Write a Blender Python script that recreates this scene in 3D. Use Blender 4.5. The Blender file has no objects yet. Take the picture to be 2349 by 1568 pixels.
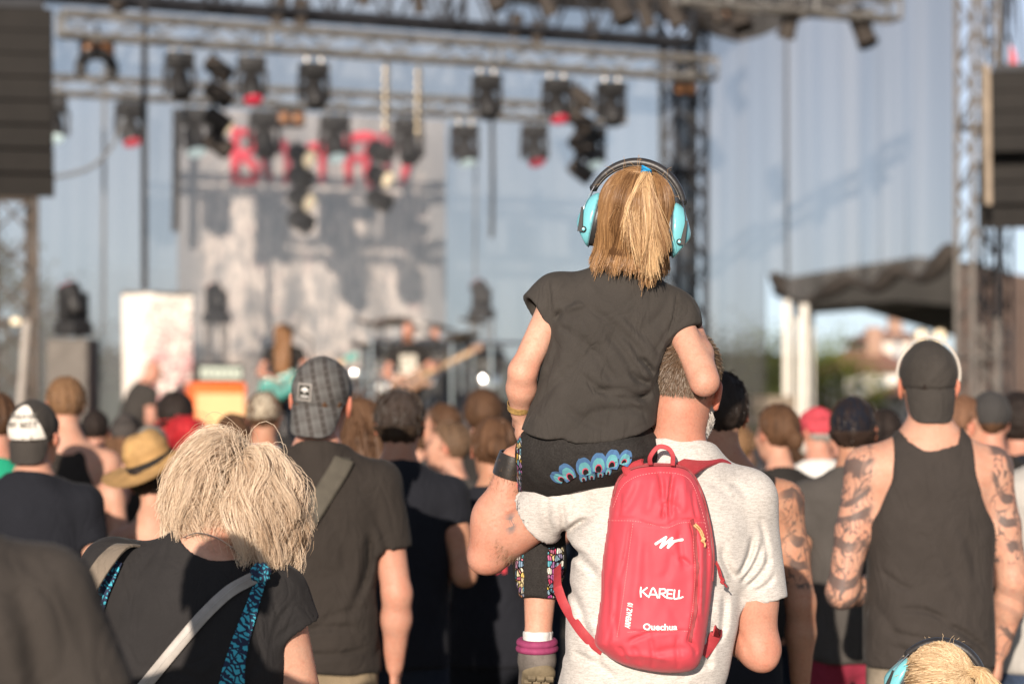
import bpy, bmesh, math, random
import numpy as np
from mathutils import Vector, Matrix, Euler

# ---------------------------------------------------------------- camera, sky, sun, exposure
scene = bpy.context.scene
COL = scene.collection
F = 85.0 / 36.0 * 2349.0        # focal length in pixels of a 2349 px wide picture
CU, V0, H = 1174.5, 940.0, 1.65  # centre column, horizon row, camera height


def P(u, v, d):
    """direction of a pixel, taken to the distance d"""
    return np.array([(u - CU) / F * d, d, H - (v - V0) / F * d])


cam = bpy.data.cameras.new('camera')
cam.lens = 85.0
cam.sensor_width = 36.0
cam.shift_y = 156.0 / 2349.0
cam.clip_start = 0.1
cam.clip_end = 2000.0
cam.dof.use_dof = True
cam.dof.focus_distance = 5.40
cam.dof.aperture_fstop = 2.9
cam_o = bpy.data.objects.new('camera', cam)
cam_o.location = (0, 0, H)
cam_o.rotation_euler = (math.radians(90), 0, 0)
COL.objects.link(cam_o)
scene.camera = cam_o

SUN_EL, SUN_AZ = 13.5, 10.5     # degrees above the horizon; degrees left of straight behind the camera
world = bpy.data.worlds.new('World')
scene.world = world
world.use_nodes = True
wn = world.node_tree.nodes
wl = world.node_tree.links
sky = wn.new('ShaderNodeTexSky')
sky.sky_type = 'NISHITA'
sky.sun_disc = False
sky.sun_elevation = math.radians(SUN_EL)
sky.sun_rotation = math.radians(180.0 + SUN_AZ)
sky.altitude = 100.0
sky.air_density = 0.7
sky.dust_density = 0.3
sky.ozone_density = 4.0
hsv = wn.new('ShaderNodeHueSaturation')   # the photograph's sky is a thin, slightly veiled blue
hsv.inputs['Saturation'].default_value = 0.45
wl.new(sky.outputs[0], hsv.inputs['Color'])
wl.new(hsv.outputs[0], wn['Background'].inputs[0])
wn['Background'].inputs[1].default_value = 0.09

sun = bpy.data.lights.new('sun', 'SUN')
sun.energy = 4.6
sun.angle = math.radians(0.55)
sun.color = (1.0, 0.87, 0.74)
sun_o = bpy.data.objects.new('sun', sun)
COL.objects.link(sun_o)
_el, _az = math.radians(SUN_EL), math.radians(SUN_AZ)
_to = Vector((-math.sin(_az) * math.cos(_el), -math.cos(_az) * math.cos(_el), math.sin(_el)))
sun_o.rotation_euler = _to.to_track_quat('Z', 'Y').to_euler()
sun_o.location = (-10, -20, 12)

vs = scene.view_settings
vs.view_transform = 'Standard'
vs.look = 'None'
vs.exposure = 0.58
vs.gamma = 1.0
scene.cycles.use_denoising = True
scene.cycles.max_bounces = 8
scene.cycles.transparent_max_bounces = 24
scene.cycles.sample_clamp_indirect = 6.0
scene.cycles.sample_clamp_direct = 0.0
scene.cycles.use_adaptive_sampling = False



def GZ(y):
    """the ground falls gently towards the stage"""
    return -0.024 * float(np.clip(y - 11.0, 0.0, 16.0))


rng = np.random.default_rng(7)
random.seed(7)


# ---------------------------------------------------------------- materials
def _node(nt, typ, **kw):
    n = nt.nodes.new(typ)
    for k, v in kw.items():
        setattr(n, k, v)
    return n


def _mix(nt, typ, fac, a, b):
    n = nt.nodes.new('ShaderNodeMix')
    n.data_type = 'RGBA'
    n.blend_type = typ
    n.clamp_factor = True
    for sock, val in ((n.inputs[0], fac), (n.inputs[6], a), (n.inputs[7], b)):
        if isinstance(val, bpy.types.NodeSocket):
            nt.links.new(val, sock)
        elif isinstance(val, (int, float)):
            sock.default_value = val
        else:
            sock.default_value = (*val[:3], 1.0)
    return n.outputs[2]


def _math(nt, op, a, b=0.0, clamp=False):
    n = nt.nodes.new('ShaderNodeMath')
    n.operation = op
    n.use_clamp = clamp
    for i, val in enumerate((a, b)):
        if isinstance(val, bpy.types.NodeSocket):
            nt.links.new(val, n.inputs[i])
        else:
            n.inputs[i].default_value = val
    return n.outputs[0]


def _coords(nt, stretch=(1, 1, 1), kind='Object', rot=(0, 0, 0)):
    tc = nt.nodes.new('ShaderNodeTexCoord')
    mp = nt.nodes.new('ShaderNodeMapping')
    mp.inputs['Scale'].default_value = stretch
    mp.inputs['Rotation'].default_value = rot
    nt.links.new(tc.outputs[kind], mp.inputs[0])
    return mp.outputs[0]


def _noise(nt, vec, scale, detail=3.0, rough=0.55, dist=0.0):
    n = nt.nodes.new('ShaderNodeTexNoise')
    n.inputs['Scale'].default_value = scale
    n.inputs['Detail'].default_value = detail
    n.inputs['Roughness'].default_value = rough
    n.inputs['Distortion'].default_value = dist
    nt.links.new(vec, n.inputs['Vector'])
    return n.outputs[0]


def _ramp(nt, fac, stops):
    r = nt.nodes.new('ShaderNodeValToRGB')
    el = r.color_ramp.elements
    while len(el) < len(stops):
        el.new(0.5)
    for e, (p, c) in zip(el, stops):
        e.position = p
        e.color = (*(c if not isinstance(c, (int, float)) else (c, c, c)), 1.0)
    nt.links.new(fac, r.inputs[0])
    return r.outputs[0]


MATS = {}


def mat(name, color, rough=0.75, spec=0.3, metal=0.0, sss=0.0, emit=None, var=(30.0, 0.25), fine=None,
        bump=None, attr=None, stretch=(1, 1, 1), sheen=0.0, coat=0.0, alpha=None, trans=0.0):
    """a procedural surface: base colour with two scales of variation, fine relief, optional colour attribute"""
    if name in MATS:
        return MATS[name]
    m = bpy.data.materials.new(name)
    m.use_nodes = True
    nt = m.node_tree
    b = nt.nodes['Principled BSDF']
    vec = _coords(nt, stretch)
    col = tuple(color)
    if var:
        n = _noise(nt, vec, var[0], 4.0)
        lo = tuple(max(0.0, c * (1 - var[1])) for c in col)
        hi = tuple(min(1.0, c * (1 + var[1])) for c in col)
        out = _ramp(nt, n, [(0.3, lo), (0.7, hi)])
    else:
        rgb = nt.nodes.new('ShaderNodeRGB')
        rgb.outputs[0].default_value = (*col, 1)
        out = rgb.outputs[0]
    if fine:
        n2 = _noise(nt, _coords(nt, fine[2] if len(fine) > 2 else (1, 1, 1)), fine[0], 2.0)
        g = _ramp(nt, n2, [(0.3, 1 - fine[1]), (0.7, 1.0)])
        out = _mix(nt, 'MULTIPLY', 1.0, out, g)
    if attr:
        a = nt.nodes.new('ShaderNodeAttribute')
        a.attribute_name = attr
        out = _mix(nt, 'MULTIPLY', 1.0, out, a.outputs[0])
    nt.links.new(out, b.inputs['Base Color'])
    b.inputs['Roughness'].default_value = rough
    b.inputs['Specular IOR Level'].default_value = spec
    b.inputs['Metallic'].default_value = metal
    if sss:
        b.inputs['Subsurface Weight'].default_value = sss
        b.inputs['Subsurface Radius'].default_value = (1.0, 0.25, 0.12)
        b.inputs['Subsurface Scale'].default_value = 0.012
    if sheen:
        b.inputs['Sheen Weight'].default_value = sheen
        b.inputs['Sheen Roughness'].default_value = 0.4
    if coat:
        b.inputs['Coat Weight'].default_value = coat
        b.inputs['Coat Roughness'].default_value = 0.15
    if emit:
        b.inputs['Emission Color'].default_value = (*emit[0], 1)
        b.inputs['Emission Strength'].default_value = emit[1]
    if bump:
        bn = nt.nodes.new('ShaderNodeBump')
        bn.inputs['Strength'].default_value = bump[1]
        bn.inputs['Distance'].default_value = bump[2] if len(bump) > 2 else 0.002
        nb = _noise(nt, _coords(nt, bump[3] if len(bump) > 3 else (1, 1, 1)), bump[0], 3.0)
        nt.links.new(nb, bn.inputs['Height'])
        nt.links.new(bn.outputs[0], b.inputs['Normal'])
    if alpha is not None or trans:
        mx = nt.nodes.new('ShaderNodeMixShader')
        tr = nt.nodes.new('ShaderNodeBsdfTransparent' if alpha is not None else 'ShaderNodeBsdfTranslucent')
        mx.inputs[0].default_value = (1 - alpha) if alpha is not None else trans
        if trans:
            nt.links.new(out, tr.inputs[0])
        nt.links.new(b.outputs[0], mx.inputs[1])
        nt.links.new(tr.outputs[0], mx.inputs[2])
        nt.links.new(mx.outputs[0], nt.nodes['Material Output'].inputs[0])
    MATS[name] = m
    return m


def skin(name, color):
    """skin with blotches, redder and paler patches, pores"""
    m = mat('skin_' + name, color, rough=0.55, spec=0.30, sss=0.12, var=(9.0, 0.10), fine=(190.0, 0.14), bump=(170.0, 0.30, 0.0015), attr='Col')
    nt = m.node_tree
    b = nt.nodes['Principled BSDF']
    src = b.inputs['Base Color'].links[0].from_socket
    n = _noise(nt, _coords(nt), 16.0, 4.0, .65, .4)
    n2 = _noise(nt, _coords(nt), 70.0, 2.0, .6)
    c = _mix(nt, 'MULTIPLY', 1.0, src, _ramp(nt, n, [(.36, (1.0, .88, .84)), (.62, (1.0, 1.0, 1.0))]))
    c = _mix(nt, 'MULTIPLY', 1.0, c, _ramp(nt, n2, [(.32, (.95, .90, .88)), (.46, (1.0, 1.0, 1.0))]))
    nt.links.new(c, b.inputs['Base Color'])
    return m


def cloth(name, color, var=0.12, fine=0.18, rough=0.92, sheen=0.04, attr=None):
    """woven cloth: thread grain over soft creases"""
    m = mat('cloth_' + name, color, rough=rough, spec=0.12, var=(7.0, var), fine=(700.0, fine), sheen=sheen, bump=(900.0, 0.25, 0.0008), attr=attr)
    nt = m.node_tree
    b = nt.nodes['Principled BSDF']
    old = b.inputs['Normal'].links[0].from_socket
    bn = nt.nodes.new('ShaderNodeBump')
    bn.inputs['Strength'].default_value = .32
    bn.inputs['Distance'].default_value = .008
    nz = _noise(nt, _coords(nt, (1.0, 1.0, .55), rot=(0, .5, 0)), 13.0, 2.5, .5, 1.2)
    ab = _math(nt, 'ABSOLUTE', _math(nt, 'SUBTRACT', nz, .5))
    nt.links.new(_ramp(nt, ab, [(.0, 0.0), (.16, 1.0)]), bn.inputs['Height'])
    nt.links.new(old, bn.inputs['Normal'])
    nt.links.new(bn.outputs[0], b.inputs['Normal'])
    return m


def hairmat(name='hair', rough=0.42):
    return mat(name, (1, 1, 1), rough=rough, spec=0.28, var=None, attr='Col', trans=0.30)


# ---------------------------------------------------------------- meshes and objects
def raw_mesh(name, verts, faces, smooth=True, cols=None, extra=None):
    """verts (n,3); faces: list of integer arrays (m,3) / (m,4)"""
    verts = np.asarray(verts, np.float32)
    if not isinstance(faces, list):
        faces = [faces]
    faces = [np.asarray(f, np.int32) for f in faces if len(f)]
    me = bpy.data.meshes.new(name)
    nl = sum(f.size for f in faces)
    npoly = sum(len(f) for f in faces)
    me.vertices.add(len(verts))
    me.vertices.foreach_set('co', verts.ravel())
    me.loops.add(nl)
    me.polygons.add(npoly)
    me.loops.foreach_set('vertex_index', np.concatenate([f.ravel() for f in faces]))
    sizes = np.concatenate([np.full(len(f), f.shape[1], np.int32) for f in faces])
    starts = np.concatenate([[0], np.cumsum(sizes)[:-1]]).astype(np.int32)
    me.polygons.foreach_set('loop_start', starts)
    me.polygons.foreach_set('use_smooth', np.full(npoly, smooth))
    if cols is not None:
        at = me.color_attributes.new('Col', 'FLOAT_COLOR', 'POINT')
        c4 = np.ones((len(verts), 4), np.float32)
        c4[:, :3] = cols
        at.data.foreach_set('color', c4.ravel())
    if extra:
        for k, v in extra.items():
            at = me.attributes.new(k, 'FLOAT', 'POINT')
            at.data.foreach_set('value', np.asarray(v, np.float32))
    me.update(calc_edges=True)
    me.validate()
    return me


def link(name, me, material=None, parent=None):
    o = bpy.data.objects.new(name, me)
    COL.objects.link(o)
    if material is not None and me is not None:
        if len(me.materials) == 0:
            me.materials.append(material)
        else:
            o.material_slots[0].link = 'OBJECT'
            o.material_slots[0].material = material
    if parent is not None:
        o.parent = parent
    return o


def tag(o, label, cat, group=None, kind=None):
    if label:
        o['label'] = label
    if cat:
        o['category'] = cat
    if group:
        o['group'] = group
    if kind:
        o['kind'] = kind
    return o


def thing(name, label, cat, loc=(0, 0, 0), rot=(0, 0, 0), group=None):
    o = bpy.data.objects.new(name, None)
    o.empty_display_size = 0.2
    COL.objects.link(o)
    o.location = loc
    o.rotation_euler = rot
    tag(o, label, cat, group)
    return o


class Mb:
    """collects simple shapes and links them as one mesh"""

    def __init__(s, org=(0, 0, 0)):
        s.v = []
        s.q = []
        s.t = []
        s.n = 0
        s.org = np.asarray(org, float)

    def add(s, v, q=None, t=None):
        v = np.asarray(v, float)
        s.v.append(v)
        if q is not None and len(q):
            s.q.append(np.asarray(q, int) + s.n)
        if t is not None and len(t):
            s.t.append(np.asarray(t, int) + s.n)
        s.n += len(v)
        return s

    def box(s, c, size, R=None, taper=1.0):
        c = np.asarray(c, float)
        hx, hy, hz = np.asarray(size, float) / 2
        v = np.array([[sx * hx * (taper if sz > 0 else 1), sy * hy * (taper if sz > 0 else 1), sz * hz]
                      for sx in (-1, 1) for sy in (-1, 1) for sz in (-1, 1)])
        if R is not None:
            v = v @ np.asarray(R).T
        q = [(0, 1, 3, 2), (4, 6, 7, 5), (0, 4, 5, 1), (2, 3, 7, 6), (0, 2, 6, 4), (1, 5, 7, 3)]
        return s.add(v + c, q)

    def rbox(s, c, size, r, R=None):
        """box with chamfered edges"""
        c = np.asarray(c, float)
        h3 = np.asarray(size, float) / 2
        r = min(r, *(h3 * 0.98))
        vs_, fs = [], []
        bm = bmesh.new()
        bmesh.ops.create_cube(bm, size=1.0, matrix=Matrix.Diagonal((*(h3 * 2), 1)))
        bmesh.ops.bevel(bm, geom=bm.edges[:] + bm.verts[:], offset=r, segments=2, profile=0.6, affect='EDGES')
        bm.verts.ensure_lookup_table()
        v = np.array([x.co[:] for x in bm.verts])
        if R is not None:
            v = v @ np.asarray(R).T
        q = [[x.index for x in f.verts] for f in bm.faces if len(f.verts) == 4]
        t = [[x.index for x in f.verts] for f in bm.faces if len(f.verts) == 3]
        for f in bm.faces:
            if len(f.verts) > 4:
                ii = [x.index for x in f.verts]
                t += [(ii[0], ii[i], ii[i + 1]) for i in range(1, len(ii) - 1)]
        bm.free()
        return s.add(v + c, q, t)

    def tube(s, path, r, n=8, caps=True, closed=False):
        path = np.asarray(path, float)
        m = len(path)
        r = np.broadcast_to(np.asarray(r, float), (m,))
        tg = np.gradient(path, axis=0)
        if closed:
            tg = np.roll(path, -1, 0) - np.roll(path, 1, 0)
        tg /= np.linalg.norm(tg, axis=1)[:, None] + 1e-12
        up = np.array([0.0, 0.0, 1.0]) if abs(tg[0][2]) < 0.9 else np.array([1.0, 0.0, 0.0])
        vv = []
        nrm = np.cross(tg[0], up)
        nrm /= np.linalg.norm(nrm)
        ang = np.arange(n) / n * 2 * np.pi
        for i in range(m):
            nrm = nrm - tg[i] * np.dot(nrm, tg[i])
            nrm /= np.linalg.norm(nrm) + 1e-12
            bn = np.cross(tg[i], nrm)
            vv.append(path[i] + r[i] * (np.cos(ang)[:, None] * nrm + np.sin(ang)[:, None] * bn))
        v = np.concatenate(vv)
        q = []
        rings = m if closed else m - 1
        for i in range(rings):
            j = (i + 1) % m
            for k in range(n):
                k2 = (k + 1) % n
                q.append((i * n + k, i * n + k2, j * n + k2, j * n + k))
        t = []
        if caps and not closed:
            v = np.vstack([v, path[0], path[-1]])
            a, b = m * n, m * n + 1
            for k in range(n):
                k2 = (k + 1) % n
                t.append((a, k2, k))
                t.append((b, (m - 1) * n + k, (m - 1) * n + k2))
        return s.add(v, q, t)

    def rod(s, a, b, r, n=6):
        return s.tube([a, b], r, n)

    def ribbon(s, path, width, thick, normals):
        """flat strap along a path; normals: outward direction per point"""
        path = np.asarray(path, float)
        m = len(path)
        nr = np.broadcast_to(np.asarray(normals, float), (m, 3)).copy()
        width = np.broadcast_to(np.asarray(width, float), (m,))
        tg = np.gradient(path, axis=0)
        tg /= np.linalg.norm(tg, axis=1)[:, None] + 1e-12
        nr -= tg * np.sum(nr * tg, 1)[:, None]
        nr /= np.linalg.norm(nr, axis=1)[:, None] + 1e-12
        sd = np.cross(tg, nr)
        prof = [(-.5, 0), (-.5, .6), (-.42, 1), (.42, 1), (.5, .6), (.5, 0)]
        k = len(prof)
        v = np.concatenate([[path[i] + sd[i] * width[i] * a + nr[i] * thick * b for a, b in prof] for i in range(m)])
        q = []
        for i in range(m - 1):
            for j in range(k):
                j2 = (j + 1) % k
                q.append((i * k + j, i * k + j2, (i + 1) * k + j2, (i + 1) * k + j))
        t = []
        for base, flip in ((0, False), ((m - 1) * k, True)):
            for j in range(1, k - 1):
                tri = (base, base + j, base + j + 1)
                t.append(tri[::-1] if flip else tri)
        return s.add(v, q, t)

    def lathe(s, c, prof, n=24, axis=(0, 0, 1), ref=None):
        """prof: list of (radius, height along axis)"""
        c = np.asarray(c, float)
        az = np.asarray(axis, float)
        az = az / np.linalg.norm(az)
        up = np.array([1.0, 0, 0]) if abs(az[0]) < 0.8 else np.array([0, 1.0, 0])
        ax = np.cross(up, az)
        ax /= np.linalg.norm(ax)
        ay = np.cross(az, ax)
        ang = np.arange(n) / n * 2 * np.pi
        v = np.concatenate([c + az * h + r * (np.cos(ang)[:, None] * ax + np.sin(ang)[:, None] * ay) for r, h in prof])
        m = len(prof)
        q = [(i * n + k, i * n + (k + 1) % n, (i + 1) * n + (k + 1) % n, (i + 1) * n + k)
             for i in range(m - 1) for k in range(n)]
        return s.add(v, q)

    def grid(s, pts):
        """pts (a,b,3) surface"""
        pts = np.asarray(pts, float)
        a, b = pts.shape[:2]
        idx = np.arange(a * b).reshape(a, b)
        q = np.stack([idx[:-1, :-1], idx[1:, :-1], idx[1:, 1:], idx[:-1, 1:]], -1).reshape(-1, 4)
        return s.add(pts.reshape(-1, 3), q)

    def mesh(s, name, smooth=True, cols=None):
        v = np.concatenate(s.v) - s.org
        fs = []
        if s.q:
            fs.append(np.concatenate(s.q))
        if s.t:
            fs.append(np.concatenate(s.t))
        return raw_mesh(name, v, fs, smooth, cols)

    def build(s, name, material, parent=None, smooth=True, auto=True):
        me = s.mesh(name, smooth)
        o = link(name, me, material, parent)
        if smooth and auto:
            me.set_sharp_from_angle(angle=math.radians(38))
        return o


def rotm(ax, ang):
    return np.array(Matrix.Rotation(ang, 3, ax))


def eulm(x, y, z):
    return np.array(Euler((math.radians(x), math.radians(y), math.radians(z)), 'XYZ').to_matrix())


def catmull(pts, n):
    pts = np.asarray(pts, float)
    m = len(pts)
    pp = np.vstack([2 * pts[0] - pts[1], pts, 2 * pts[-1] - pts[-2]])
    t = np.linspace(0, m - 1, n)
    i = np.minimum(t.astype(int), m - 2)
    f = (t - i)[:, None]
    p0, p1, p2, p3 = pp[i], pp[i + 1], pp[i + 2], pp[i + 3]
    return 0.5 * (2 * p1 + (p2 - p0) * f + (2 * p0 - 5 * p1 + 4 * p2 - p3) * f ** 2 + (3 * p1 - p0 - 3 * p2 + p3) * f ** 3)


# ---------------------------------------------------------------- implicit surfaces for organic shapes
_LAT = np.random.default_rng(3).random((32, 32, 32)).astype(np.float32)


def vnoise(X, Y, Z, seed=0):
    """value noise, 0..1, one cell per unit"""
    X, Y, Z = np.broadcast_arrays(X + seed * 7.31, Y + seed * 3.77, Z + seed * 5.13)
    xi, yi, zi = np.floor(X), np.floor(Y), np.floor(Z)
    fx, fy, fz = X - xi, Y - yi, Z - zi
    fx, fy, fz = (f * f * (3 - 2 * f) for f in (fx, fy, fz))
    xi, yi, zi = (np.mod(a.astype(np.int32), 32) for a in (xi, yi, zi))
    x1, y1, z1 = (xi + 1) % 32, (yi + 1) % 32, (zi + 1) % 32
    L = _LAT
    c00 = L[xi, yi, zi] * (1 - fx) + L[x1, yi, zi] * fx
    c10 = L[xi, y1, zi] * (1 - fx) + L[x1, y1, zi] * fx
    c01 = L[xi, yi, z1] * (1 - fx) + L[x1, yi, z1] * fx
    c11 = L[xi, y1, z1] * (1 - fx) + L[x1, y1, z1] * fx
    return (c00 * (1 - fy) + c10 * fy) * (1 - fz) + (c01 * (1 - fy) + c11 * fy) * fz


class Grid:
    def __init__(s, lo, hi, h):
        s.lo = np.asarray(lo, float)
        s.h = h
        s.n = np.maximum(5, np.ceil((np.asarray(hi, float) - s.lo) / h).astype(int) + 1)
        s.ax = [(s.lo[i] + h * np.arange(s.n[i])).astype(np.float32) for i in range(3)]
        s.d = np.full(s.n, 0.3, np.float32)

    def sub(s, lo, hi):
        sl = []
        for i in range(3):
            a = max(0, int(math.floor((lo[i] - s.lo[i]) / s.h)))
            b = min(int(s.n[i]), int(math.ceil((hi[i] - s.lo[i]) / s.h)) + 1)
            if a >= b:
                return None
            sl.append(slice(a, b))
        return tuple(sl)

    def xyz(s, sl):
        return (s.ax[0][sl[0]][:, None, None], s.ax[1][sl[1]][None, :, None], s.ax[2][sl[2]][None, None, :])

    def full(s):
        return (slice(0, int(s.n[0])), slice(0, int(s.n[1])), slice(0, int(s.n[2])))

    def put(s, sl, d, k, op):
        cur = s.d[sl]
        if op == 'u':
            if k > 0:
                hh = np.maximum(k - np.abs(cur - d), 0) / k
                s.d[sl] = np.minimum(cur, d) - hh * hh * k * 0.25
            else:
                s.d[sl] = np.minimum(cur, d)
        else:
            d = -d
            if k > 0:
                hh = np.maximum(k - np.abs(cur - d), 0) / k
                s.d[sl] = np.maximum(cur, d) + hh * hh * k * 0.25
            else:
                s.d[sl] = np.maximum(cur, d)

    def cone(s, a, b, ra, rb, k=0.03, op='u', off=0.0, cap=False, flat=None):
        """tapered capsule; cap: flat end at b; flat=(direction, factor) squeezes the section along a direction"""
        a = np.asarray(a, float)
        b = np.asarray(b, float)
        ra, rb = ra + off, rb + off
        m = max(ra, rb) + k + 3 * s.h
        sl = s.sub(np.minimum(a, b) - m, np.maximum(a, b) + m)
        if sl is None:
            return
        X, Y, Z = s.xyz(sl)
        ba = b - a
        L2 = float(ba @ ba) + 1e-12
        px, py, pz = X - a[0], Y - a[1], Z - a[2]
        tt = (px * ba[0] + py * ba[1] + pz * ba[2]) / L2
        t = np.clip(tt, 0, 1)
        qx, qy, qz = px - t * ba[0], py - t * ba[1], pz - t * ba[2]
        if flat is not None:
            f = np.asarray(flat[0], float)
            f = f / np.linalg.norm(f)
            w = (qx * f[0] + qy * f[1] + qz * f[2]) * (1.0 / flat[1] - 1.0)
            qx, qy, qz = qx + w * f[0], qy + w * f[1], qz + w * f[2]
        d = np.sqrt(qx * qx + qy * qy + qz * qz) - (ra + (rb - ra) * t)
        if flat is not None:
            d = d * min(1.0, flat[1] * 1.2)
        if cap:
            d = np.maximum(d, (tt - 1) * math.sqrt(L2))
        s.put(sl, d, k, op)

    def ell(s, c, r, k=0.03, op='u', off=0.0, R=None):
        c = np.asarray(c, float)
        r = np.asarray(r, float) + off
        m = r.max() + k + 3 * s.h
        sl = s.sub(c - m, c + m)
        if sl is None:
            return
        X, Y, Z = s.xyz(sl)
        px, py, pz = X - c[0], Y - c[1], Z - c[2]
        if R is not None:
            R = np.asarray(R)
            px, py, pz = (px * R[0, i] + py * R[1, i] + pz * R[2, i] for i in range(3))
        k0 = np.sqrt((px / r[0]) ** 2 + (py / r[1]) ** 2 + (pz / r[2]) ** 2)
        k1 = np.sqrt((px / r[0] ** 2) ** 2 + (py / r[1] ** 2) ** 2 + (pz / r[2] ** 2) ** 2) + 1e-6
        s.put(sl, k0 * (k0 - 1) / k1, k, op)

    def loft(s, a, b, right, tab, k=0.03, op='u', off=0.0, e=2.3):
        """body trunk from a to b; tab rows: (t, halfwidth, halfdepth, forward offset)"""
        a = np.asarray(a, float)
        b = np.asarray(b, float)
        n = b - a
        L = float(np.linalg.norm(n))
        n = n / L
        r = np.asarray(right, float)
        r = r - n * (r @ n)
        r /= np.linalg.norm(r)
        f = np.cross(n, r)
        tab = np.asarray(tab, float)
        ts = np.linspace(-0.2, 1.2, 141)
        cols = []
        for j in (1, 2, 3):
            y = np.interp(ts, tab[:, 0], tab[:, j])
            kern = np.ones(9) / 9
            y = np.convolve(np.pad(y, 4, mode='edge'), kern, 'valid')
            cols.append(y)
        m = float(tab[:, 1:3].max()) + off + k + 3 * s.h + 0.02
        sl = s.sub(np.minimum(a, b) - m, np.maximum(a, b) + m)
        if sl is None:
            return
        X, Y, Z = s.xyz(sl)
        px, py, pz = X - a[0], Y - a[1], Z - a[2]
        t = (px * n[0] + py * n[1] + pz * n[2]) / L
        tc = np.clip(t, tab[0, 0], tab[-1, 0])
        W = np.interp(tc, ts, cols[0]).astype(np.float32) + off
        D = np.interp(tc, ts, cols[1]).astype(np.float32) + off
        O = np.interp(tc, ts, cols[2]).astype(np.float32)
        u = np.abs(px * r[0] + py * r[1] + pz * r[2])
        v = np.abs(px * f[0] + py * f[1] + pz * f[2] - O)
        ov = np.abs(t - tc) * L
        mn = np.minimum(W, D)
        q = ((u / W) ** e + (v / D) ** e + (ov / mn) ** e + 1e-9) ** (1 / e)
        s.put(sl, (q - 1) * mn, k, op)

    def fn(s, f):
        sl = s.full()
        X, Y, Z = s.xyz(sl)
        s.d = f(s.d, X, Y, Z).astype(np.float32)
        return s

    def cut(s, point, normal):
        p = np.asarray(point, float)
        n = np.asarray(normal, float)
        n = n / np.linalg.norm(n)
        return s.fn(lambda d, X, Y, Z: np.maximum(d, (X - p[0]) * n[0] + (Y - p[1]) * n[1] + (Z - p[2]) * n[2]))

    def net(s):
        D = s.d.copy()
        for ax in range(3):           # close at the borders
            sl0 = [slice(None)] * 3
            sl0[ax] = 0
            D[tuple(sl0)] = np.maximum(D[tuple(sl0)], s.h)
            sl0[ax] = -1
            D[tuple(sl0)] = np.maximum(D[tuple(sl0)], s.h)
        S = (D < 0)
        n0, n1, n2 = S.shape
        S8 = S.astype(np.int8)
        cs = np.zeros((n0 - 1, n1 - 1, n2 - 1), np.int8)
        offs = [(i, j, k) for i in (0, 1) for j in (0, 1) for k in (0, 1)]
        for i, j, k in offs:
            cs += S8[i:n0 - 1 + i, j:n1 - 1 + j, k:n2 - 1 + k]
        act = (cs > 0) & (cs < 8)
        I = np.argwhere(act)
        idx = np.full(act.shape, -1, np.int32)
        idx[act] = np.arange(len(I))
        vals = {o: D[I[:, 0] + o[0], I[:, 1] + o[1], I[:, 2] + o[2]] for o in offs}
        pos = np.zeros((len(I), 3))
        cnt = np.zeros(len(I))
        for a in offs:
            for ax in range(3):
                if a[ax]:
                    continue
                b = list(a)
                b[ax] = 1
                b = tuple(b)
                va, vb = vals[a], vals[b]
                cr = (va < 0) != (vb < 0)
                t = np.where(cr, va / np.where(cr, va - vb, 1), 0)
                add = np.array(a, float)[None, :].repeat(len(I), 0)
                add[:, ax] += t
                pos += add * cr[:, None]
                cnt += cr
        V = s.lo + s.h * (I + pos / np.maximum(cnt, 1)[:, None])
        faces = []
        for ax in range(3):
            o1, o2 = [(1, 2), (2, 0), (0, 1)][ax]
            A = [slice(1, -1)] * 3
            A[ax] = slice(0, -1)
            B = list(A)
            B[ax] = slice(1, None)
            sa, sb = S[tuple(A)], S[tuple(B)]
            for sign in (True, False):
                m = (sa & ~sb) if sign else (~sa & sb)
                E = np.argwhere(m)
                if not len(E):
                    continue
                base = E.copy()
                base[:, o1] += 1
                base[:, o2] += 1

                def cell(d1, d2):
                    c = base.copy()
                    c[:, o1] -= d1
                    c[:, o2] -= d2
                    return idx[c[:, 0], c[:, 1], c[:, 2]]
                q = np.stack([cell(1, 1), cell(0, 1), cell(0, 0), cell(1, 0)], 1)
                faces.append(q if sign else q[:, ::-1])
        Fq = np.concatenate(faces) if faces else np.zeros((0, 4), int)
        return V, Fq

    def surf_y(s, x, z, default=None):
        """first surface met going away from the camera at (x, z)"""
        x = np.atleast_1d(np.asarray(x, float))
        z = np.atleast_1d(np.asarray(z, float))
        i = np.clip(np.round((x - s.lo[0]) / s.h).astype(int), 0, s.n[0] - 1)
        k = np.clip(np.round((z - s.lo[2]) / s.h).astype(int), 0, s.n[2] - 1)
        prof = s.d[i, :, k]
        ins = prof < 0
        j = np.argmax(ins, 1)
        j0 = np.maximum(j - 1, 0)
        va = prof[np.arange(len(x)), j0]
        vb = prof[np.arange(len(x)), j]
        t = np.where(j > 0, va / np.where(va - vb == 0, 1, va - vb), 0)
        y = s.lo[1] + s.h * (j0 + t)
        return np.where(ins.any(1), y, np.nan if default is None else default)


def smooth_v(V, Fq, it=1, lam=0.5):
    n = len(V)
    e = np.concatenate([Fq[:, [0, 1]], Fq[:, [1, 2]], Fq[:, [2, 3]], Fq[:, [3, 0]]])
    for _ in range(it):
        acc = np.zeros_like(V)
        cnt = np.zeros(n)
        for c in range(3):
            acc[:, c] = np.bincount(e[:, 0], V[e[:, 1], c], n) + np.bincount(e[:, 1], V[e[:, 0], c], n)
        cnt = np.bincount(e[:, 0], minlength=n) + np.bincount(e[:, 1], minlength=n)
        V = V + lam * (acc / np.maximum(cnt, 1)[:, None] - V)
    return V


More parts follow.
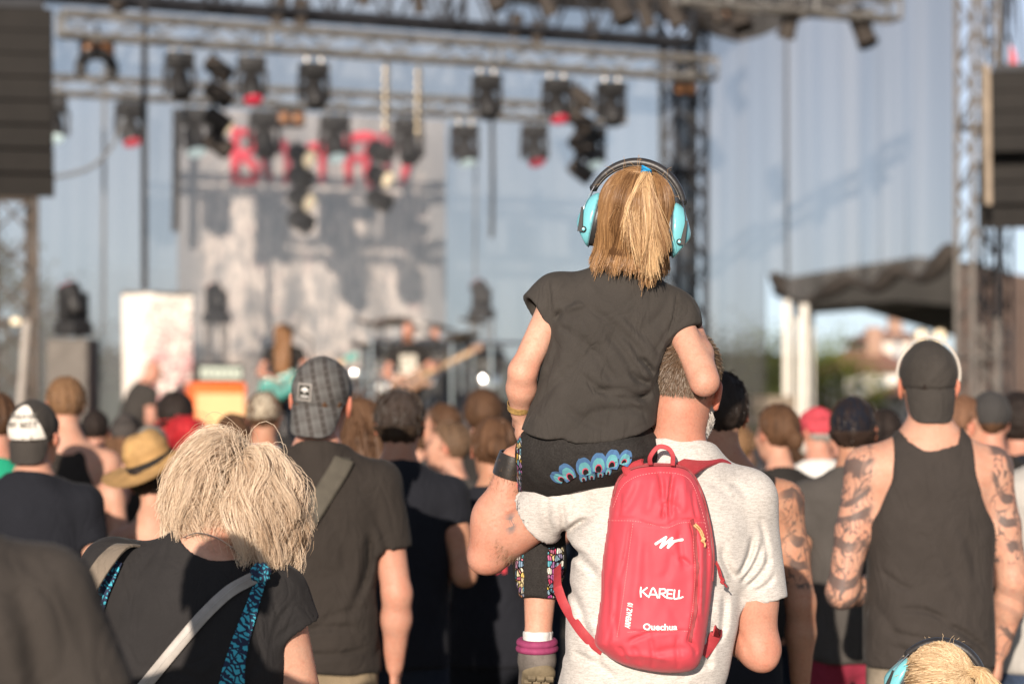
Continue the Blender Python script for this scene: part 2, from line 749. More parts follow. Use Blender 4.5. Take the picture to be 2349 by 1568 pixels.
def gpart(g, name, material, parent, org, cols=None, smooth_it=1, extra=None, mesh_only=False):
    V, Fq = g.net()
    if smooth_it:
        V = smooth_v(V, Fq, smooth_it)
    c = cols(V) if callable(cols) else cols
    ex = {k: f(V) for k, f in extra.items()} if extra else None
    me = raw_mesh(name, V - np.asarray(org), Fq, True, c, ex)
    if mesh_only:
        me.materials.append(material)
        return me
    return link(name, me, material, parent)


# ---------------------------------------------------------------- strands of hair
def strands_mesh(name, paths, r0, r1, cols, org=(0, 0, 0), turn=1.0):
    """thin ribbons, each turned a little its own way; paths (n,s,3), cols (n,s,3)"""
    n, s = paths.shape[:2]
    rg = np.random.default_rng(n)
    tg = np.gradient(paths, axis=1)
    tg /= np.linalg.norm(tg, axis=2)[..., None] + 1e-9
    ref = np.array([0.0, -1.0, 0.25]) + rg.normal(0, .40 * turn, (n, 1, 3))
    a = np.cross(tg, ref)
    a /= np.linalg.norm(a, axis=2)[..., None] + 1e-9
    t = np.linspace(0, 1, s)[None, :, None]
    r0 = np.asarray(r0, float).reshape(-1, 1, 1)
    rr = (r0 * (1 - t) + r1 * t) * 1.25
    V = np.stack([paths - a * rr, paths + a * rr], 2).reshape(-1, 3)
    base = (np.arange(n)[:, None] * s + np.arange(s - 1)[None, :]) * 2
    q = np.stack([base, base + 1, base + 3, base + 2], -1).reshape(-1, 4)
    C = np.repeat(cols[:, :, None, :], 2, 2).reshape(-1, 3)
    return raw_mesh(name, V - np.asarray(org), q, True, C)


def unit(v):
    v = np.asarray(v, float)
    return v / (np.linalg.norm(v, axis=-1, keepdims=True) + 1e-9)


def push_out(p, ells):
    """keep points outside ellipsoids (centre, radii, rotation)"""
    for c, r, R in ells:
        q = (p - c) @ R
        k = np.sqrt(((q / r) ** 2).sum(-1, keepdims=True))
        q = np.where(k < 1, q / np.maximum(k, 1e-3), q)
        p = q @ R.T + c
    return p
# ---------------------------------------------------------------- the ground and what stands far off
def struct(o):
    o['kind'] = 'structure'
    return o


def ground_mat():
    m = bpy.data.materials.new('trampled_ground')
    m.use_nodes = True
    nt = m.node_tree
    b = nt.nodes['Principled BSDF']
    v = _coords(nt)
    n1 = _noise(nt, v, .35, 6.0, .6)
    n2 = _noise(nt, v, 9.0, 5.0, .7)
    n3 = _noise(nt, v, 60.0, 3.0)
    c = _ramp(nt, n1, [(.35, (.27, .23, .17)), (.55, (.20, .17, .11)), (.7, (.10, .115, .045))])
    c = _mix(nt, 'MULTIPLY', 1.0, c, _ramp(nt, n2, [(.3, .7), (.7, 1.15)]))
    nt.links.new(c, b.inputs['Base Color'])
    b.inputs['Roughness'].default_value = .95
    bn = nt.nodes.new('ShaderNodeBump')
    bn.inputs['Distance'].default_value = .02
    nt.links.new(n3, bn.inputs['Height'])
    nt.links.new(bn.outputs[0], b.inputs['Normal'])
    return m


gx = np.concatenate([np.linspace(-900, -40, 8), np.linspace(-30, 30, 31), np.linspace(40, 900, 8)])
gy = np.concatenate([np.linspace(-60, 0, 5), np.linspace(1, 60, 60), np.linspace(80, 1400, 12)])
GXm, GYm = np.meshgrid(gx, gy, indexing='ij')
gz = .03 * (vnoise(GXm * .6, GYm * .6, GXm * 0, 3) - .9) * (np.abs(GXm) < 35) * (GYm < 62)
gz = gz - .024 * np.clip(GYm - 11.0, 0.0, 16.0)
struct(Mb().grid(np.stack([GXm, GYm, gz - .005], 2)).build('ground', ground_mat(), auto=False))


def leafmat(name, c):
    return mat(name, c, rough=.7, spec=.2, var=(1.2, .45), fine=(6.0, .4), trans=.3)


def tree(label, x, y, h, crown, seed, leaf, n=5200, trunk_h=.04, group=None):
    rg = np.random.default_rng(seed)
    t = thing('tree', label, 'tree', (x, y, GZ(y)), group=group)
    m = Mb()
    tp = catmull([(0, 0, -.1), (rg.normal(0, .1), 0, h * .3), (rg.normal(0, .25), rg.normal(0, .2), h * .72)], 14)
    m.tube(tp, np.linspace(h * .032, h * .010, 14), 8)
    for k in range(6):
        a = rg.uniform(0, 6.28)
        b0 = tp[int(rg.uniform(5, 12))]
        e = b0 + np.array([math.cos(a) * crown * .75, math.sin(a) * crown * .75, h * rg.uniform(.12, .28)])
        m.tube(catmull([b0, (b0 + e) / 2 + [0, 0, .2], e], 8), np.linspace(h * .012, h * .003, 8), 6)
    m.build('trunk', mat('bark', (.12, .085, .06), var=(3, .4), bump=(14, .8, .02)), t)
    cl = []
    for k in range(26):
        u = unit(rg.normal(size=3))
        r = rg.uniform(.35, 1.0) ** .6
        cl.append(np.array([u[0] * crown * r, u[1] * crown * r, h * (trunk_h + (1 - trunk_h) * .5) + u[2] * h * (1 - trunk_h) * .48 * r]))
    cl = np.array(cl)
    i = rg.integers(0, len(cl), n)
    p = cl[i] + rg.normal(0, crown * .17, (n, 3))
    sz = rg.uniform(.06, .14, n) * (h / 6)
    a = unit(rg.normal(size=(n, 3)))
    b = unit(np.cross(a, rg.normal(size=(n, 3))))
    a *= sz[:, None]
    b *= sz[:, None] * .6
    V = np.stack([p - a, p + b * .8, p + a, p - b * .8], 1).reshape(-1, 3)
    q = np.arange(n * 4).reshape(-1, 4)
    Mb().add(V, q).build('crown', leaf, t, smooth=False)
    return t


LEAF1 = leafmat('leaves_bright', (.19, .22, .035))
LEAF2 = leafmat('leaves_dark', (.070, .080, .026))
for k, (u, d, h, cr, sd, lf, lb) in enumerate([
        (1822, 96, 5.2, 3.0, 1, LEAF1, 'bright green tree seen beside the white truss columns'),
        (1900, 100, 4.6, 2.6, 2, LEAF1, 'low round green tree in front of the red-roofed house'),
        (1710, 92, 5.0, 3.4, 3, LEAF2, 'dull green tree seen through the right-hand stage net'),
        (1610, 90, 4.8, 3.2, 4, LEAF2, 'low dark tree seen through the net behind the girl'),
        (60, 44, 4.4, 1.7, 5, LEAF2, 'smaller dark tree beside the scaffold tower'),
        (-20, 47, 5.2, 2.0, 6, LEAF2, 'tall dark tree behind the scaffold tower')]):
    tree(lb, (u - CU) / F * d, d, h, cr, sd, lf)

# houses behind the second stage
PLAST = mat('white_plaster', (.80, .77, .72), rough=.9, var=(2.0, .08))
CREAM = mat('cream_plaster', (.74, .64, .55), rough=.9, var=(2.0, .10))
TILE = mat('red_roof_tiles', (.33, .17, .125), rough=.85, var=(4.0, .3), bump=(9, .8, .03))
GLASS = mat('window_glass', (.16, .20, .24), rough=.15, spec=.7, var=None)
BRICK = mat('chimney_brick', (.36, .23, .17), rough=.9, var=(8, .3))


def house(label, u0, u1, v_eave, v_ridge, d, wallm, depth=8.0, win=((.2, .35), (.55, .35)), flip=0):
    a, b = P(u0, v_eave, d), P(u1, v_eave, d)
    w = b[0] - a[0]
    ze, zr = a[2], P(u0, v_ridge, d)[2]
    o = np.array([a[0], d, 0.0])
    t = thing('house', label, 'house', o)
    Mb().box((w / 2, depth / 2, ze / 2 - .25), (w, depth, ze + .5)).build('wall', wallm, t, smooth=False)
    ov = .5
    r = Mb()
    pts = np.array([(-ov, -ov, ze - .1), (w + ov, -ov, ze - .1), (w + ov, depth + ov, ze - .1), (-ov, depth + ov, ze - .1),
                    (w * .22, depth / 2, zr), (w * .78, depth / 2, zr)])
    r.add(pts, [(0, 1, 5, 4), (2, 3, 4, 5), (3, 2, 1, 0)], [(3, 0, 4), (1, 2, 5)])
    ro = r.build('roof', TILE, t, smooth=False)
    Mb().box((w * .62, depth * .40, zr + .25), (.7, .7, 1.5)).build('chimney', BRICK, ro, smooth=False)
    for fx, fz in win:
        wo = Mb().box((w * fx, -.02, ze * fz), (w * .14, .10, ze * .26)).build('window', PLAST, t, smooth=False)
        Mb().box((w * fx, -.09, ze * fz), (w * .11, .04, ze * .22)).build('pane', GLASS, wo, smooth=False)
    return t


house('white house with a red hipped roof beyond the second stage', 1935, 2085, 848, 796, 108, PLAST, win=((.25, .78), (.6, .78), (.25, .35), (.6, .35)))
house('tall pale house with flat red eaves behind the red-roofed house', 1992, 2125, 776, 752, 128, CREAM, win=((.2, .85), (.5, .85), (.8, .85)))
house('peach coloured low house right of the white columns', 2070, 2230, 900, 872, 100, CREAM, win=((.3, .6), (.7, .6)))
# low barrier of boards in front of the trees
fa, fb = P(1640, 925, 52), P(1810, 925, 52)
fence = thing('fence', 'pale board fence in front of the trees right of the stage', 'fence', (fa[0], 52, 0))
L_ = fb[0] - fa[0]
BOARD = mat('pale_boards', (.42, .33, .24), rough=.9, var=(5, .25))
zt = P(0, 908, 52)[2]
for k in range(2):
    Mb().box((L_ / 2, 0, zt - .14 - k * .36), (L_ + .3, .04, .30)).build('board', BOARD, fence, smooth=False)
for k in range(5):
    Mb().box((L_ * k / 4, .06, zt / 2 - .2), (.1, .08, zt + .4)).build('post', BOARD, fence, smooth=False)
# ridge of far woodland closing the horizon
rg = np.random.default_rng(90)
xs = np.linspace(-420, 420, 120)
rows = []
for yy, zz in ((230, -1), (232, 5.5), (245, 7.0), (262, 6.0), (275, -1)):
    rows.append([(x, yy + 3 * math.sin(x * .05), zz + (2.6 * (vnoise(np.array([x * .05]), np.array([yy * .02]), np.array([0.0]), 5)[0] - .5) + 1.3 * (vnoise(np.array([x * .23]), np.array([yy * .1]), np.array([0.0]), 7)[0] - .5) if zz > 0 else 0)) for x in xs])
hl = Mb().grid(rows).build('wooded_hills', mat('far_woods', (.055, .075, .045), var=(.12, .4), fine=(.6, .5)), auto=False)
hl['kind'] = 'structure'
# ---------------------------------------------------------------- the open-air stage, turned 22 degrees to the picture
ROT = math.radians(22.0)
CR, SR_ = math.cos(ROT), math.sin(ROT)
EX, EY, EZ = np.array([CR, SR_, 0]), np.array([-SR_, CR, 0]), np.array([0, 0, 1.0])
OS = np.array([0, 27.0, 0.0])
SRM = np.stack([EX, EY, EZ], 1)


def SP(u, v, b):
    """pixel taken to the stage's own depth plane b (metres behind the stage front)"""
    tx = (u - CU) / F
    d = (b + OS @ EY) / (CR - SR_ * tx)
    return P(u, v, d)


def ST(a, b, z):
    return OS + EX * a + EY * b + EZ * z


ALU = mat('truss_aluminium', (.36, .335, .30), rough=.42, metal=.75, var=(6, .25))
BLKALU = mat('black_truss', (.020, .021, .025), rough=.6, var=(4, .3))
DECKM = mat('stage_deck', (.05, .05, .055), rough=.8, var=(2, .3))
FIX = mat('fixture_black', (.020, .019, .019), rough=.55, spec=.4, var=(12, .3))
FIXB = mat('fixture_dusty', (.042, .034, .028), rough=.7, var=(9, .35))
LENSW = mat('lens_pale', (.5, .62, .60), rough=.1, emit=((.80, .95, .92), .35), var=None)
LENSR = mat('lens_red', (.5, .03, .05), rough=.2, emit=((1.0, .06, .12), .22), var=None)
LENSO = mat('lamp_amber', (.22, .10, .045), rough=.25, emit=((1.0, .42, .16), .08), var=None)  # blinders are off; the faint emission stands in for reflected light
LENSWARM = mat('lamp_warm', (.7, .58, .40), rough=.2, emit=((1.0, .78, .50), .55), var=None)
WHITE = mat('white_paint', (.75, .72, .66), rough=.6, var=(8, .08))
SPK = mat('speaker_grille', (.015, .0125, .0105), rough=.75, var=(3, .2), fine=(120, .4))
SPKD = mat('speaker_cabinet', (.022, .020, .019), rough=.7, var=(4, .3))


def scrim(name, col, alpha, stretch=(4, 4, .25), var=.25, tint=(1, 1, 1)):
    m = bpy.data.materials.new(name)
    m.use_nodes = True
    nt = m.node_tree
    nt.nodes.remove(nt.nodes['Principled BSDF'])
    n = _noise(nt, _coords(nt, stretch), 1.2, 4.0)
    c = _ramp(nt, n, [(.3, tuple(x * (1 - var) for x in col)), (.7, tuple(min(1, x * (1 + var)) for x in col))])
    df = nt.nodes.new('ShaderNodeBsdfDiffuse')
    nt.links.new(c, df.inputs[0])
    tr = nt.nodes.new('ShaderNodeBsdfTransparent')
    tr.inputs[0].default_value = (*tint, 1)
    mx = nt.nodes.new('ShaderNodeMixShader')
    a = _ramp(nt, n, [(.3, alpha - .3 * var * alpha), (.7, alpha + .3 * var * alpha)])
    nt.links.new(a, mx.inputs[0])
    nt.links.new(tr.outputs[0], mx.inputs[1])
    nt.links.new(df.outputs[0], mx.inputs[2])
    nt.links.new(mx.outputs[0], nt.nodes['Material Output'].inputs[0])
    return m


# deck
deck = thing('stage_platform', 'dark raised platform of the concert stage behind the crowd', 'stage', OS)
Mb().box(EX * 0 + EY * 6.2 + EZ * .93, (19, 12.6, .14), SRM).build('deck', DECKM, deck, smooth=False)
Mb().box(EY * 0.02 + EZ * .26, (18.9, .06, 1.2), SRM).build('front_skirt', mat('stage_skirt', (.03, .03, .034), rough=.9, var=(3, .3)), deck, smooth=False)
for a in np.linspace(-9, 9, 8):
    for b in (.4, 12.2):
        Mb().rod(EX * a + EY * b - EZ * .34, EX * a + EY * b + EZ * .87, .04).build('deck_leg', BLKALU, deck)


def truss(label, A, B, hgt=.34, wid=.30, r=.026, material=ALU, bays=None, group=None, name='truss', side=None):
    """box truss from A to B (its bottom centre line)"""
    A, B = np.asarray(A, float), np.asarray(B, float)
    t = thing(name, label, 'truss', A, group=group)
    ax = unit(B - A)
    L = np.linalg.norm(B - A)
    if side is None:
        side = unit(np.cross(ax, EZ)) if abs(ax[2]) < .9 else EX
    up = np.cross(side, ax)
    if abs(ax[2]) < .9 and up[2] < 0:
        up = -up
    cs = [side * wid * .5 * sx + up * (hgt if sy else 0.0) for sx in (-1, 1) for sy in (0, 1)]
    for c in cs:
        Mb().rod(c, c + ax * L, r, 8).build('chord', material, t)
    n = bays or max(2, int(L / .5))
    m = Mb()
    for i in range(n):
        p0, p1 = ax * L * i / n, ax * L * (i + 1) / n
        fl = i % 2
        m.rod(cs[0] + (p0 if fl else p1), cs[1] + (p1 if fl else p0), r * .5, 5)
        m.rod(cs[2] + (p1 if fl else p0), cs[3] + (p0 if fl else p1), r * .5, 5)
        m.rod(cs[0] + p0, cs[2] + p1, r * .45, 5)
        m.rod(cs[1] + p1, cs[3] + p0, r * .45, 5)
    for i in (0, n // 3, 2 * n // 3, n):
        p0 = ax * L * i / n
        for c1, c2 in ((0, 1), (2, 3), (0, 2), (1, 3)):
            m.rod(cs[c1] + p0, cs[c2] + p0, r * .95, 6)
    o = m.build('bracing', material, t)
    o['kind'] = 'stuff'
    return t


truss('front aluminium lighting truss carrying the upper row of spotlights', SP(140, 80, 3.6), SP(1632, 182, 3.6), .26, .30, .030)
truss('rear aluminium lighting truss crossing above the painted banner', SP(92, 212, 7.6), SP(1425, 284, 7.6), .22, .30, .030)
truss('short bright truss above the side net', SP(1560, 6, 1.0), SP(2052, 46, 1.0), .26, .30, .030)
truss('heavy black roof truss with open bays along the top of the stage', SP(-60, -22, 9.0), SP(1570, 100, 9.0), .95, .6, .055, BLKALU, bays=26)
# tarpaulin eave
ev = [(1120, -60), (1140, 2), (1240, 16), (1330, 22), (1480, 30), (1600, 48), (1650, 82), (1700, 96), (1745, 84), (1810, 55), (1910, 26), (2020, -10), (2040, -60)]
top = np.array([SP(u, v, 10.0) for u, v in ev])
m = Mb(SP(1500, 30, 10.0))
bk = top + EY * .25 + EZ * .04
fr = top - EY * .02
topl = top * np.array([1, 1, 0]) + EZ * (SP(1500, -75, 10.0)[2])
m.grid([list(fr), list(topl - EY * .02)])
m.grid([list(bk), list(topl + EY * .25)])
m.grid([list(fr), list(bk)])
eave = m.build('roof_tarpaulin', mat('black_tarpaulin', (.042, .038, .036), rough=.8, var=(1.5, .3)))
eave.location = SP(1500, 30, 10.0)
tag(eave, 'sagging black roof tarpaulin at the top edge of the stage', 'tarpaulin')

# rear net, painted banner
NETB = scrim('rear_net_mesh', (.135, .138, .14), .52, (4, 4, .25), .08, tint=(.95, .985, .99))


def drape(name, material, pts_fn, nu, nv, org, label, cat='net', double=True):
    pts = np.array([[pts_fn(i / (nu - 1), j / (nv - 1)) for j in range(nv)] for i in range(nu)])
    o = Mb(org).grid(pts).build(name, material, auto=False)
    o.location = org
    tag(o, label, cat)
    return o


def rear(i, j):
    u = -120 + i * 1640
    p = SP(u, 0, 11.4)
    z0, z1 = 1.0, 9.0 if u < 1100 else 8.3
    return np.array([p[0], p[1], 0]) + EY * (.012 * math.sin(i * 230) + .02 * math.sin(i * 37)) + EZ * (z0 + (z1 - z0) * j)


drape('rear_net', NETB, rear, 260, 3, SP(700, 500, 11.4), 'wide pale net closing the back of the stage with sky showing through')


def banner_mat():
    m = bpy.data.materials.new('painted_banner')
    m.use_nodes = True
    nt = m.node_tree
    b = nt.nodes['Principled BSDF']
    tc = nt.nodes.new('ShaderNodeTexCoord')
    sep = nt.nodes.new('ShaderNodeSeparateXYZ')
    nt.links.new(tc.outputs['Generated'], sep.inputs[0])
    gx_, gz_ = sep.outputs[0], sep.outputs[2]
    vec = _coords(nt, (1.8, 1.8, .9))
    n1 = _noise(nt, vec, 2.6, 6.0, .7, .8)
    n2 = _noise(nt, _coords(nt, (4.0, 4.0, .8)), 3.2, 5.0, .65, .9)
    # pale figure in the middle, grey at the sides
    dx = _math(nt, 'ABSOLUTE', _math(nt, 'SUBTRACT', gx_, .50))
    side = _ramp(nt, dx, [(.38, 1.0), (.45, 0.0)])
    topm = _ramp(nt, gz_, [(.74, 1.0), (.90, .15)])
    f = _math(nt, 'MULTIPLY', side, topm)
    f = _math(nt, 'MULTIPLY', f, _ramp(nt, n1, [(.42, .12), (.54, 1.0)]))
    f2 = _math(nt, 'MULTIPLY', f, _ramp(nt, n2, [(.38, .25), (.50, 1.0)]))
    n4 = _noise(nt, _coords(nt, (5, 5, 1.4)), 2.6, 5.0, .65, 1.2)
    col = _mix(nt, 'MIX', f2, (.25, .243, .245), (.88, .76, .665))
    col = _mix(nt, 'MIX', _math(nt, 'MULTIPLY', f, _ramp(nt, n4, [(.52, 0.0), (.62, .55)])), col, (.30, .25, .24))
    n5 = _noise(nt, _coords(nt, (3, 3, 2)), 1.7, 3.0, .6, .5)
    col = _mix(nt, 'MIX', _math(nt, 'MULTIPLY', f, _ramp(nt, n5, [(.60, 0.0), (.70, .35)])), col, (.60, .30, .30))
    nt.links.new(col, b.inputs['Base Color'])
    b.inputs['Roughness'].default_value = .9
    mx = nt.nodes.new('ShaderNodeMixShader')
    tr = nt.nodes.new('ShaderNodeBsdfTransparent')
    mx.inputs[0].default_value = .20
    nt.links.new(b.outputs[0], mx.inputs[1])
    nt.links.new(tr.outputs[0], mx.inputs[2])
    nt.links.new(mx.outputs[0], nt.nodes['Material Output'].inputs[0])
    return m


bo = SP(715, 560, 10.9)


def bann(i, j):
    u = 408 + i * 612
    p = SP(u, 0, 10.9)
    zt = SP(715, 262, 10.9)[2]
    return np.array([p[0], p[1], 0]) + EY * (.035 * math.sin(i * 17) + .02 * math.sin(i * 41 + j * 2)) + EZ * (1.0 + (zt - 1.0) * j)


ban = thing('stage_banner', 'huge grey and cream painted banner with red lettering at the back of the stage', 'banner', bo)
pts = np.array([[bann(i / 47, j / 7) for j in range(8)] for i in range(48)])
Mb(bo).grid(pts).build('banner_cloth', banner_mat(), ban, auto=False)
# the jagged red lettering: upright strokes and bars as they show through the blur
REDL = mat('banner_red', (.62, .075, .11), rough=.9, var=(3, .3))
REDD = mat('banner_dark_red', (.34, .06, .085), rough=.9, var=(3, .3))


def letter(polys, material, name='letter'):
    for k_, pl in enumerate(polys):
        pl = np.array(pl, float)
        w = pl[:, 2]
        ctr = np.array([SP(u, v, 10.80) for u, v, _ in pl])
        m = Mb(bo)
        n_ = max(8, len(pl) * 5)
        pc = catmull(ctr, n_)
        ww = np.interp(np.linspace(0, 1, n_), np.linspace(0, 1, len(pl)), w) / F * 37.0 * 1.25
        m.ribbon(pc, ww, .01, -EY)
        m.build(name, material, ban)


letter([[(540, 292, 14), (540, 350, 18), (538, 420, 14)], [(545, 300, 12), (575, 310, 16), (580, 340, 14), (548, 355, 10)], [(548, 360, 10), (578, 375, 16), (585, 410, 14), (545, 415, 12)]], REDL)
letter([[(612, 325, 14), (605, 370, 16), (620, 415, 14)], [(612, 345, 9), (650, 340, 12)], [(650, 320, 14), (660, 370, 14), (655, 420, 12)]], REDD)
letter([[(705, 345, 22), (745, 338, 26), (770, 350, 16)], [(740, 350, 14), (738, 420, 10)]], REDL)
letter([[(800, 310, 16), (798, 370, 18), (802, 425, 14)], [(800, 318, 16), (840, 312, 18), (870, 320, 14)], [(845, 330, 16), (840, 390, 14), (850, 430, 12)], [(805, 365, 12), (840, 360, 12)]], REDL)
letter([[(880, 300, 12), (890, 350, 14), (880, 410, 12)], [(885, 330, 10), (905, 325, 10)]], REDD)
letter([[(922, 335, 20), (936, 360, 18), (930, 390, 16), (922, 425, 10)]], REDL)

# rear corner tower and side net
corner = SP(1552, 0, 11.6)
for du, nm in ((0, 'front leg'),):
    A = np.array([corner[0], corner[1], -.33])
    truss('dark corner tower of the stage between the rear net and the side net', A, A + EZ * 8.93, .55, .55, .05, BLKALU, bays=18, side=EX)
NETD = scrim('dark_tower_mesh', (.10, .095, .09), .72)
w_ = .36
pts = [[A + EX * (x - .28 + .56) * 1.0 + EX * (-.38) + EY * y + EZ * z for z in (1.0, 3.5, 6.0, 8.2)] for x, y in ((-.30, -.38), (.32, -.38), (.32, .38))]
o = Mb(A).grid(pts).build('tower_mesh', NETD, auto=False)
o.location = A
tag(o, 'dark mesh wrapped round the rear corner tower of the stage', 'net')
SA = SP(1606, 0, 11.5)
SB_t = 7.9
NETS = scrim('side_net_mesh', (.125, .122, .12), .56, (1.6, 1.6, .05), .22)
hemU = [1606, 1700, 1768, 1770, 1800, 1850, 1900, 1950, 2000, 2030, 2060, 2100, 2140, 2185]
hemV = [905, 905, 905, 628, 660, 694, 668, 636, 668, 646, 606, 644, 630, 560]


def side_pt(t):
    p = SA + np.array([SR_, -CR, 0]) * t
    return p


def side_u(t):
    p = side_pt(t)
    return p[0] / p[1] * F + CU


def sidenet(i, j):
    t = i * SB_t
    p = side_pt(t)
    u = side_u(t)
    vh = np.interp(u, hemU, hemV)
    zb = H - (vh - V0) / F * p[1]
    zt = 9.2
    am = .06 + .05 * (1 - j)
    nz_ = float(vnoise(np.array([i * 34.0]), np.array([j * .8]), np.array([0.0]), 21)[0]) - .5
    nz2_ = float(vnoise(np.array([i * 11.0]), np.array([j * .5]), np.array([0.0]), 23)[0]) - .5
    wv = (.16 + .10 * (1 - j)) * nz_ + .30 * nz2_
    return np.array([p[0], p[1], 0]) + EX * wv + EZ * (zb + (zt - zb) * j)


drape('side_net', NETS, sidenet, 420, 8, np.array([SA[0], SA[1], 4.0]), 'tall grey pleated net hanging down the right side of the stage')
hp_ = []
for u in np.linspace(1770, 2186, 60):
    lo_, hi_ = 0.0, SB_t
    for _ in range(30):
        mid = (lo_ + hi_) / 2
        if side_u(mid) < u:
            lo_ = mid
        else:
            hi_ = mid
    p = side_pt(lo_)
    hp_.append([p[0], p[1], H - (np.interp(u, hemU, hemV) - V0) / F * p[1]])
hp_ = np.array(hp_)
hp_ = np.stack([np.convolve(np.pad(hp_[:, k], 3, mode='edge'), np.ones(7) / 7, 'valid') for k in range(3)], 1)
ho = Mb(hp_[0]).tube(hp_, .10 + .04 * np.sin(np.linspace(0, 22, 60)), 8).build('gathered_net_hem', mat('bundled_net', (.050, .042, .036), rough=.9, var=(6, .4)), auto=False)
ho.location = hp_[0]
tag(ho, 'gathered dark hem of the raised side net above the second stage', 'net')
ft = side_pt(SB_t) + np.array([.02, -.05, 0])
ft[2] = -.33
truss('dark front corner tower at the right end of the side net', ft + EX * .18, ft + EX * .18 + EZ * 9.0, .40, .40, .042, mat('weathered_truss', (.16, .145, .13), rough=.6, metal=.4, var=(4, .3)), bays=20, side=EX)
truss('slim outer truss leg right of the front corner tower', ft + EX * .62, ft + EX * .62 + EZ * 9.0, .22, .22, .022, BLKALU, bays=22, side=EX)

# ---------------------------------------------------------------- lamps
def copy_tree(o, parent=None):
    c = o.copy()
    COL.objects.link(c)
    c.parent = parent
    for ch in list(o.children):
        copy_tree(ch, c)
    return c


def moving_head(lens):
    t = thing('moving_head_light', '', 'spotlight')
    Mb().rbox((0, 0, -.10), (.34, .30, .16), .02).build('base', FIX, t)
    y = Mb()
    y.rbox((0, 0, -.21), (.40, .12, .06), .015)
    y.rbox((-.185, 0, -.36), (.05, .12, .32), .015)
    y.rbox((.185, 0, -.36), (.05, .12, .32), .015)
    y.build('yoke', FIX, t)
    ax = unit(np.array([.05, -.45, -.9]))
    hd = Mb().lathe(np.array([0, 0, -.40]) - ax * .16, [(.001, 0), (.09, .005), (.125, .05), (.13, .20), (.135, .34), (.125, .36)], 18, ax).build('lamp_head', FIX, t)
    Mb().lathe(np.array([0, 0, -.40]) + ax * .195, [(.124, -.005), (.118, .012), (.07, .028), (.001, .036)], 16, ax).build('lens', lens, hd)
    for sx in (-.1, .1):
        Mb().rod((sx, 0, -.02), (sx, 0, .10), .02).build('clamp', ALU, t)
    return t


def par_can(lens=None):
    t = thing('par_can_light', '', 'spotlight')
    ax = unit(np.array([.12, -.40, -.9]))
    b = Mb().lathe(-ax * .2, [(.001, 0), (.07, .0), (.10, .06), (.105, .36), (.115, .38), (.115, .42), (.10, .42)], 16, ax).build('can', FIXB, t)
    if lens:
        Mb().lathe(ax * .2, [(.100, 0), (.08, .012), (.001, .025)], 14, ax).build('lens', lens, b)
    y = Mb()
    y.rod((-.13, 0, 0), (-.13, 0, .2), .012)
    y.rod((.13, 0, 0), (.13, 0, .2), .012)
    y.rod((-.13, 0, .2), (.13, 0, .2), .012)
    y.build('bracket', FIXB, t)
    return t


def spread(proto_fn, items, base_label, group, shrink=1.0):
    """items: (u, v of the fixture's hook, depth plane, scale, yaw, label tail)"""
    protos = {}
    ords = ['first', 'second', 'third', 'fourth', 'fifth', 'sixth', 'seventh', 'eighth', 'ninth', 'tenth', 'eleventh', 'twelfth', 'thirteenth', 'fourteenth', 'fifteenth', 'sixteenth']
    rank = {}
    for it in sorted(items, key=lambda q: q[0]):
        rank[it] = sum(1 for q in items if q[6] == it[6] and q[0] < it[0])
    for it in items:
        u, v, b, s, yaw, kind, tail = it
        if kind not in protos:
            protos[kind] = proto_fn(kind)
            o = protos[kind]
            first = True
        else:
            o = copy_tree(protos[kind])
        o.location = SP(u, v, b)
        o.rotation_euler = (0, 0, math.radians(yaw))
        o.scale = (s * shrink,) * 3
        tag(o, base_label[kind] + tail + ', ' + ords[rank[it]] + ' from the scaffold tower', 'spotlight', group)


W_, R_, N_ = 'w', 'r', 'n'
spread(lambda k: moving_head({'w': LENSW, 'r': LENSR, 'n': FIX}[k]), [
    (412, 118, 3.6, .95, 20, N_, ' hung from the front truss'), (577, 128, 3.6, .95, 15, R_, ' hung from the front truss'), (720, 142, 3.6, .95, 25, N_, ' hung from the front truss'),
    (1117, 168, 3.6, .95, 20, N_, ' hung from the front truss'), (1277, 178, 3.6, .95, 20, R_, ' hung from the front truss'), (1402, 186, 3.6, .95, 25, N_, ' hung from the front truss'),
    (124, 222, 7.6, 1.0, 15, W_, ' hung from the rear truss'), (297, 232, 7.6, 1.0, 30, R_, ' hung from the rear truss'), (446, 246, 7.6, 1.1, 20, W_, ' hung from the rear truss'),
    (606, 252, 7.6, 1.1, 20, N_, ' hung from the rear truss'), (768, 262, 7.6, 1.1, 20, W_, ' hung from the rear truss'), (936, 268, 7.6, 1.1, 20, N_, ' hung from the rear truss'),
    (1066, 284, 7.6, 1.0, 25, W_, ' hung from the rear truss'), (1226, 284, 7.6, 1.0, 20, R_, ' hung from the rear truss'), (1358, 290, 7.6, 1.0, 25, W_, ' hung from the rear truss')],
    {W_: 'moving head light with pale lens', R_: 'moving head light with red lens', N_: 'moving head light with dark lens'}, 'moving head lights on the trusses')
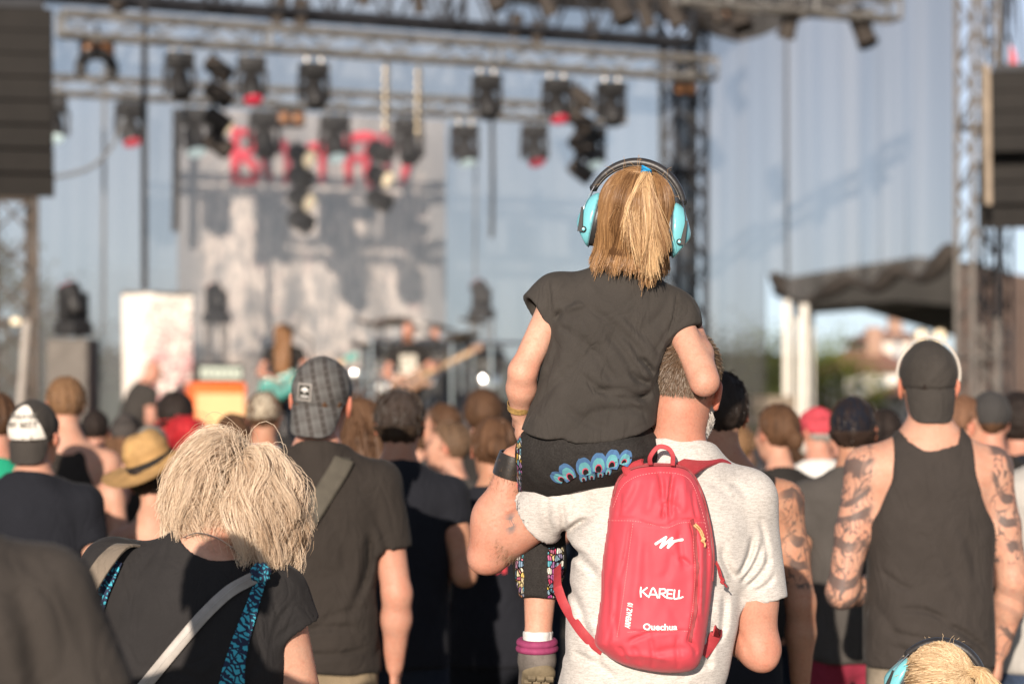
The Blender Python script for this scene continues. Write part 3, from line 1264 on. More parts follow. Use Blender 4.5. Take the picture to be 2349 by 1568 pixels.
spread(lambda k: par_can({'n': None, 'o': LENSWARM}[k]), [
    (262, -8, 8.8, 1.3, 40, N_, ' under the black roof truss'), (960, 0, 8.8, 1.1, 150, N_, ' under the black roof truss'), (1480, 30, 7.0, 1.3, 110, N_, ' under the black roof truss'), (1600, 60, 9.4, 1.2, 200, N_, ' by the roof tarpaulin'), (1640, 20, 7.0, 1.4, 60, N_, ' by the roof tarpaulin'), (640, 20, 8.8, 1.2, 200, N_, ' under the black roof truss'), (692, 26, 8.8, 1.2, 180, N_, ' under the black roof truss'),
    (828, -20, 8.8, 1.2, 120, N_, ' under the black roof truss'), (1128, -16, 6.0, 1.5, 60, N_, ' under the black roof truss'), (1182, 58, 8.8, 1.1, 190, N_, ' under the black roof truss'),
    (1232, 74, 8.8, 1.1, 170, N_, ' under the black roof truss'), (1418, 6, 5.0, 1.8, 40, N_, ' under the black roof truss'), (1252, 0, 7.0, 1.4, 100, N_, ' under the black roof truss'), (1356, 72, 8.8, 1.0, 40, N_, ' under the black roof truss'),
    (1540, 20, 6.0, 1.6, 70, N_, ' under the black roof truss'), (1690, 22, 3.0, 1.7, 20, N_, ' by the roof tarpaulin'), (1812, 46, 1.2, 1.3, 190, N_, ' on the short bright truss'), (1976, 62, 1.2, 1.5, 30, N_, ' on the short bright truss')],
    {N_: 'dusty black lamp', 'o': 'dusty par can lamp with warm lens'}, 'par can lamps', .78)


def lamp_bar(label, u, vs_, b, mt, slant=True, glow=None, q=1.0):
    t = thing('lamp_ladder', label, 'spotlight', SP(u, vs_[0], b))
    o = SP(u, vs_[0], b)
    top, bot = SP(u, vs_[0] - 30, b), SP(u, vs_[-1] + 10, b)
    Mb(o).rod(top, bot, .03).build('drop_pipe', FIX, t)
    for k, v in enumerate(vs_):
        c = SP(u, v, b)
        ax = unit(EX * .72 - EY * .35 - EZ * .60) if slant else unit(EX * .45 - EY * .75 - EZ * .35)
        can = Mb(o).lathe(c - ax * .10, [(.001, 0), (.075 * q, 0), (.095 * q, .05), (.10 * q, .34), (.085 * q, .36)], 12, ax).build('can', mt, t)
        if glow and k in glow:
            Mb(o).lathe(c + ax * .245 - EX * .0, [(.085 * q, 0), (.07 * q, .02), (.001, .03)], 12, ax).build('lens', LENSWARM, can)
    return t


lamp_bar('vertical ladder of four dusty lamps left of the banner lettering', 490, (150, 208, 268, 322), 5.0, FIXB, glow=(2,), q=1.25)
lamp_bar('vertical ladder of black lamps with warm bulbs before the banner', 682, (352, 402, 452, 502), 9.0, FIX, False, glow=(0, 2), q=1.55)
lamp_bar('vertical ladder of black lamps on the right of the banner', 862, (345, 400, 455), 9.0, FIX, False, glow=(1,), q=1.5)
lamp_bar('grey vertical ladder of lamps right of the banner', 1322, (215, 270, 325, 385), 6.0, FIXB, q=1.25)
# amber twin blinders
for k, (u, v, b, tail) in enumerate(((222, 115, 4.5, 'inside the big arched yoke'), (664, 272, 7.4, 'under the rear truss before the banner'), (1650, 38, 8.0, 'by the roof corner above the side net'), (1568, 205, 10.8, 'on the dark corner tower'))):
    t = thing('blinder_lamp', 'twin amber blinder lamp ' + tail, 'spotlight', SP(u, v, b))
    Mb().rbox((0, 0, 0), (.42, .16, .24), .03, SRM).build('housing', FIX, t)
    for sx in (-1, 1):
        Mb().lathe(EX * sx * .10 - EY * .082, [(.085, 0), (.075, .012), (.001, .03)], 14, -EY).build('lamp', LENSO, t)
# arched yoke
ac = SP(222, 150, 4.4)
t = thing('arched_lamp_yoke', 'big black arched lamp yoke between the two lighting trusses', 'lamp yoke', ac)
Mb().tube([EX * math.cos(a) * .20 + EZ * (math.sin(a) * .20 - .05) for a in np.linspace(-.5, math.pi + .5, 24)], .075, 10).build('yoke', FIX, t)
Mb().rod(EZ * .20, EZ * .50, .03).build('hanger', FIX, t)
# bright chains
CHAIN = mat('chain_steel', (.62, .52, .38), rough=.28, metal=1.0, var=None)
for u, v0_, v1_, lb in ((887, 150, 302, 'left one of two bright hoist chains before the banner'), (961, 158, 312, 'right one of two bright hoist chains before the banner')):
    a, b = SP(u, v0_, 3.4), SP(u, v1_, 3.4)
    t = thing('hoist_chain', lb, 'chain', b)
    n_ = 15
    for k in range(n_):
        c = a + (b - a) * (k / (n_ - 1)) - b
        d1 = EX if k % 2 else EY
        Mb().tube([c + d1 * math.cos(q) * .030 + EZ * math.sin(q) * .048 for q in np.linspace(0, 2 * math.pi, 14, endpoint=False)], .013, 6, closed=True).build('link', CHAIN, t)
# cables
for k, (pts_, b, r, lb) in enumerate((
        ([(332, -40), (331, 300), (332, 665)], 6.0, .045, 'straight dark drop cable left of the banner'),
        ([(240, 150), (238, 500), (237, 760)], 9.5, .03, 'thin drop cable before the rear net near the white banner'),
        ([(72, 420), (70, 600), (66, 760)], 9.0, .03, 'thin drop cable beside the tall loudspeaker column'),
        ([(286, 270), (260, 330), (215, 380), (150, 402), (90, 408)], 4.0, .024, 'slack grey cable curving to the tall loudspeaker column'),
        ([(1128, 230), (1130, 420), (1128, 545)], 8.0, .035, 'dark drop cable right of the banner'),
        ([(404, 250), (404, 400), (402, 530)], 10.2, .06, 'dark bundled cable along the left edge of the banner'),
        ([(1092, 330), (1090, 600), (1092, 800)], 10.0, .02, 'thin cable on the rear net right of the banner'))):
    p = catmull([SP(u, v, b) for u, v in pts_], 24)
    o = Mb(p[-1]).tube(p, r, 6).build('cable', mat('cable_grey', (.16, .165, .17), rough=.7, var=None) if k in (1, 2, 3, 6) else FIX)
    o.location = p[-1]
    tag(o, lb, 'cable')


# ---------------------------------------------------------------- loudspeakers
def line_array(label, u0, u1, v0_, v1_, d, n, curve, yaw):
    a, b = P((u0 + u1) / 2, v0_, d), P((u0 + u1) / 2, v1_, d)
    w = (u1 - u0) / F * d
    t = thing('line_array_loudspeaker', label, 'loudspeaker', b)
    hh = (a[2] - b[2]) / n
    Rz = rotm('Z', math.radians(yaw))
    y = 0.0
    for k in range(n):
        tl = math.radians(curve * (k / (n - 1)) ** 2)
        Rk = Rz @ rotm('X', tl)
        c = np.array([0, y, (a[2] - b[2]) - hh * (k + .5)])
        y += math.sin(tl) * hh * 1.0
        bx = Mb().box(c, (w, .62, hh * .97), Rk).build('cabinet', SPKD, t, smooth=False)
        Mb().box(c + Rk @ np.array([0, -.33, 0]), (w * .97, .03, hh * .965), Rk).build('grille', SPK, bx, smooth=False)
    Mb().box((0, 0, (a[2] - b[2]) + .06), (w * .8, .5, .08), Rz).build('fly_frame', BLKALU, t, smooth=False)
    for sx in (-1, 1):
        Mb().rod((sx * w * .3, 0, (a[2] - b[2]) + .08), (0, 0, (a[2] - b[2]) + 2.5), .018).build('hoist_cable', BLKALU, t)
    return t


line_array('tall hanging loudspeaker column above the scaffold tower', -70, 118, 30, 440, 23.6, 8, 12, 12)
line_array('upper hanging loudspeaker column beside the pale pole', 2262, 2420, 172, 350, 29.0, 4, 3, -10)
line_array('lower hanging loudspeaker column below the one beside the pale pole', 2246, 2400, 372, 520, 29.5, 3, 8, -10)
Mbp = P(2262, 240, 28.6)
o = Mb(Mbp).rod(P(2264, 150, 28.6), P(2268, 470, 28.6), .040, 8).build('hanging_pole', mat('bare_wood_pole', (.34, .27, .20), rough=.8, var=(4, .2)))
o.location = Mbp
tag(o, 'pale hanging pole beside the two short loudspeaker columns', 'pole')
# left scaffold tower under the loudspeaker
lt = P(18, 0, 30.0)
lt[2] = -.33
truss('dark scaffold tower below the tall loudspeaker column', lt, lt + EZ * 4.6, .5, .5, .04, mat('scaffold_brown', (.10, .08, .065), rough=.7, var=(3, .4)), bays=9, side=EX)
pb, pt_ = P(44, 960, 27.5), P(62, 735, 27.5)
o = Mb(pb).rod(pb, pt_, .045, 8).build('slanted_pole', mat('grey_pole', (.38, .34, .30), rough=.6, var=(3, .2)))
o.location = pb
tag(o, 'slanted pale pole with a round bulb beside the scaffold tower', 'pole')
Mb(pb).lathe(P(36, 737, 27.5), [(.001, .05), (.05, .03), (.06, 0), (.05, -.03), (.001, -.04)], 12).build('bulb', LENSWARM, o)

# ---------------------------------------------------------------- gear on the deck
def on_deck(u, b):
    p = SP(u, 0, b)
    return np.array([p[0], p[1], 1.0])


def zof(v, p):
    return H - (v - V0) / F * p[1]


# white banner on a frame at the left
def splash_mat():
    m = bpy.data.materials.new('splashed_banner')
    m.use_nodes = True
    nt = m.node_tree
    b = nt.nodes['Principled BSDF']
    tc = nt.nodes.new('ShaderNodeTexCoord')
    sep = nt.nodes.new('ShaderNodeSeparateXYZ')
    nt.links.new(tc.outputs['Generated'], sep.inputs[0])
    n = _noise(nt, _coords(nt), 15.0, 5.0, .7, .6)
    n2 = _noise(nt, _coords(nt), 7.0, 4.0, .7)
    wx = _ramp(nt, sep.outputs[0], [(.20, 0.0), (.45, 1.0)])
    tm = _ramp(nt, sep.outputs[2], [(.55, 1.0), (.97, 0.0)])
    k = _math(nt, 'MULTIPLY', _math(nt, 'MULTIPLY', wx, _ramp(nt, sep.outputs[2], [(.88, 1.0), (1.0, .55)])), _ramp(nt, n, [(.51, 0.0), (.57, .9)]))
    c = _mix(nt, 'MIX', k, (.78, .72, .64), (.14, .12, .11))
    r = _math(nt, 'MULTIPLY', _math(nt, 'MULTIPLY', wx, tm), _ramp(nt, n2, [(.45, 0.0), (.53, 1.0)]))
    c = _mix(nt, 'MIX', _math(nt, 'MULTIPLY', r, .85), c, (.42, .07, .10))
    nt.links.new(c, b.inputs['Base Color'])
    b.inputs['Roughness'].default_value = .9
    return m


p0 = on_deck(362, .8)
wb = thing('roll_up_banner', 'tall white banner with black and dark red splashes standing on the stage', 'banner', p0)
zt = zof(672, p0) - 1.0
wbm = Mb()
wpts = np.array([[EX * (x * .78) + EY * (.02 * math.sin(x * 7 + z * 3)) + EZ * z for z in np.linspace(-.35, zt, 12)] for x in np.linspace(-.5, .5, 14)])
wbm.grid(wpts)
wbm.build('banner_cloth', splash_mat(), wb, auto=False)
Mb().rod(EX * -.40 + EZ * zt, EX * .40 + EZ * zt, .02).build('top_bar', ALU, wb)
Mb().rod(EY * .06 + EZ * -.3, EY * .06 + EZ * (zt + .03), .02).build('support_pole', FIX, wb)
# wedge/monitor stack at the left with a lamp on it
p0 = on_deck(168, 1.0)
t = thing('monitor_loudspeaker', 'tall brown-grey loudspeaker standing on the stage beside the white banner', 'loudspeaker', p0)
zt = zof(778, p0) - 1.0
Rk = SRM @ rotm('Z', math.radians(-28))
Mb().rbox(EZ * zt / 2, (.46, .50, zt), .03, Rk).build('cabinet', mat('brown_cabinet', (.13, .115, .10), rough=.7, var=(3, .2)), t)
Mb().box(EZ * zt * .5 + Rk @ np.array([0, -.255, 0]), (.40, .02, zt * .92), Rk).build('grille', mat('dusty_grille', (.17, .15, .13), rough=.8, var=(4, .2), fine=(150, .3)), t, smooth=False)
fl = moving_head(LENSR)
fl.location = p0 + EZ * (zt + .02)
fl.rotation_euler = (math.radians(180), 0, math.radians(60))
fl.scale = (.95,) * 3
tag(fl, 'black moving head light on top of the brown-grey loudspeaker', 'spotlight', 'moving head lights on the deck')
for u, v, b, lb in ((497, 700, 8.5, 'black moving head light on a stand left of the drummer'), (1105, 690, 8.0, 'black moving head light on a stand right of the drums')):
    q = on_deck(u, b)
    z_ = zof(v + 45, q)
    f2 = copy_tree(fl)
    f2.location = (q[0], q[1], z_)
    tag(f2, lb, 'spotlight', 'moving head lights on the deck')
    s_ = thing('lamp_stand', 'slim truss stand under the ' + lb.replace('black ', ''), 'stand', q)
    for sx in (-1, 1):
        for sy in (-1, 1):
            Mb().rod(EX * sx * .12 + EY * sy * .12, EX * sx * .12 + EY * sy * .12 + EZ * (z_ - 1.0), .022).build('upright', mat('grey_stand', (.22, .20, .185), rough=.5, metal=.5, var=None), s_)
# orange cabinet
p0 = on_deck(495, .45)
ORG = mat('orange_vinyl', (.80, .15, .03), rough=.55, var=(6, .08))
GRI = mat('tan_grille_cloth', (.86, .55, .27), rough=.9, var=(6, .06), fine=(200, .15))
t = thing('guitar_cabinet', 'bright orange guitar amplifier cabinet with tan grille', 'amplifier', p0)
zt = zof(877, p0) - 1.0
zt = max(zt, .62)
w_ = 124 / F * p0[1]
Mb().rbox(EZ * (zt / 2 - .1), (w_, .36, zt + .2), .03, SRM).build('cabinet', ORG, t)
Mb().box(EZ * (zt / 2 - .13) - EY * .185, (w_ * .90, .02, zt + .02), SRM).build('grille', GRI, t, smooth=False)
Mb().box(EZ * (zt / 2 - .02) - EY * .20, (.10, .012, .16), SRM, taper=.3).build('badge', WHITE, t, smooth=False)
p1 = p0 + EZ * zt - EX * -.02
t = thing('amplifier_head', 'white fronted amplifier head on the orange cabinet', 'amplifier', p1)
Mb().rbox(EZ * .105, (.52, .26, .20), .02, SRM).build('casing', FIX, t)
Mb().box(EZ * .10 - EY * .135, (.46, .012, .13), SRM).build('panel', mat('pale_green_panel', (.50, .55, .46), rough=.5, var=(20, .15)), t, smooth=False)
for k in range(6):
    Mb().lathe(EZ * .10 - EY * .14 + EX * (k - 2.5) * .07, [(.016, 0), (.014, .02), (.001, .022)], 10, -EY).build('knob', FIX, t)

# drum kit on a riser
dk = on_deck(985, 4.7)
RIS = .55
t = thing('drum_riser', 'low black riser under the drum kit', 'riser', dk)
Mb().box(EZ * RIS / 2, (3.0, 2.2, RIS), SRM).build('platform', DECKM, t, smooth=False)
CHROME = mat('chrome', (.85, .83, .80), rough=.10, metal=1.0, var=None)
SHELL = mat('sparkling_drum_shell', (.70, .68, .64), rough=.12, metal=.9, var=(30, .3))
SKIN_D = mat('drum_head', (.05, .05, .05), rough=.5, var=(5, .05))
BRASS = mat('cymbal_bronze', (.30, .22, .12), rough=.30, metal=1.0, var=(9, .25))
kit = thing('drum_kit', 'chrome and silver drum kit with bronze cymbals at the back of the stage', 'drum kit', dk + EZ * RIS)


def drum(c, r, dp, ax, name):
    ax = unit(ax)
    o = Mb().lathe(c - ax * dp / 2, [(r * .98, 0), (r, .01), (r, dp - .01), (r * .98, dp)], 24, ax).build(name, SHELL, kit)
    for sgn in (-1, 1):
        Mb().lathe(c + ax * dp / 2 * sgn, [(.001, .012 * 1), (r * .5, .012), (r * .99, .006)] if sgn > 0 else [(r * .99, -.006), (r * .5, -.012), (.001, -.012)], 24, ax).build('drum_skin', SKIN_D, o)
        Mb().tube([c + ax * (dp / 2 - .01) * sgn + (np.cross(ax, unit(np.cross(ax, EZ + .01)))) * math.cos(a) * r * 1.02 + unit(np.cross(ax, EZ + .01)) * math.sin(a) * r * 1.02 for a in np.linspace(0, 2 * math.pi, 24, endpoint=False)], .014, 6, closed=True).build('hoop', CHROME, o)
    for a in np.linspace(0, 2 * math.pi, 6, endpoint=False):
        e1 = np.cross(ax, unit(np.cross(ax, EZ + .01)))
        e2 = unit(np.cross(ax, EZ + .01))
        o_ = e1 * math.cos(a) + e2 * math.sin(a)
        Mb().rod(c + o_ * r * 1.03 - ax * dp * .4, c + o_ * r * 1.03 + ax * dp * .4, .010, 6).build('lug', CHROME, o)


for x in (-.30, .30):
    drum(EX * x + EY * .1 + EZ * .33, .31, .42, -EY, 'bass_drum')
for x, z, r in ((-.70, .80, .17), (-.32, .86, .18), (.08, .86, .19), (.50, .82, .20), (.92, .74, .20)):
    drum(EX * x + EY * .2 + EZ * z, r, .24, EZ - EY * .45, 'tom')
drum(EX * .95 + EY * .45 + EZ * .42, .22, .42, EZ, 'floor_tom')
drum(EX * -.9 + EY * .35 + EZ * .55, .18, .15, EZ, 'snare_drum')
for u, v, r, tl in ((850, 742, .23, .55), (905, 736, .26, -.25), (835, 792, .20, .3), (1010, 748, .22, .35), (1060, 770, .24, -.4), (1128, 790, .20, .3), (880, 782, .17, .1), (1085, 735, .2, .2)):
    c = SP(u, v, 4.7 + .25 * math.sin(u)) - (dk + EZ * RIS)
    ax = unit(EZ + EX * tl * .5 - EY * .25)
    cy = Mb().lathe(c, [(.001, .035), (.03, .03), (.045, .012), (r * .6, .006), (r, -.006), (r * .99, -.010), (.05, .006), (.001, .02)], 26, ax).build('cymbal', BRASS, kit)
    ft_ = np.array([c[0], c[1], 0])
    Mb().rod(c, ft_ + EZ * .35, .013, 6).build('cymbal_stand', CHROME, kit)
    for a in (0, 2.1, 4.2):
        Mb().rod(ft_ + EZ * .35, ft_ + EX * math.cos(a) * .25 + EY * math.sin(a) * .25 + EZ * .01, .010, 6).build('stand_leg', CHROME, kit)
for x in (-.9, -.35, .2, .75, 1.25):
    Mb().rod(EX * x - EY * .3, EX * x - EY * .3 + EZ * 1.0, .02, 8).build('rack_leg', CHROME, kit)
Mb().rod(EX * -.9 - EY * .3 + EZ * .98, EX * 1.25 - EY * .3 + EZ * .98, .02, 8).build('rack_bar', CHROME, kit)
# stage monitors along the front, microphone stands
for k, (u, b, wh) in enumerate(((600, .9, 'in front of the long-haired guitarist'), (760, 1.0, 'between the two guitarists'), (930, 1.1, 'in front of the bald guitarist'), (1180, 1.2, 'right of the drum kit'))):
    p0 = on_deck(u, b)
    t = thing('floor_monitor', 'black wedge monitor at the stage front ' + wh, 'loudspeaker', p0, (0, 0, ROT), 'wedge monitors along the stage front')
    m = Mb()
    m.add([(-.3, -.2, 0), (.3, -.2, 0), (.3, .2, 0), (-.3, .2, 0), (-.3, -.2, .36), (.3, -.2, .36), (.3, .0, .38), (-.3, .0, .38), (.3, .2, .12), (-.3, .2, .12)],
          [(0, 1, 5, 4), (4, 5, 6, 7), (7, 6, 8, 9), (9, 8, 2, 3), (3, 2, 1, 0)], [(0, 4, 7), (0, 7, 9), (0, 9, 3), (1, 6, 5), (1, 8, 6), (1, 2, 8)])
    m.build('cabinet', SPKD, t, smooth=False)
    Mb().box((0, .11, .255), (.5, .02, .26), rotm('X', math.radians(-38))).build('grille', SPK, t, smooth=False)
for u, b, lb in ((715, 1.5, 'black microphone stand beside the long-haired guitarist'), (1010, 1.6, 'black microphone stand beside the bald guitarist')):
    p0 = on_deck(u, b)
    t = thing('microphone_stand', lb, 'microphone stand', p0)
    Mb().rod((0, 0, 0), (0, 0, 1.45), .012).build('pole', FIX, t)
    Mb().lathe((0, 0, 0), [(.15, 0), (.15, .02), (.02, .04)], 16).build('base', FIX, t)
    Mb().tube([EZ * 1.45, EZ * 1.62 - EX * .25 + EY * .1], .010).build('boom', FIX, t)
    Mb().lathe(EZ * 1.62 - EX * .25 + EY * .1, [(.001, 0), (.022, .02), (.025, .06), (.03, .12), (.02, .16), (.001, .17)], 12, EY).build('microphone', FIX, t)

# ---------------------------------------------------------------- second stage at the right
D2 = 70.0
K2 = D2 / 46.0


def Q2(u, v, dd=0.0):
    return P(u, v, D2 + dd * K2)


o2 = Q2(2050, 700)
o2[2] = -.38
s2 = thing('second_stage_roof', 'dark low roof of the neighbouring stage under the raised net', 'stage roof', o2)
ROOFD = mat('dark_roof_fabric', (.030, .028, .025), rough=.85, var=(1, .3))
m = Mb(o2)
prof = [(1772, 640), (1830, 632), (1960, 610), (2100, 588), (2230, 600), (2420, 655)]
fr = np.array([Q2(u, v) for u, v in prof])
bk = np.array([Q2(u, v + 34, 9) for u, v in prof])
frb = np.array([Q2(u, v) for u, v in ((1772, 660), (1850, 700), (1960, 696), (2060, 690), (2180, 700), (2420, 716))])
bkb = np.array([Q2(u, v, 9) for u, v in ((1800, 690), (1860, 716), (1960, 706), (2060, 735), (2180, 770), (2420, 790))])
m.grid([list(fr), list(bk)])
m.grid([list(frb), list(fr)])
m.grid([list(bkb), list(frb)])
m.grid([list(bk), list(bkb)])
m.build('roof', ROOFD, s2, smooth=False)
BROWN = mat('brown_stage_drape', (.13, .095, .08), rough=.9, var=(1.2, .2))
dr_ = Q2(2290, 800, -1.6)
pts = [[Q2(u, v + (u - 2192) * .16 * (v < 700), -1.6 + .10 * math.sin(u * .21)) for v in (980, 900, 780, 606)] for u in np.linspace(2196, 2440, 60)]
o = Mb(dr_).grid(pts).build('side_drape', BROWN, auto=False)
o.location = dr_
tag(o, 'brown side drape of the neighbouring stage', 'drape')
for k, (u, w_) in enumerate(((1803, 14), (1824, 12), (1843, 10), (1858, 12))):
    A = Q2(u, 960, 1.5 * (k % 2))
    A[2] = -.38
    zt = Q2(u, 690, 1.5 * (k % 2))[2]
    truss('white truss column holding up the roof of the neighbouring stage', A, A + EZ * (zt + .38), .10, .10, .034, mat('white_truss', (.80, .75, .66), rough=.5, var=None), bays=9, side=EX, group='white columns of the second stage', name='truss_column')
truss('pale lighting truss under the roof of the neighbouring stage', Q2(1860, 716, 1), Q2(2200, 690, 1), .45, .45, .05, ALU)
for k, (u, v) in enumerate(((2112, 655), (2136, 655), (2158, 652))):
    c = Q2(u, v, .4)
    t = thing('louvre_panel', 'one of the pale upright panels under the second stage roof', 'panel', c, group='pale panels under the second stage roof')
    Mb().box((0, 0, 0), (.20, .12, .88)).build('panel', mat('pale_panel', (.50, .44, .34), rough=.7, var=None), t, smooth=False)
    Mb().box((0, -.05, .42), (.23, .14, .07)).build('rim', FIXB, t, smooth=False)
for k, (u, v) in enumerate(((2118, 770), (2160, 770))):
    c = Q2(u, v, -1)
    t = thing('audience_lamp', 'round pale lamp on the dark stack beside the tattooed man', 'spotlight', c, group='round lamps of the second stage')
    Mb().lathe(EY * .2, [(.001, 0), (.15, .0), (.21, .2), (.21, .32)], 18, (0, -1, 0)).build('housing', FIX, t)
    Mb().lathe(EY * .0, [(.19, -.12), (.15, -.09), (.001, -.07)], 18, (0, -1, 0)).build('lens', LENSWARM, t)
c = Q2(2150, 860, 0)
t = thing('equipment_stack', 'dark stack of equipment cases on the neighbouring stage', 'equipment', np.array([c[0], c[1], -.38]))
for k, (dx, w_, h0, h1) in enumerate(((-.4, .8, 0, 2.1), (.25, 1.2, 0, 2.9), (.0, 1.4, 2.9, 3.6), (1.15, .75, 0, 2.3))):
    Mb().rbox((dx, 0, (h0 + h1) / 2), (w_, 1.0, h1 - h0 - .01), .03).build('case', [FIXB, SPKD, FIX, mat('tan_case', (.22, .17, .12), var=(3, .3))][k], t)
# red rag on top of the right loudspeaker
c = P(2315, 160, 29.0)
t = thing('red_flag', 'small red flag on top of the upper hanging loudspeaker', 'flag', c)
Mb().rod((0, 0, -.1), (0, 0, .32), .012).build('staff', ALU, t)
Mb().grid([[(.0, 0, 0), (.0, 0, .30)], [(.06, .03, .02), (.05, .02, .27)], [(.11, -.02, -.02), (.08, 0, .18)]]).build('cloth', mat('red_cloth', (.55, .10, .12), rough=.9), t)

# stage smoke drifting round the drums
sm = bpy.data.materials.new('stage_smoke')
sm.use_nodes = True
nt = sm.node_tree
nt.nodes.remove(nt.nodes['Principled BSDF'])
pv = nt.nodes.new('ShaderNodeVolumePrincipled')
pv.inputs['Color'].default_value = (.92, .90, .88, 1)
pv.inputs['Density'].default_value = .045
pv.inputs['Anisotropy'].default_value = .1
nt.links.new(pv.outputs[0], nt.nodes['Material Output'].inputs['Volume'])
for k_, (u_, v_, b_, r_, lb) in enumerate(((780, 640, 7.2, (4.6, 3.0, 3.6), 'pale stage smoke drifting round the drum kit'), (330, 830, 6.5, (2.4, 2.4, 1.3), 'pale stage smoke behind the white banner'))):
    c_ = SP(u_, v_, b_)
    bmx = bmesh.new()
    bmesh.ops.create_icosphere(bmx, subdivisions=3, radius=1.0)
    V_ = np.array([v.co[:] for v in bmx.verts])
    T_ = np.array([[v.index for v in f.verts] for f in bmx.faces])
    bmx.free()
    V_ = V_ * np.array(r_) * (1 + .12 * (vnoise(V_[:, 0] * 2, V_[:, 1] * 2, V_[:, 2] * 2, 3 + k_) - .5))[:, None]
    so = link('smoke', raw_mesh('smoke', V_ @ SRM.T, T_), sm)
    so.location = c_
    tag(so, lb, 'smoke', kind='stuff')
# ---------------------------------------------------------------- people
SKIN = {
    'fair': skin('fair', (0.54, 0.305, 0.215)),
    'pink': skin('pink', (0.53, 0.275, 0.195)),
    'tan': skin('tan', (0.44, 0.235, 0.15)),
    'child': skin('child', (0.57, 0.325, 0.235)),
}
SKIN_RGB = {'fair': (0.54, 0.305, 0.215), 'pink': (0.53, 0.275, 0.195), 'tan': (0.44, 0.235, 0.15), 'child': (0.57, 0.325, 0.235)}
HAIR = hairmat(rough=.42)
HAIRSHELL = mat('hair_mass', (1, 1, 1), rough=.72, spec=.25, var=None, attr='Col', bump=(60.0, .6, .004, (3, 3, .5)))
I3 = np.eye(3)


def put_head(g, hc, R, s=1.0, ears=True, face=True, off=0.0):
    hc = np.asarray(hc, float)

    def T(p):
        return hc + R @ (np.array(p, float) * s)

    def E(c, r, k, op='u', R2=None):
        g.ell(T(c), np.array(r) * s, k * s, op, off, R if R2 is None else R @ R2)
    E((0, -.012, .03), (.076, .097, .088), .01)
    E((0, .030, -.030), (.063, .066, .085), .035)
    E((0, .050, -.088), (.043, .038, .032), .035)
    if face:
        E((0, .084, .026), (.048, .014, .012), .018)
        for sx in (-1, 1):
            E((sx * .033, .098, .008), (.017, .016, .011), .010, 's')
            E((sx * .033, .080, .008), (.0135, .0135, .0125), .003)
            E((sx * .042, .070, -.03), (.022, .022, .022), .02)
        g.cone(T((0, .092, .008)), T((0, .115, -.026)), .0085 * s, .0125 * s, .012 * s)
        for sx in (-1, 1):
            E((sx * .012, .103, -.029), (.008, .009, .007), .006)
        E((0, .094, -.058), (.024, .011, .0065), .006)
        E((0, .093, -.068), (.021, .011, .007), .006)
    if ears:
        for sx in (-1, 1):
            Re = rotm('Z', sx * math.radians(24)) @ rotm('X', math.radians(12))
            E((sx * .083, -.010, -.012), (.0085, .021, .034), .006, 'u', Re)
            E((sx * .091, -.004, -.010), (.006, .010, .017), .005, 's', Re)
            E((sx * .081, -.002, -.040), (.007, .010, .010), .006)


def head_cols(V, hc, R, s, sk, scalp=None, beard=None):
    """face colouring: lips, eyes, brows, cropped scalp"""
    q = ((V - np.asarray(hc)) @ R) / s
    c = np.ones((len(V), 3))
    base = np.array(SKIN_RGB[sk])
    near = (np.abs(q) < 0.16).all(1)
    lips = near & (np.abs(q[:, 0]) < .024) & (np.abs(q[:, 2] + .063) < .011) & (q[:, 1] > .085)
    c[lips] = (0.85, 0.55, 0.55)
    for sx in (-1, 1):
        dd = np.linalg.norm((q - np.array([sx * .033, .090, .008])) / np.array([.011, .012, .0075]), axis=1)
        c[dd < 1] = np.array([.75, .75, .72]) / base
        dd = np.linalg.norm((q - np.array([sx * .033, .094, .008])) / np.array([.0055, .01, .0055]), axis=1)
        c[dd < 1] = np.array([.05, .04, .03]) / base
        br = near & (np.abs(q[:, 0] - sx * .034) < .020) & (np.abs(q[:, 2] - .030) < .006) & (q[:, 1] > .06)
        c[br] = (.35, .28, .24)
    ear = near & (np.abs(q[:, 0]) > .077) & (np.abs(q[:, 2] + .012) < .05)
    c[ear] *= (1.0, 0.72, 0.68)  # red glow of sun through the ears, put into the skin colour
    if scalp is not None:
        line = np.where(q[:, 1] > -.01, .012 + .75 * np.maximum(q[:, 1] + .01, 0), -.045 + .3 * (q[:, 1] + .08))
        w = np.clip((q[:, 2] - line + .006) / .045, 0, 1) * near * (~ear)
        c = c * (1 - w[:, None]) + w[:, None] * (np.array(scalp) / base)
    if beard is not None:
        w = near & (q[:, 2] < -.035) & (q[:, 1] > .012) & (q[:, 2] > -.13) & ~lips
        c[w] = np.array(beard) / base
    return c


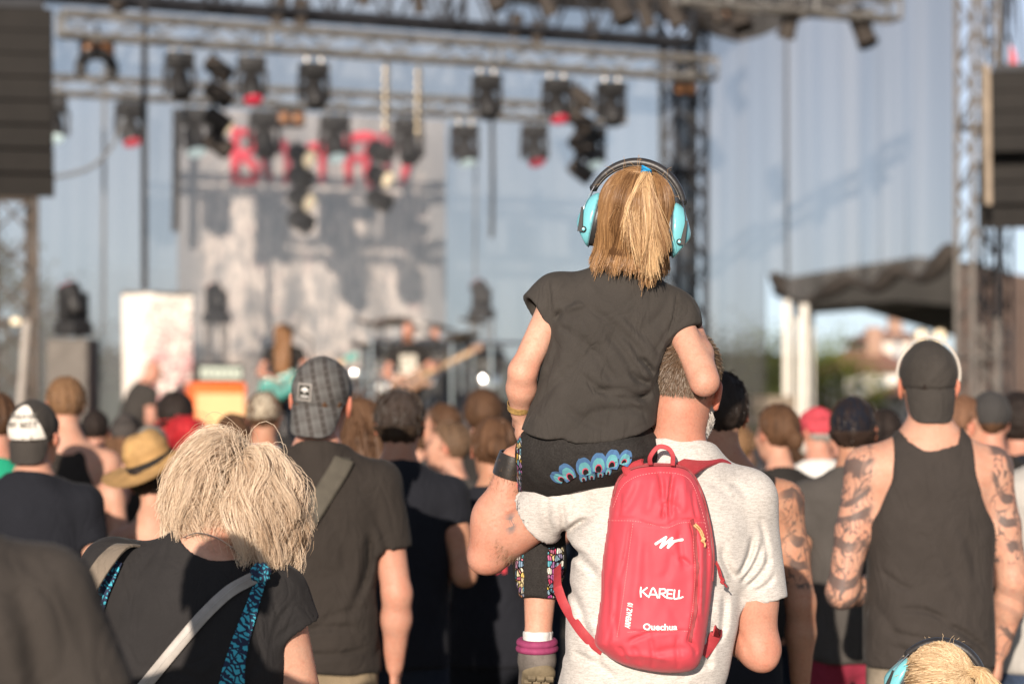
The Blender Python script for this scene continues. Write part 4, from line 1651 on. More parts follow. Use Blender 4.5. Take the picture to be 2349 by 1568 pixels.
def put_hand(g, wrist, d, side, s=1.0, curl=0.5, palm_n=None, k=.006):
    """d: direction of the hand; palm_n: direction the palm faces; side: +1 thumb to the right of (d, palm)"""
    d = unit(d)
    pn = unit(np.array(palm_n if palm_n is not None else (0, 1, 0), float))
    pn = unit(pn - d * (pn @ d))
    w = np.cross(d, pn) * side
    wrist = np.asarray(wrist, float)
    kn = wrist + d * .085 * s
    g.cone(wrist + d * .02 * s, kn - d * .008 * s, .026 * s, .036 * s, .015 * s, flat=(pn, .45))
    ln = [.072, .080, .075, .060]
    for i in range(4):
        r = .0092 * s
        b0 = kn + w * (.030 - .020 * i) * s
        a1 = curl * 0.9
        d1 = unit(d * math.cos(a1) + pn * math.sin(a1))
        d2 = unit(d * math.cos(a1 * 2.2) + pn * math.sin(a1 * 2.2))
        m = b0 + d1 * ln[i] * .55 * s
        e = m + d2 * ln[i] * .5 * s
        g.cone(b0 - d * .012 * s, m, r * 1.08, r, k * s)
        g.cone(m, e, r, r * .82, k * .6 * s)
    t0 = wrist + d * .025 * s + w * .026 * s
    t1 = t0 + (d * .6 + w * .7 + pn * .3) * .038 * s
    t2 = t1 + (d * .9 + w * .1 + pn * .45) * .030 * s
    g.cone(t0, t1, .014 * s, .0115 * s, .012 * s)
    g.cone(t1, t2, .0112 * s, .0088 * s, .004 * s)


def folds(g, lines, ax='xz'):
    """creases in the cloth: lines of (x0,z0,x1,z1,width,depth[,bow]); positive depth sinks, negative raises"""
    def f(d, X, Y, Z):
        out = d.copy()
        near = np.abs(d) < 0.05
        if not near.any():
            return out
        Xb, Yb, Zb = np.broadcast_arrays(X, Y, Z)
        x, z, y = Xb[near], Zb[near], Yb[near]
        acc = np.zeros(len(x))
        for ln in lines:
            x0, z0, x1, z1, w, a = ln[:6]
            bow = ln[6] if len(ln) > 6 else 0.0
            side = ln[7] if len(ln) > 7 else None
            dx, dz = x1 - x0, z1 - z0
            L2 = dx * dx + dz * dz + 1e-9
            t = np.clip(((x - x0) * dx + (z - z0) * dz) / L2, 0, 1)
            L = math.sqrt(L2)
            ox, oz = -dz / L, dx / L
            bo = bow * 4 * t * (1 - t)
            qx = x - (x0 + t * dx + ox * bo)
            qz = z - (z0 + t * dz + oz * bo)
            env = np.clip(np.minimum(t, 1 - t) * 5 + 0.05, 0, 1)
            r2 = (qx * qx + qz * qz) / (w * w)
            val = a * env * (np.exp(-r2) - .45 * np.exp(-r2 / 5.0))
            if side is not None:
                val = val * (y < side)
            acc += val
        out[near] += acc.astype(np.float32)
        return out
    return g.fn(f)


def rumple(g, amp, freq=(9, 9, 5), seed=0, ridge=True, shear=0.0):
    """overall soft creasing"""
    def f(d, X, Y, Z):
        out = d.copy()
        near = np.abs(d) < 0.04
        Xb, Yb, Zb = np.broadcast_arrays(X, Y, Z)
        x, y, z = Xb[near], Yb[near], Zb[near]
        n = vnoise((x + shear * z) * freq[0], y * freq[1], z * freq[2], seed)
        n2 = vnoise((x + shear * z) * freq[0] * 2.1, y * freq[1] * 2.1, z * freq[2] * 2.1, seed + 5)
        if ridge:
            n = 1 - np.abs(2 * n - 1)
            n = n ** 2
        out[near] += (amp * (n - 0.4) + 0.4 * amp * (n2 - 0.5)).astype(np.float32)
        return out
    return g.fn(f)


TORSO_M = [(-.02, .145, .100, .0), (.12, .168, .115, -.01), (.38, .150, .105, .0), (.62, .172, .118, .0),
           (.80, .178, .112, -.005), (.90, .145, .088, -.012), (1.0, .066, .062, -.015)]
TORSO_F = [(-.02, .155, .105, .0), (.12, .176, .120, -.012), (.38, .132, .098, .0), (.62, .146, .115, .012),
           (.80, .150, .100, .0), (.90, .122, .078, -.01), (1.0, .056, .054, -.012)]
SHIRT_M = [(-.02, .178, .128, .0), (.12, .180, .130, -.005), (.38, .172, .126, .0), (.62, .184, .130, .0),
           (.80, .186, .120, -.005), (.90, .152, .094, -.012), (1.0, .076, .070, -.015)]
SHIRT_F = [(-.02, .176, .126, .0), (.12, .182, .132, -.008), (.38, .152, .114, .0), (.62, .160, .126, .010),
           (.80, .158, .106, .0), (.90, .128, .084, -.01), (1.0, .064, .062, -.012)]


def scl(tab, f, fd=None):
    return [(t, w * f, d * (fd or f), o * f) for t, w, d, o in tab]


def skeleton(h=1.78, sex='m', build=1.0, arms=('down', 'down'), head=(0, 0, 0), lean=0.0):
    k = h / 1.8
    J = {'k': k, 'h': h, 'sex': sex, 'build': build}
    sw = (.185 if sex == 'm' else .160) * k * (0.55 + 0.45 * build)
    J['pelvis'] = np.array([0, -lean * .3, .86 * k])
    J['neck'] = np.array([0, lean * .55 - .01, 1.535 * k])
    for sx, nm, ar in ((-1, 'L', arms[0]), (1, 'R', arms[1])):
        S = np.array([sx * sw, lean * .45, 1.435 * k])
        if ar == 'down':
            E = S + np.array([sx * .050, -.015, -.295]) * k
            Wr = E + np.array([sx * .005, .055, -.255]) * k
            hd = np.array([0, .12, -1.0])
        elif ar == 'fwd':
            E = S + np.array([sx * .055, -.045, -.290]) * k
            Wr = E + np.array([-sx * .10, .215, .06]) * k
            hd = np.array([-sx * .8, .7, .2])
        elif ar == 'fold':
            E = S + np.array([sx * .060, .03, -.285]) * k
            Wr = E + np.array([-sx * .20, .14, .04]) * k
            hd = np.array([-sx * 1.0, .1, .1])
        elif ar == 'up':
            E = S + np.array([sx * .12, .20, -.10]) * k
            Wr = E + np.array([-sx * .03, .10, .24]) * k
            hd = np.array([-sx * .1, .1, 1.0])
        else:
            E, Wr, hd = (np.array(a, float) for a in ar)
        J['S' + nm], J['E' + nm], J['W' + nm], J['D' + nm] = S, E, Wr, hd
        J['H' + nm] = np.array([sx * .092 * k, -lean * .3, .89 * k])
        J['K' + nm] = np.array([sx * .105 * k, .01 - lean * .1, .49 * k])
        J['A' + nm] = np.array([sx * .115 * k, -.02, .085 * k])
    R = eulm(0, 0, head[0]) @ eulm(-head[1], 0, 0) @ eulm(0, head[2], 0)
    J['R'] = R
    piv = J['neck'] + np.array([0, .005, .035 * k])
    J['hs'] = .97 * (k ** 0.35)
    J['head'] = piv + R @ (np.array([0, .028, .128]) * J['hs'])
    return J


def put_body(g, J, off=0.0, ears=True, face=True, limbs=True, fingers=True, dressed=True):
    k, b = J['k'], J['build']
    th = .90 if dressed else 1.0
    tab = scl(TORSO_M if J['sex'] == 'm' else TORSO_F, k * b * (.93 if dressed else .955))
    g.loft(J['pelvis'], J['neck'], (1, 0, 0), tab, .03, off=off)
    m = 1.0 if J['sex'] == 'm' else .86
    for nm in 'LR':
        S, E, Wr, D = J['S' + nm], J['E' + nm], J['W' + nm], J['D' + nm]
        g.cone(J['neck'] + np.array([0, -.012, -.035]) * k, S + np.array([0, -.01, .012]) * k, .052 * k * m * th * th, .050 * k * m * b * th * th, .07 * k * th * th, off=off)
        g.cone(S, S * .5 + E * .5, .054 * k * m * b * th, .049 * k * m * b, .035 * k * th, off=off)
        g.cone(S * .5 + E * .5, E, .049 * k * m * b, .043 * k * m * b, .02 * k, off=off)
        g.cone(E, E + (Wr - E) * .35, .043 * k * m * b, .044 * k * m * b, .02 * k, off=off)
        g.cone(E + (Wr - E) * .35, Wr, .044 * k * m * b, .028 * k * m, .02 * k, off=off)
        pn = np.array([-1.0 if nm == 'R' else 1.0, 0.3, 0]) if abs(D[2]) > .7 else np.array([0, 0, -1.0])
        if fingers:
            put_hand(g, Wr, D, 1 if nm == 'R' else -1, k * m, .45, pn)
        else:
            g.cone(Wr, Wr + unit(D) * .15 * k, .028 * k, .018 * k, .02)
        if limbs:
            Hh, K, A = J['H' + nm], J['K' + nm], J['A' + nm]
            g.cone(Hh, K, .082 * k * b, .055 * k * b, .05 * k, off=off)
            g.cone(K, K + (A - K) * .35, .054 * k, .055 * k * b, .02 * k, off=off)
            g.cone(K + (A - K) * .35, A, .055 * k * b, .036 * k, .02 * k, off=off)
            g.cone(A, A + np.array([0, .10, -.05]) * k, .036 * k, .030 * k, .03, off=off)
    g.cone(J['neck'] + np.array([0, .008, -.03]) * k, J['head'] + J['R'] @ np.array([0, -.02, -.05]), .058 * k * m, .055 * k * m, .035)
    put_head(g, J['head'], J['R'], J['hs'], ears, face)


def put_shirt(g, J, style='tee', loose=1.0, sleeve=.52, hem=.80):
    """hem: height as a part of the standing height at 1.8 m (metres)"""
    k, b = J['k'], J['build']
    tab = scl(SHIRT_M if J['sex'] == 'm' else SHIRT_F, k * b * loose)
    n = J['neck']
    g.loft(J['pelvis'] - np.array([0, 0, .07 * k]), n, (1, 0, 0), [((t * .9 + .1) if t > 0 else 0.0, w, d, o) for t, w, d, o in tab], .03)
    m = 1.0 if J['sex'] == 'm' else .87
    if style in ('tee', 'long'):
        for nm in 'LR':
            S, E, Wr = J['S' + nm], J['E' + nm], J['W' + nm]
            g.cone(n + np.array([0, -.012, -.038]) * k, S + np.array([0, -.01, .012]) * k, .058 * k * m, .060 * k * m * b, .06 * k)
            e = S + (E - S) * (sleeve if style == 'tee' else 1.0)
            g.cone(S, e, .068 * k * m * b, .066 * k * m * b * loose, .03 * k, cap=True)
            if style == 'long':
                g.cone(E, Wr, .054 * k * m * b, .040 * k * m, .02)
        g.fn(lambda d, X, Y, Z: np.maximum(d, (Z - n[2] - .012 * k) + .25 * (Y - n[1]) + .6 * np.maximum(Y - n[1], 0)))
    elif style == 'tank':
        def f(d, X, Y, Z):
            z = (Z - n[2]) / k
            lim = np.interp(z, [-.40, -.30, -.22, -.12, -.03], [.30, .195, .150, .118, .108]).astype(np.float32) * k * b
            d = np.maximum(d, (np.abs(X) - lim) * .8)
            rn = np.sqrt((X / 1.25) ** 2 + (Z - n[2] - .035 * k) ** 2)
            return np.maximum(d, (.072 * k - rn) * .8)
        for nm in 'LR':
            g.cone(n + np.array([0, -.012, -.038]) * k, J['S' + nm] + np.array([0, -.01, .012]) * k, .060 * k * m, .058 * k * m * b, .05 * k)
        g.fn(f)
    g.cut((0, 0, hem * k), (0, 0, -1))


def put_trousers(g, J, kind='long', loose=1.0, waist=.99):
    k, b = J['k'], J['build']
    tab = scl(TORSO_M if J['sex'] == 'm' else TORSO_F, k * b)
    g.loft(J['pelvis'], J['neck'], (1, 0, 0), tab, .03, off=-.004)
    g.fn(lambda d, X, Y, Z: np.maximum(d, Z - waist * k))
    for nm in 'LR':
        Hh, K, A = J['H' + nm], J['K' + nm], J['A' + nm]
        g.cone(Hh, K, .094 * k * b * loose, .072 * k * b * loose, .04 * k)
        if kind == 'long':
            g.cone(K, A + np.array([0, 0, -.03]), .070 * k * b * loose, .056 * k * loose, .02, cap=True)
        else:
            g.cone(K, K + (A - K) * .12, .074 * k * b * loose, .074 * k * b * loose, .02, cap=True)


HAIR_RGB = {'brown': (.085, .043, .022), 'dark': (.022, .015, .012), 'ginger': (.26, .125, .05), 'blond': (.52, .36, .20),
            'red': (.42, .022, .028), 'grey': (.30, .27, .24), 'light': (.19, .105, .05)}


def hair_cols(V, rgb, hc, R, fx=90.0, fz=9.0, seed=1):
    q = (V - np.asarray(hc)) @ R
    a = np.arctan2(q[:, 0], -q[:, 1])
    n = vnoise(a * 14, q[:, 2] * fz, q[:, 0] * 6, seed)
    n2 = vnoise(a * 45, q[:, 2] * fz * 1.3, q[:, 0] * 9, seed + 2)
    v = .55 + .65 * n + .45 * (n2 - .5)
    return np.array(rgb)[None, :] * v[:, None]


def put_hair(g, J, kind, seed=0, length=.30):
    hc, R, s = J['head'], J['R'], J['hs']
    hc = np.asarray(hc, float)

    def T(p):
        return hc + R @ (np.array(p, float) * s)
    o = {'short': .006, 'crop': .003, 'curly': .022, 'long': .014, 'bun': .010, 'pony': .010, 'bob': .020}[kind]
    g.ell(T((0, -.014, .030)), np.array((.079, .100, .091)) * s, .0, off=o, R=R)
    if kind in ('long', 'bob'):
        for sx in (-1, 0, 1):
            g.cone(T((sx * .052, -.055, .01)), T((sx * .060, -.075, -.06 - length)), .052 * s, (.050 if kind == 'long' else .045) * s, .05, flat=(R @ np.array([0, 1, 0]), .65))
    elif kind == 'bun':
        g.ell(T((.0, -.118, .012)), np.array((.050, .042, .048)) * s, .012, R=R)
    elif kind == 'pony':
        g.cone(T((0, -.10, .03)), T((0, -.135, -.02)), .022, .030, .02)
        g.cone(T((0, -.135, -.02)), T((0, -.11, -.06 - length)), .034, .018, .02)

    def f(d, X, Y, Z):
        px, py, pz = X - hc[0], Y - hc[1], Z - hc[2]
        x = (px * R[0, 0] + py * R[1, 0] + pz * R[2, 0]) / s
        y = (px * R[0, 1] + py * R[1, 1] + pz * R[2, 1]) / s
        z = (px * R[0, 2] + py * R[1, 2] + pz * R[2, 2]) / s
        low = -.065 if kind in ('short', 'crop', 'bun', 'pony') else (-.085 if kind == 'curly' else -9.0)
        line = np.where(y > -.025, -.01 + 1.35 * (y + .025), low + .0 * y)
        line = np.where((y > -.025) & (kind in ('long', 'bob')), -.5 + 8.0 * np.maximum(y - .02, 0), line)
        line = np.minimum(line, .075)
        a = np.arctan2(x, -y)
        if kind == 'curly':
            n = vnoise(x * 55, y * 55, z * 55, seed)
            d = d - .016 * (n - .45)
        else:
            n = vnoise(a * 9, z * 7 + 0 * a, 0 * a, seed)
            n2 = vnoise(a * 24, z * 10, 0 * a, seed + 3)
            d = d - .015 * (n - .5) - .009 * (n2 - .5)
        return np.maximum(d, (line - z) * s * .7)
    g.fn(f)


def shell_strands(J, kind, rgb, n=260, length=.3, seed=0, r=.0011, lift=.25):
    """loose hairs over a hair mass, to break its outline"""
    rg = np.random.default_rng(seed + 11)
    hc, R, s = J['head'], J['R'], J['hs']
    th = rg.uniform(0, 2 * np.pi, n)
    ph = np.arccos(rg.uniform(-.25, 1, n))
    dirs = np.stack([np.sin(ph) * np.cos(th), np.sin(ph) * np.sin(th), np.cos(ph)], 1)
    keep = ~((dirs[:, 1] > .35) & (dirs[:, 2] < .55))
    dirs = dirs[keep]
    rad = np.array((.084, .104, .096)) * s
    root = dirs * rad + np.array([0, -.012, .03]) * s
    S = 9
    if kind in ('short', 'crop', 'curly', 'bun', 'pony'):
        L = rg.uniform(.02, .045, len(dirs)) * (1.3 if kind == 'curly' else .7)
    else:
        L = rg.uniform(.6, 1.0, len(dirs)) * (length + .12)
    p = root.copy()
    down = R.T @ np.array([0, 0, -1.0])
    dr = unit(dirs * lift + np.cross(np.cross(dirs, np.array([0, -.3, 1.0])), dirs) * -1.0 + rg.normal(0, .25, dirs.shape))
    out = [p]
    ells = [(np.array([0, -.012, .03]) * s, rad * 1.04, I3)]
    for i in range(S - 1):
        dr = unit(dr + down * .35 + rg.normal(0, .12, dr.shape))
        p = push_out(p + dr * (L / (S - 1))[:, None], ells)
        out.append(p)
    paths = np.stack(out, 1) @ R.T + hc
    c = np.array(rgb)[None, None, :] * rg.uniform(.7, 1.6, (len(dirs), 1, 1)) * np.ones((1, S, 1))
    return strands_mesh('hair_strands', paths, r, r * .5, c)


def put_cap(g, J, kind='back', tilt=0.0, low=-.012, puff=0.0):
    hc, R, s = np.asarray(J['head'], float), J['R'], J['hs']

    def T(p):
        return hc + R @ (np.array(p, float) * s)
    g.ell(T((0, -.012, .028)), np.array((.086, .107, .098 + puff)) * s, .0, R=R)

    def f(d, X, Y, Z):
        px, py, pz = X - hc[0], Y - hc[1], Z - hc[2]
        x = (px * R[0, 0] + py * R[1, 0] + pz * R[2, 0]) / s
        y = (px * R[0, 1] + py * R[1, 1] + pz * R[2, 1]) / s
        z = (px * R[0, 2] + py * R[1, 2] + pz * R[2, 2]) / s
        a = np.arctan2(x, -y)
        seam = np.abs(np.sin(a * 3))
        d = d + .0025 * np.exp(-(seam / .10) ** 2) * (z > .0)
        n = vnoise(x * 26, y * 26, z * 40, 4)
        d = d + .0045 * (n - .5)
        band = np.exp(-((z - low - .022) / .005) ** 2)
        d = d + .0012 * band
        lw = low + (.30 * np.maximum(y, 0) if kind != 'beanie' else 0 * y) + tilt * y
        return np.maximum(d, (lw - z) * s)
    g.fn(f)


def cap_bill(J, sign=-1, tilt=50.0, L=.075, z0=-.008, w=.080, org=(0, 0, 0)):
    """curved peak; sign -1: worn backwards"""
    hc, R, s = np.asarray(J['head'], float), J['R'], J['hs']
    A, B = 17, 8
    top, bot = [], []
    ct, st = math.cos(math.radians(tilt)), math.sin(math.radians(tilt))
    for i in range(A):
        a = -1 + 2 * i / (A - 1)
        ang = a * 1.0
        ex, ey = math.sin(ang) * .088, math.cos(ang) * .110
        rowt, rowb = [], []
        Ln = L * math.sqrt(max(0.02, 1 - (abs(a) ** 3.2)))
        for j in range(B):
            b = j / (B - 1)
            x = ex * (1 - .04 * b)
            y = ey - .024 + (.018 * min(1.0, b * 6)) + ct * Ln * b
            z = z0 + .010 - .010 * min(1.0, b * 6) - st * Ln * b - .010 * (a * a) * b - .012 * a * a
            p = np.array([x, sign * y - (0.0 if sign > 0 else .006), z])
            nrm = np.array([0, sign * st, ct])
            rowt.append(hc + R @ ((p + nrm * .0045) * s))
            rowb.append(hc + R @ ((p - nrm * .0035) * s))
        top.append(rowt)
        bot.append(rowb)
    top, bot = np.array(top), np.array(bot)
    ring = np.concatenate([top, bot[:, ::-1]], axis=1)
    m = Mb(org)
    m.grid(np.concatenate([ring, ring[:, :1]], axis=1))
    return m


def tee_cols(g):
    return None


SHOE_ME = None


def shoes(J, parent, material):
    global SHOE_ME
    if SHOE_ME is None:
        g = Grid((-.07, -.12, -.01), (.07, .22, .14), .009)
        g.cone((0, -.05, .045), (0, .12, .035), .044, .036, .02)
        g.cone((0, -.05, .05), (0, -.045, .11), .045, .047, .02)
        g.cut((0, 0, .004), (0, 0, -1))
        SHOE_ME = gpart(g, 'shoe', material, None, (0, 0, 0), mesh_only=True)
    for nm in 'LR':
        o = link('shoe', SHOE_ME, material, parent)
        o.location = (J['A' + nm][0], J['A' + nm][1], 0.0)
        o.scale = (J['k'],) * 3


BLACK = cloth('black', (0.030, 0.027, 0.025), .15, .25)
FADED = cloth('faded_black', (0.052, 0.046, 0.041), .15, .22)
SHOE = mat('shoe_canvas', (0.03, 0.03, 0.035), rough=.8, var=(30, .3))
DENIM = cloth('denim', (0.045, 0.065, 0.11), .25, .3)
DARKDENIM = cloth('dark_denim', (0.02, 0.026, 0.04), .25, .3)
KHAKI = cloth('khaki', (0.22, 0.17, 0.11), .2, .2)


def person(label, u, d, top=None, h=1.75, sex='m', build=1.0, yaw=0.0, arms=('down', 'down'), head=(0, 0, 0), lean=0.0,
           sk='fair', shirt=BLACK, style='tee', loose=1.0, sleeve=.52, bottoms=DARKDENIM, bkind='long', hair='short', hrgb='brown',
           hlen=.25, cap=None, capmat=None, captilt=55.0, vox=None, seed=0, group=None, z0=None, hem=.80, strands=260,
           scalp=None, beard=None, hscale=1.0, bill=.075, rump=.008, keep=False, sk_mat=None, extra_attr=None, fold=None, ears=True, puff=0.0):
    """a standing figure seen at picture column u, distance d; top: picture row of the top of the head"""
    x = (u - CU) / F * d
    if z0 is None:
        z0 = GZ(d)
    if top is not None:
        h = (H - (top - V0) / F * d - z0) / 1.0
        if cap or hair in ('curly', 'long', 'bun', 'bob'):
            h -= .012
    if vox is None:
        vox = .013 if d < 9.5 else .017
    J = skeleton(h, sex, build, arms, head, lean)
    J['hs'] *= hscale
    t = thing('person', label, 'person', (x, d, z0), (0, 0, math.radians(yaw)), group)
    k = J['k']
    lo = np.minimum.reduce([J[a] for a in ('EL', 'ER', 'WL', 'WR', 'AL', 'AR', 'SL', 'SR', 'head')]) - .19
    hi = np.maximum.reduce([J[a] for a in ('EL', 'ER', 'WL', 'WR', 'AL', 'AR', 'SL', 'SR', 'head')]) + .19
    lo[2] = -.01
    lo[1] = min(lo[1], -.24)
    g = Grid(lo, hi, vox)
    put_body(g, J, ears=ears, dressed=(style in ('tee', 'long')))
    hr = HAIR_RGB[hrgb] if isinstance(hrgb, str) else hrgb
    sc = scalp if scalp is not None else (hr if hair in ('short', 'crop', 'bun', 'pony') else None)
    gpart(g, 'body', sk_mat or SKIN[sk], t, (0, 0, 0), lambda V: head_cols(V, J['head'], J['R'], J['hs'], sk, sc, beard), 1, extra_attr)
    if style:
        gs = Grid((lo[0], -.26, .55 * k), (hi[0], .26, 1.62 * k), vox)
        put_shirt(gs, J, style, loose, sleeve, hem)
        rumple(gs, rump, (8, 8, 4), seed, True, .5)
        if fold:
            folds(gs, fold)
        gpart(gs, 'shirt', shirt, t, (0, 0, 0), None, 1)
        J['shirt_grid'] = gs
    gt = Grid((-.36, -.25, .0), (.36, .25, 1.12 * k), max(vox * 1.4, .019))
    put_trousers(gt, J, bkind, 1.0, min(.99, hem + .05) if style else .95)
    rumple(gt, .006, (8, 8, 6), seed + 1)
    gpart(gt, 'trousers' if bkind == 'long' else 'shorts', bottoms, t, (0, 0, 0), None, 1)
    shoes(J, t, SHOE)
    if hair and hair != 'bald':
        hc = J['head']
        gh = Grid(hc - np.array([.17, .22, .20 + (hlen if hair in ('long', 'bob', 'pony') else 0)]), hc + np.array([.17, .2, .18]), max(.007, vox * .68))
        put_hair(gh, J, hair, seed, hlen)
        if cap:
            gh.fn(lambda d_, X, Y, Z: np.maximum(d_, (Z - hc[2] + .004)))
        ho = gpart(gh, 'hair', HAIRSHELL, t, (0, 0, 0), lambda V: hair_cols(V, hr, hc, J['R'], seed=seed), 0)
        if strands:
            st = shell_strands(J, hair, hr, strands, hlen, seed, r=.0012 if d < 11 else .0022)
            so = link('loose_hair', st, HAIR, ho)
            so['kind'] = 'stuff'
    if cap:
        hc = J['head']
        gc = Grid(hc - np.array([.15, .19, .13]), hc + np.array([.15, .19, .19]), .006 if d < 9 else .009)
        put_cap(gc, J, cap, puff=puff)
        co = gpart(gc, 'cap', capmat or FADED, t, (0, 0, 0), None, 1)
        if cap in ('back', 'fwd'):
            cap_bill(J, -1 if cap == 'back' else 1, captilt if cap == 'back' else 18.0, bill).build('cap_peak', capmat or FADED, co)
        J['cap'] = co
    J['thing'] = t
    return J
# ---------------------------------------------------------------- the man, the girl on his shoulder, the backpack
def px(u, d=5.46):
    return (u - CU) / F * d


def pz(v, d=5.46):
    return H - (v - V0) / F * d


def FL(lines, d):
    """creases given by picture columns/rows at distance d: (u0,v0,u1,v1,width_px,depth_m[,bow_px])"""
    s = d / F
    return [(px(l[0], d), pz(l[1], d), px(l[2], d), pz(l[3], d), l[4] * s, l[5], (l[6] * s if len(l) > 6 else 0.0)) for l in lines]


def heather(name, col, dark):
    m = bpy.data.materials.new(name)
    m.use_nodes = True
    nt = m.node_tree
    b = nt.nodes['Principled BSDF']
    n1 = _noise(nt, _coords(nt, (1, 1, 7)), 60.0, 4.0, .65)
    n2 = _noise(nt, _coords(nt, (1, 1, 4)), 210.0, 3.0, .6)
    mm = _math(nt, 'MULTIPLY', n1, n2)
    out = _ramp(nt, mm, [(.14, dark), (.30, col)])
    n3 = _noise(nt, _coords(nt), 5.0, 3.0)
    out = _mix(nt, 'MULTIPLY', 1.0, out, _ramp(nt, n3, [(.3, (.90, .89, .87)), (.7, (1, 1, 1))]))
    nt.links.new(out, b.inputs['Base Color'])
    b.inputs['Roughness'].default_value = .95
    b.inputs['Specular IOR Level'].default_value = .1
    b.inputs['Sheen Weight'].default_value = .12
    bn = nt.nodes.new('ShaderNodeBump')
    bn.inputs['Strength'].default_value = .25
    bn.inputs['Distance'].default_value = .0008
    nt.links.new(n2, bn.inputs['Height'])
    nt.links.new(bn.outputs[0], b.inputs['Normal'])
    return m


GREYTEE = heather('cloth_grey_heather', (.60, .57, .54), (.39, .36, .335))

DAD_O = np.array([0.33, 5.58, 0.0])
dad = thing('person', 'man in pale grey t-shirt carrying the girl with earmuffs on his shoulder', 'person', DAD_O)
c7 = P(1553, 1040, 5.52)
dhc = P(1568, 886, 5.53)
dR = eulm(0, 0, -16) @ eulm(-8, 0, 0) @ eulm(0, 7, 0)
SL, EL, WL = P(1292, 1135, 5.585), P(1122, 1268, 5.70), P(1180, 1052, 5.66)
SR, ER, WR = P(1712, 1150, 5.575), P(1742, 1488, 5.58), P(1655, 1395, 5.80)
pel = np.array([px(1445, 5.59), 5.60, .86])
DT = [(-.02, .160, .110, .0), (.12, .178, .118, -.01), (.38, .162, .102, .0), (.62, .172, .106, .0),
      (.80, .170, .098, -.005), (.90, .135, .076, -.012), (1.0, .062, .060, -.012)]
g = Grid((-.17, 5.28, 0.0), (.70, 6.02, 1.92), .0070)
g.loft(pel, c7 + np.array([0, .02, -.015]), (1, 0, 0), DT, .03)
for S_, E_, W_, nm in ((SL, EL, WL, 'L'), (SR, ER, WR, 'R')):
    g.cone(c7 + np.array([0, .03, -.04]), S_, .048, .040, .05)
    g.cone(S_, E_, .046, .047, .02)
    g.cone(S_ * .50 + E_ * .50, S_ * .35 + E_ * .65, .050, .049, .02)
    g.cone(E_, E_ * .62 + W_ * .38, .047, .052, .02)
    g.cone(E_ * .62 + W_ * .38, W_, .052, .031, .02)
g.ell(EL + np.array([-.016, -.012, -.016]), (.030, .030, .030), .018)
g.ell(ER + np.array([.008, -.018, -.024]), (.028, .028, .026), .018)
g.ell(ER * .72 + WR * .28 + np.array([.0, -.008, .0]), (.052, .052, .046), .02)
g.ell(EL * .70 + WL * .30 + np.array([-.012, -.010, .0]), (.048, .050, .070), .025)
g.ell(SR * .35 + ER * .65 + np.array([.004, -.012, 0]), (.046, .046, .085), .02)
put_hand(g, WL, np.array([.55, .05, .85]), -1, 1.0, .75, np.array([.7, .3, -.5]))
put_hand(g, WR, np.array([-.6, .6, .35]), 1, 1.0, .6, np.array([0, .3, -1.0]))
g.cone(c7 + np.array([.0, .012, -.03]), dhc + dR @ np.array([0, -.02, -.05]), .063, .060, .03)
put_head(g, dhc, dR, 1.02)
for sx in (-1, 1):
    hip = pel + np.array([sx * .09, 0, .03])
    kn = np.array([pel[0] + sx * .11, 5.61, .49])
    an = np.array([pel[0] + sx * .12, 5.57, .085])
    g.cone(hip, kn, .085, .058, .05)
    g.cone(kn, an, .058, .038, .02)
    g.cone(an, an + np.array([0, .12, -.05]), .036, .03, .03)


def dad_cols(V):
    c = head_cols(V, dhc, dR, 1.02, 'pink', (.20, .155, .12), (.42, .38, .34))
    # sunburnt neck, elbows
    q = V - (dhc + np.array([0, -.05, -.12]))
    w = np.exp(-((q / np.array([.09, .09, .07])) ** 2).sum(1))
    c *= 1 - w[:, None] * np.array([.0, .10, .12])
    for e in (EL, ER):
        w = np.exp(-((V - e) ** 2).sum(1) / .055 ** 2)
        c *= 1 - w[:, None] * np.array([.0, .16, .18])
    return c


def tattoo_mat(name, sk, scale, dark=(.045, .05, .055), dist=2.5, thr=.5):
    m = SKIN[sk].copy()
    m.name = 'skin_' + name
    nt = m.node_tree
    b = nt.nodes['Principled BSDF']
    src = b.inputs['Base Color'].links[0].from_socket
    a = nt.nodes.new('ShaderNodeAttribute')
    a.attribute_name = 'tattoo'
    vec = _coords(nt, (1, 1, .62))
    w = nt.nodes.new('ShaderNodeTexWave')
    w.wave_type = 'RINGS'
    w.rings_direction = 'SPHERICAL'
    w.inputs['Scale'].default_value = scale * .55
    w.inputs['Distortion'].default_value = 7.0 * dist
    w.inputs['Detail'].default_value = 1.2
    w.inputs['Detail Scale'].default_value = 1.1
    nt.links.new(vec, w.inputs['Vector'])
    n2 = _noise(nt, vec, scale * 1.6, 1.0, .4, dist * 1.6)
    n3 = _noise(nt, vec, scale * .8, 2.0, .5, .8)
    l1 = _ramp(nt, w.outputs[0], [(.58, 0.0), (.74, 1.0)])
    l2 = _ramp(nt, _math(nt, 'ABSOLUTE', _math(nt, 'SUBTRACT', n2, .5)), [(.016, .85), (.048, 0.0)])
    gap = _ramp(nt, n3, [(.38, .15), (.52, 1.0)])
    sh = _ramp(nt, n3, [(.58, 0.0), (.75, .35)])
    f = _math(nt, 'MULTIPLY', _math(nt, 'MAXIMUM', _math(nt, 'MAXIMUM', _math(nt, 'MULTIPLY', l1, gap), l2), sh), a.outputs['Fac'], True)
    f = _math(nt, 'MULTIPLY', f, .82)
    nt.links.new(_mix(nt, 'MIX', f, src, dark), b.inputs['Base Color'])
    return m


dad_tat = tattoo_mat('small_tattoo', 'pink', 26.0, (.16, .15, .15), 1.2, .55)
tatc = P(1172, 1200, 5.60)


def dtat(V):
    return np.exp(-((V[:, 0] - tatc[0]) ** 2 / .010 ** 2 + (V[:, 2] - tatc[2]) ** 2 / .021 ** 2)) * 1.6 * (V[:, 1] < 5.66)


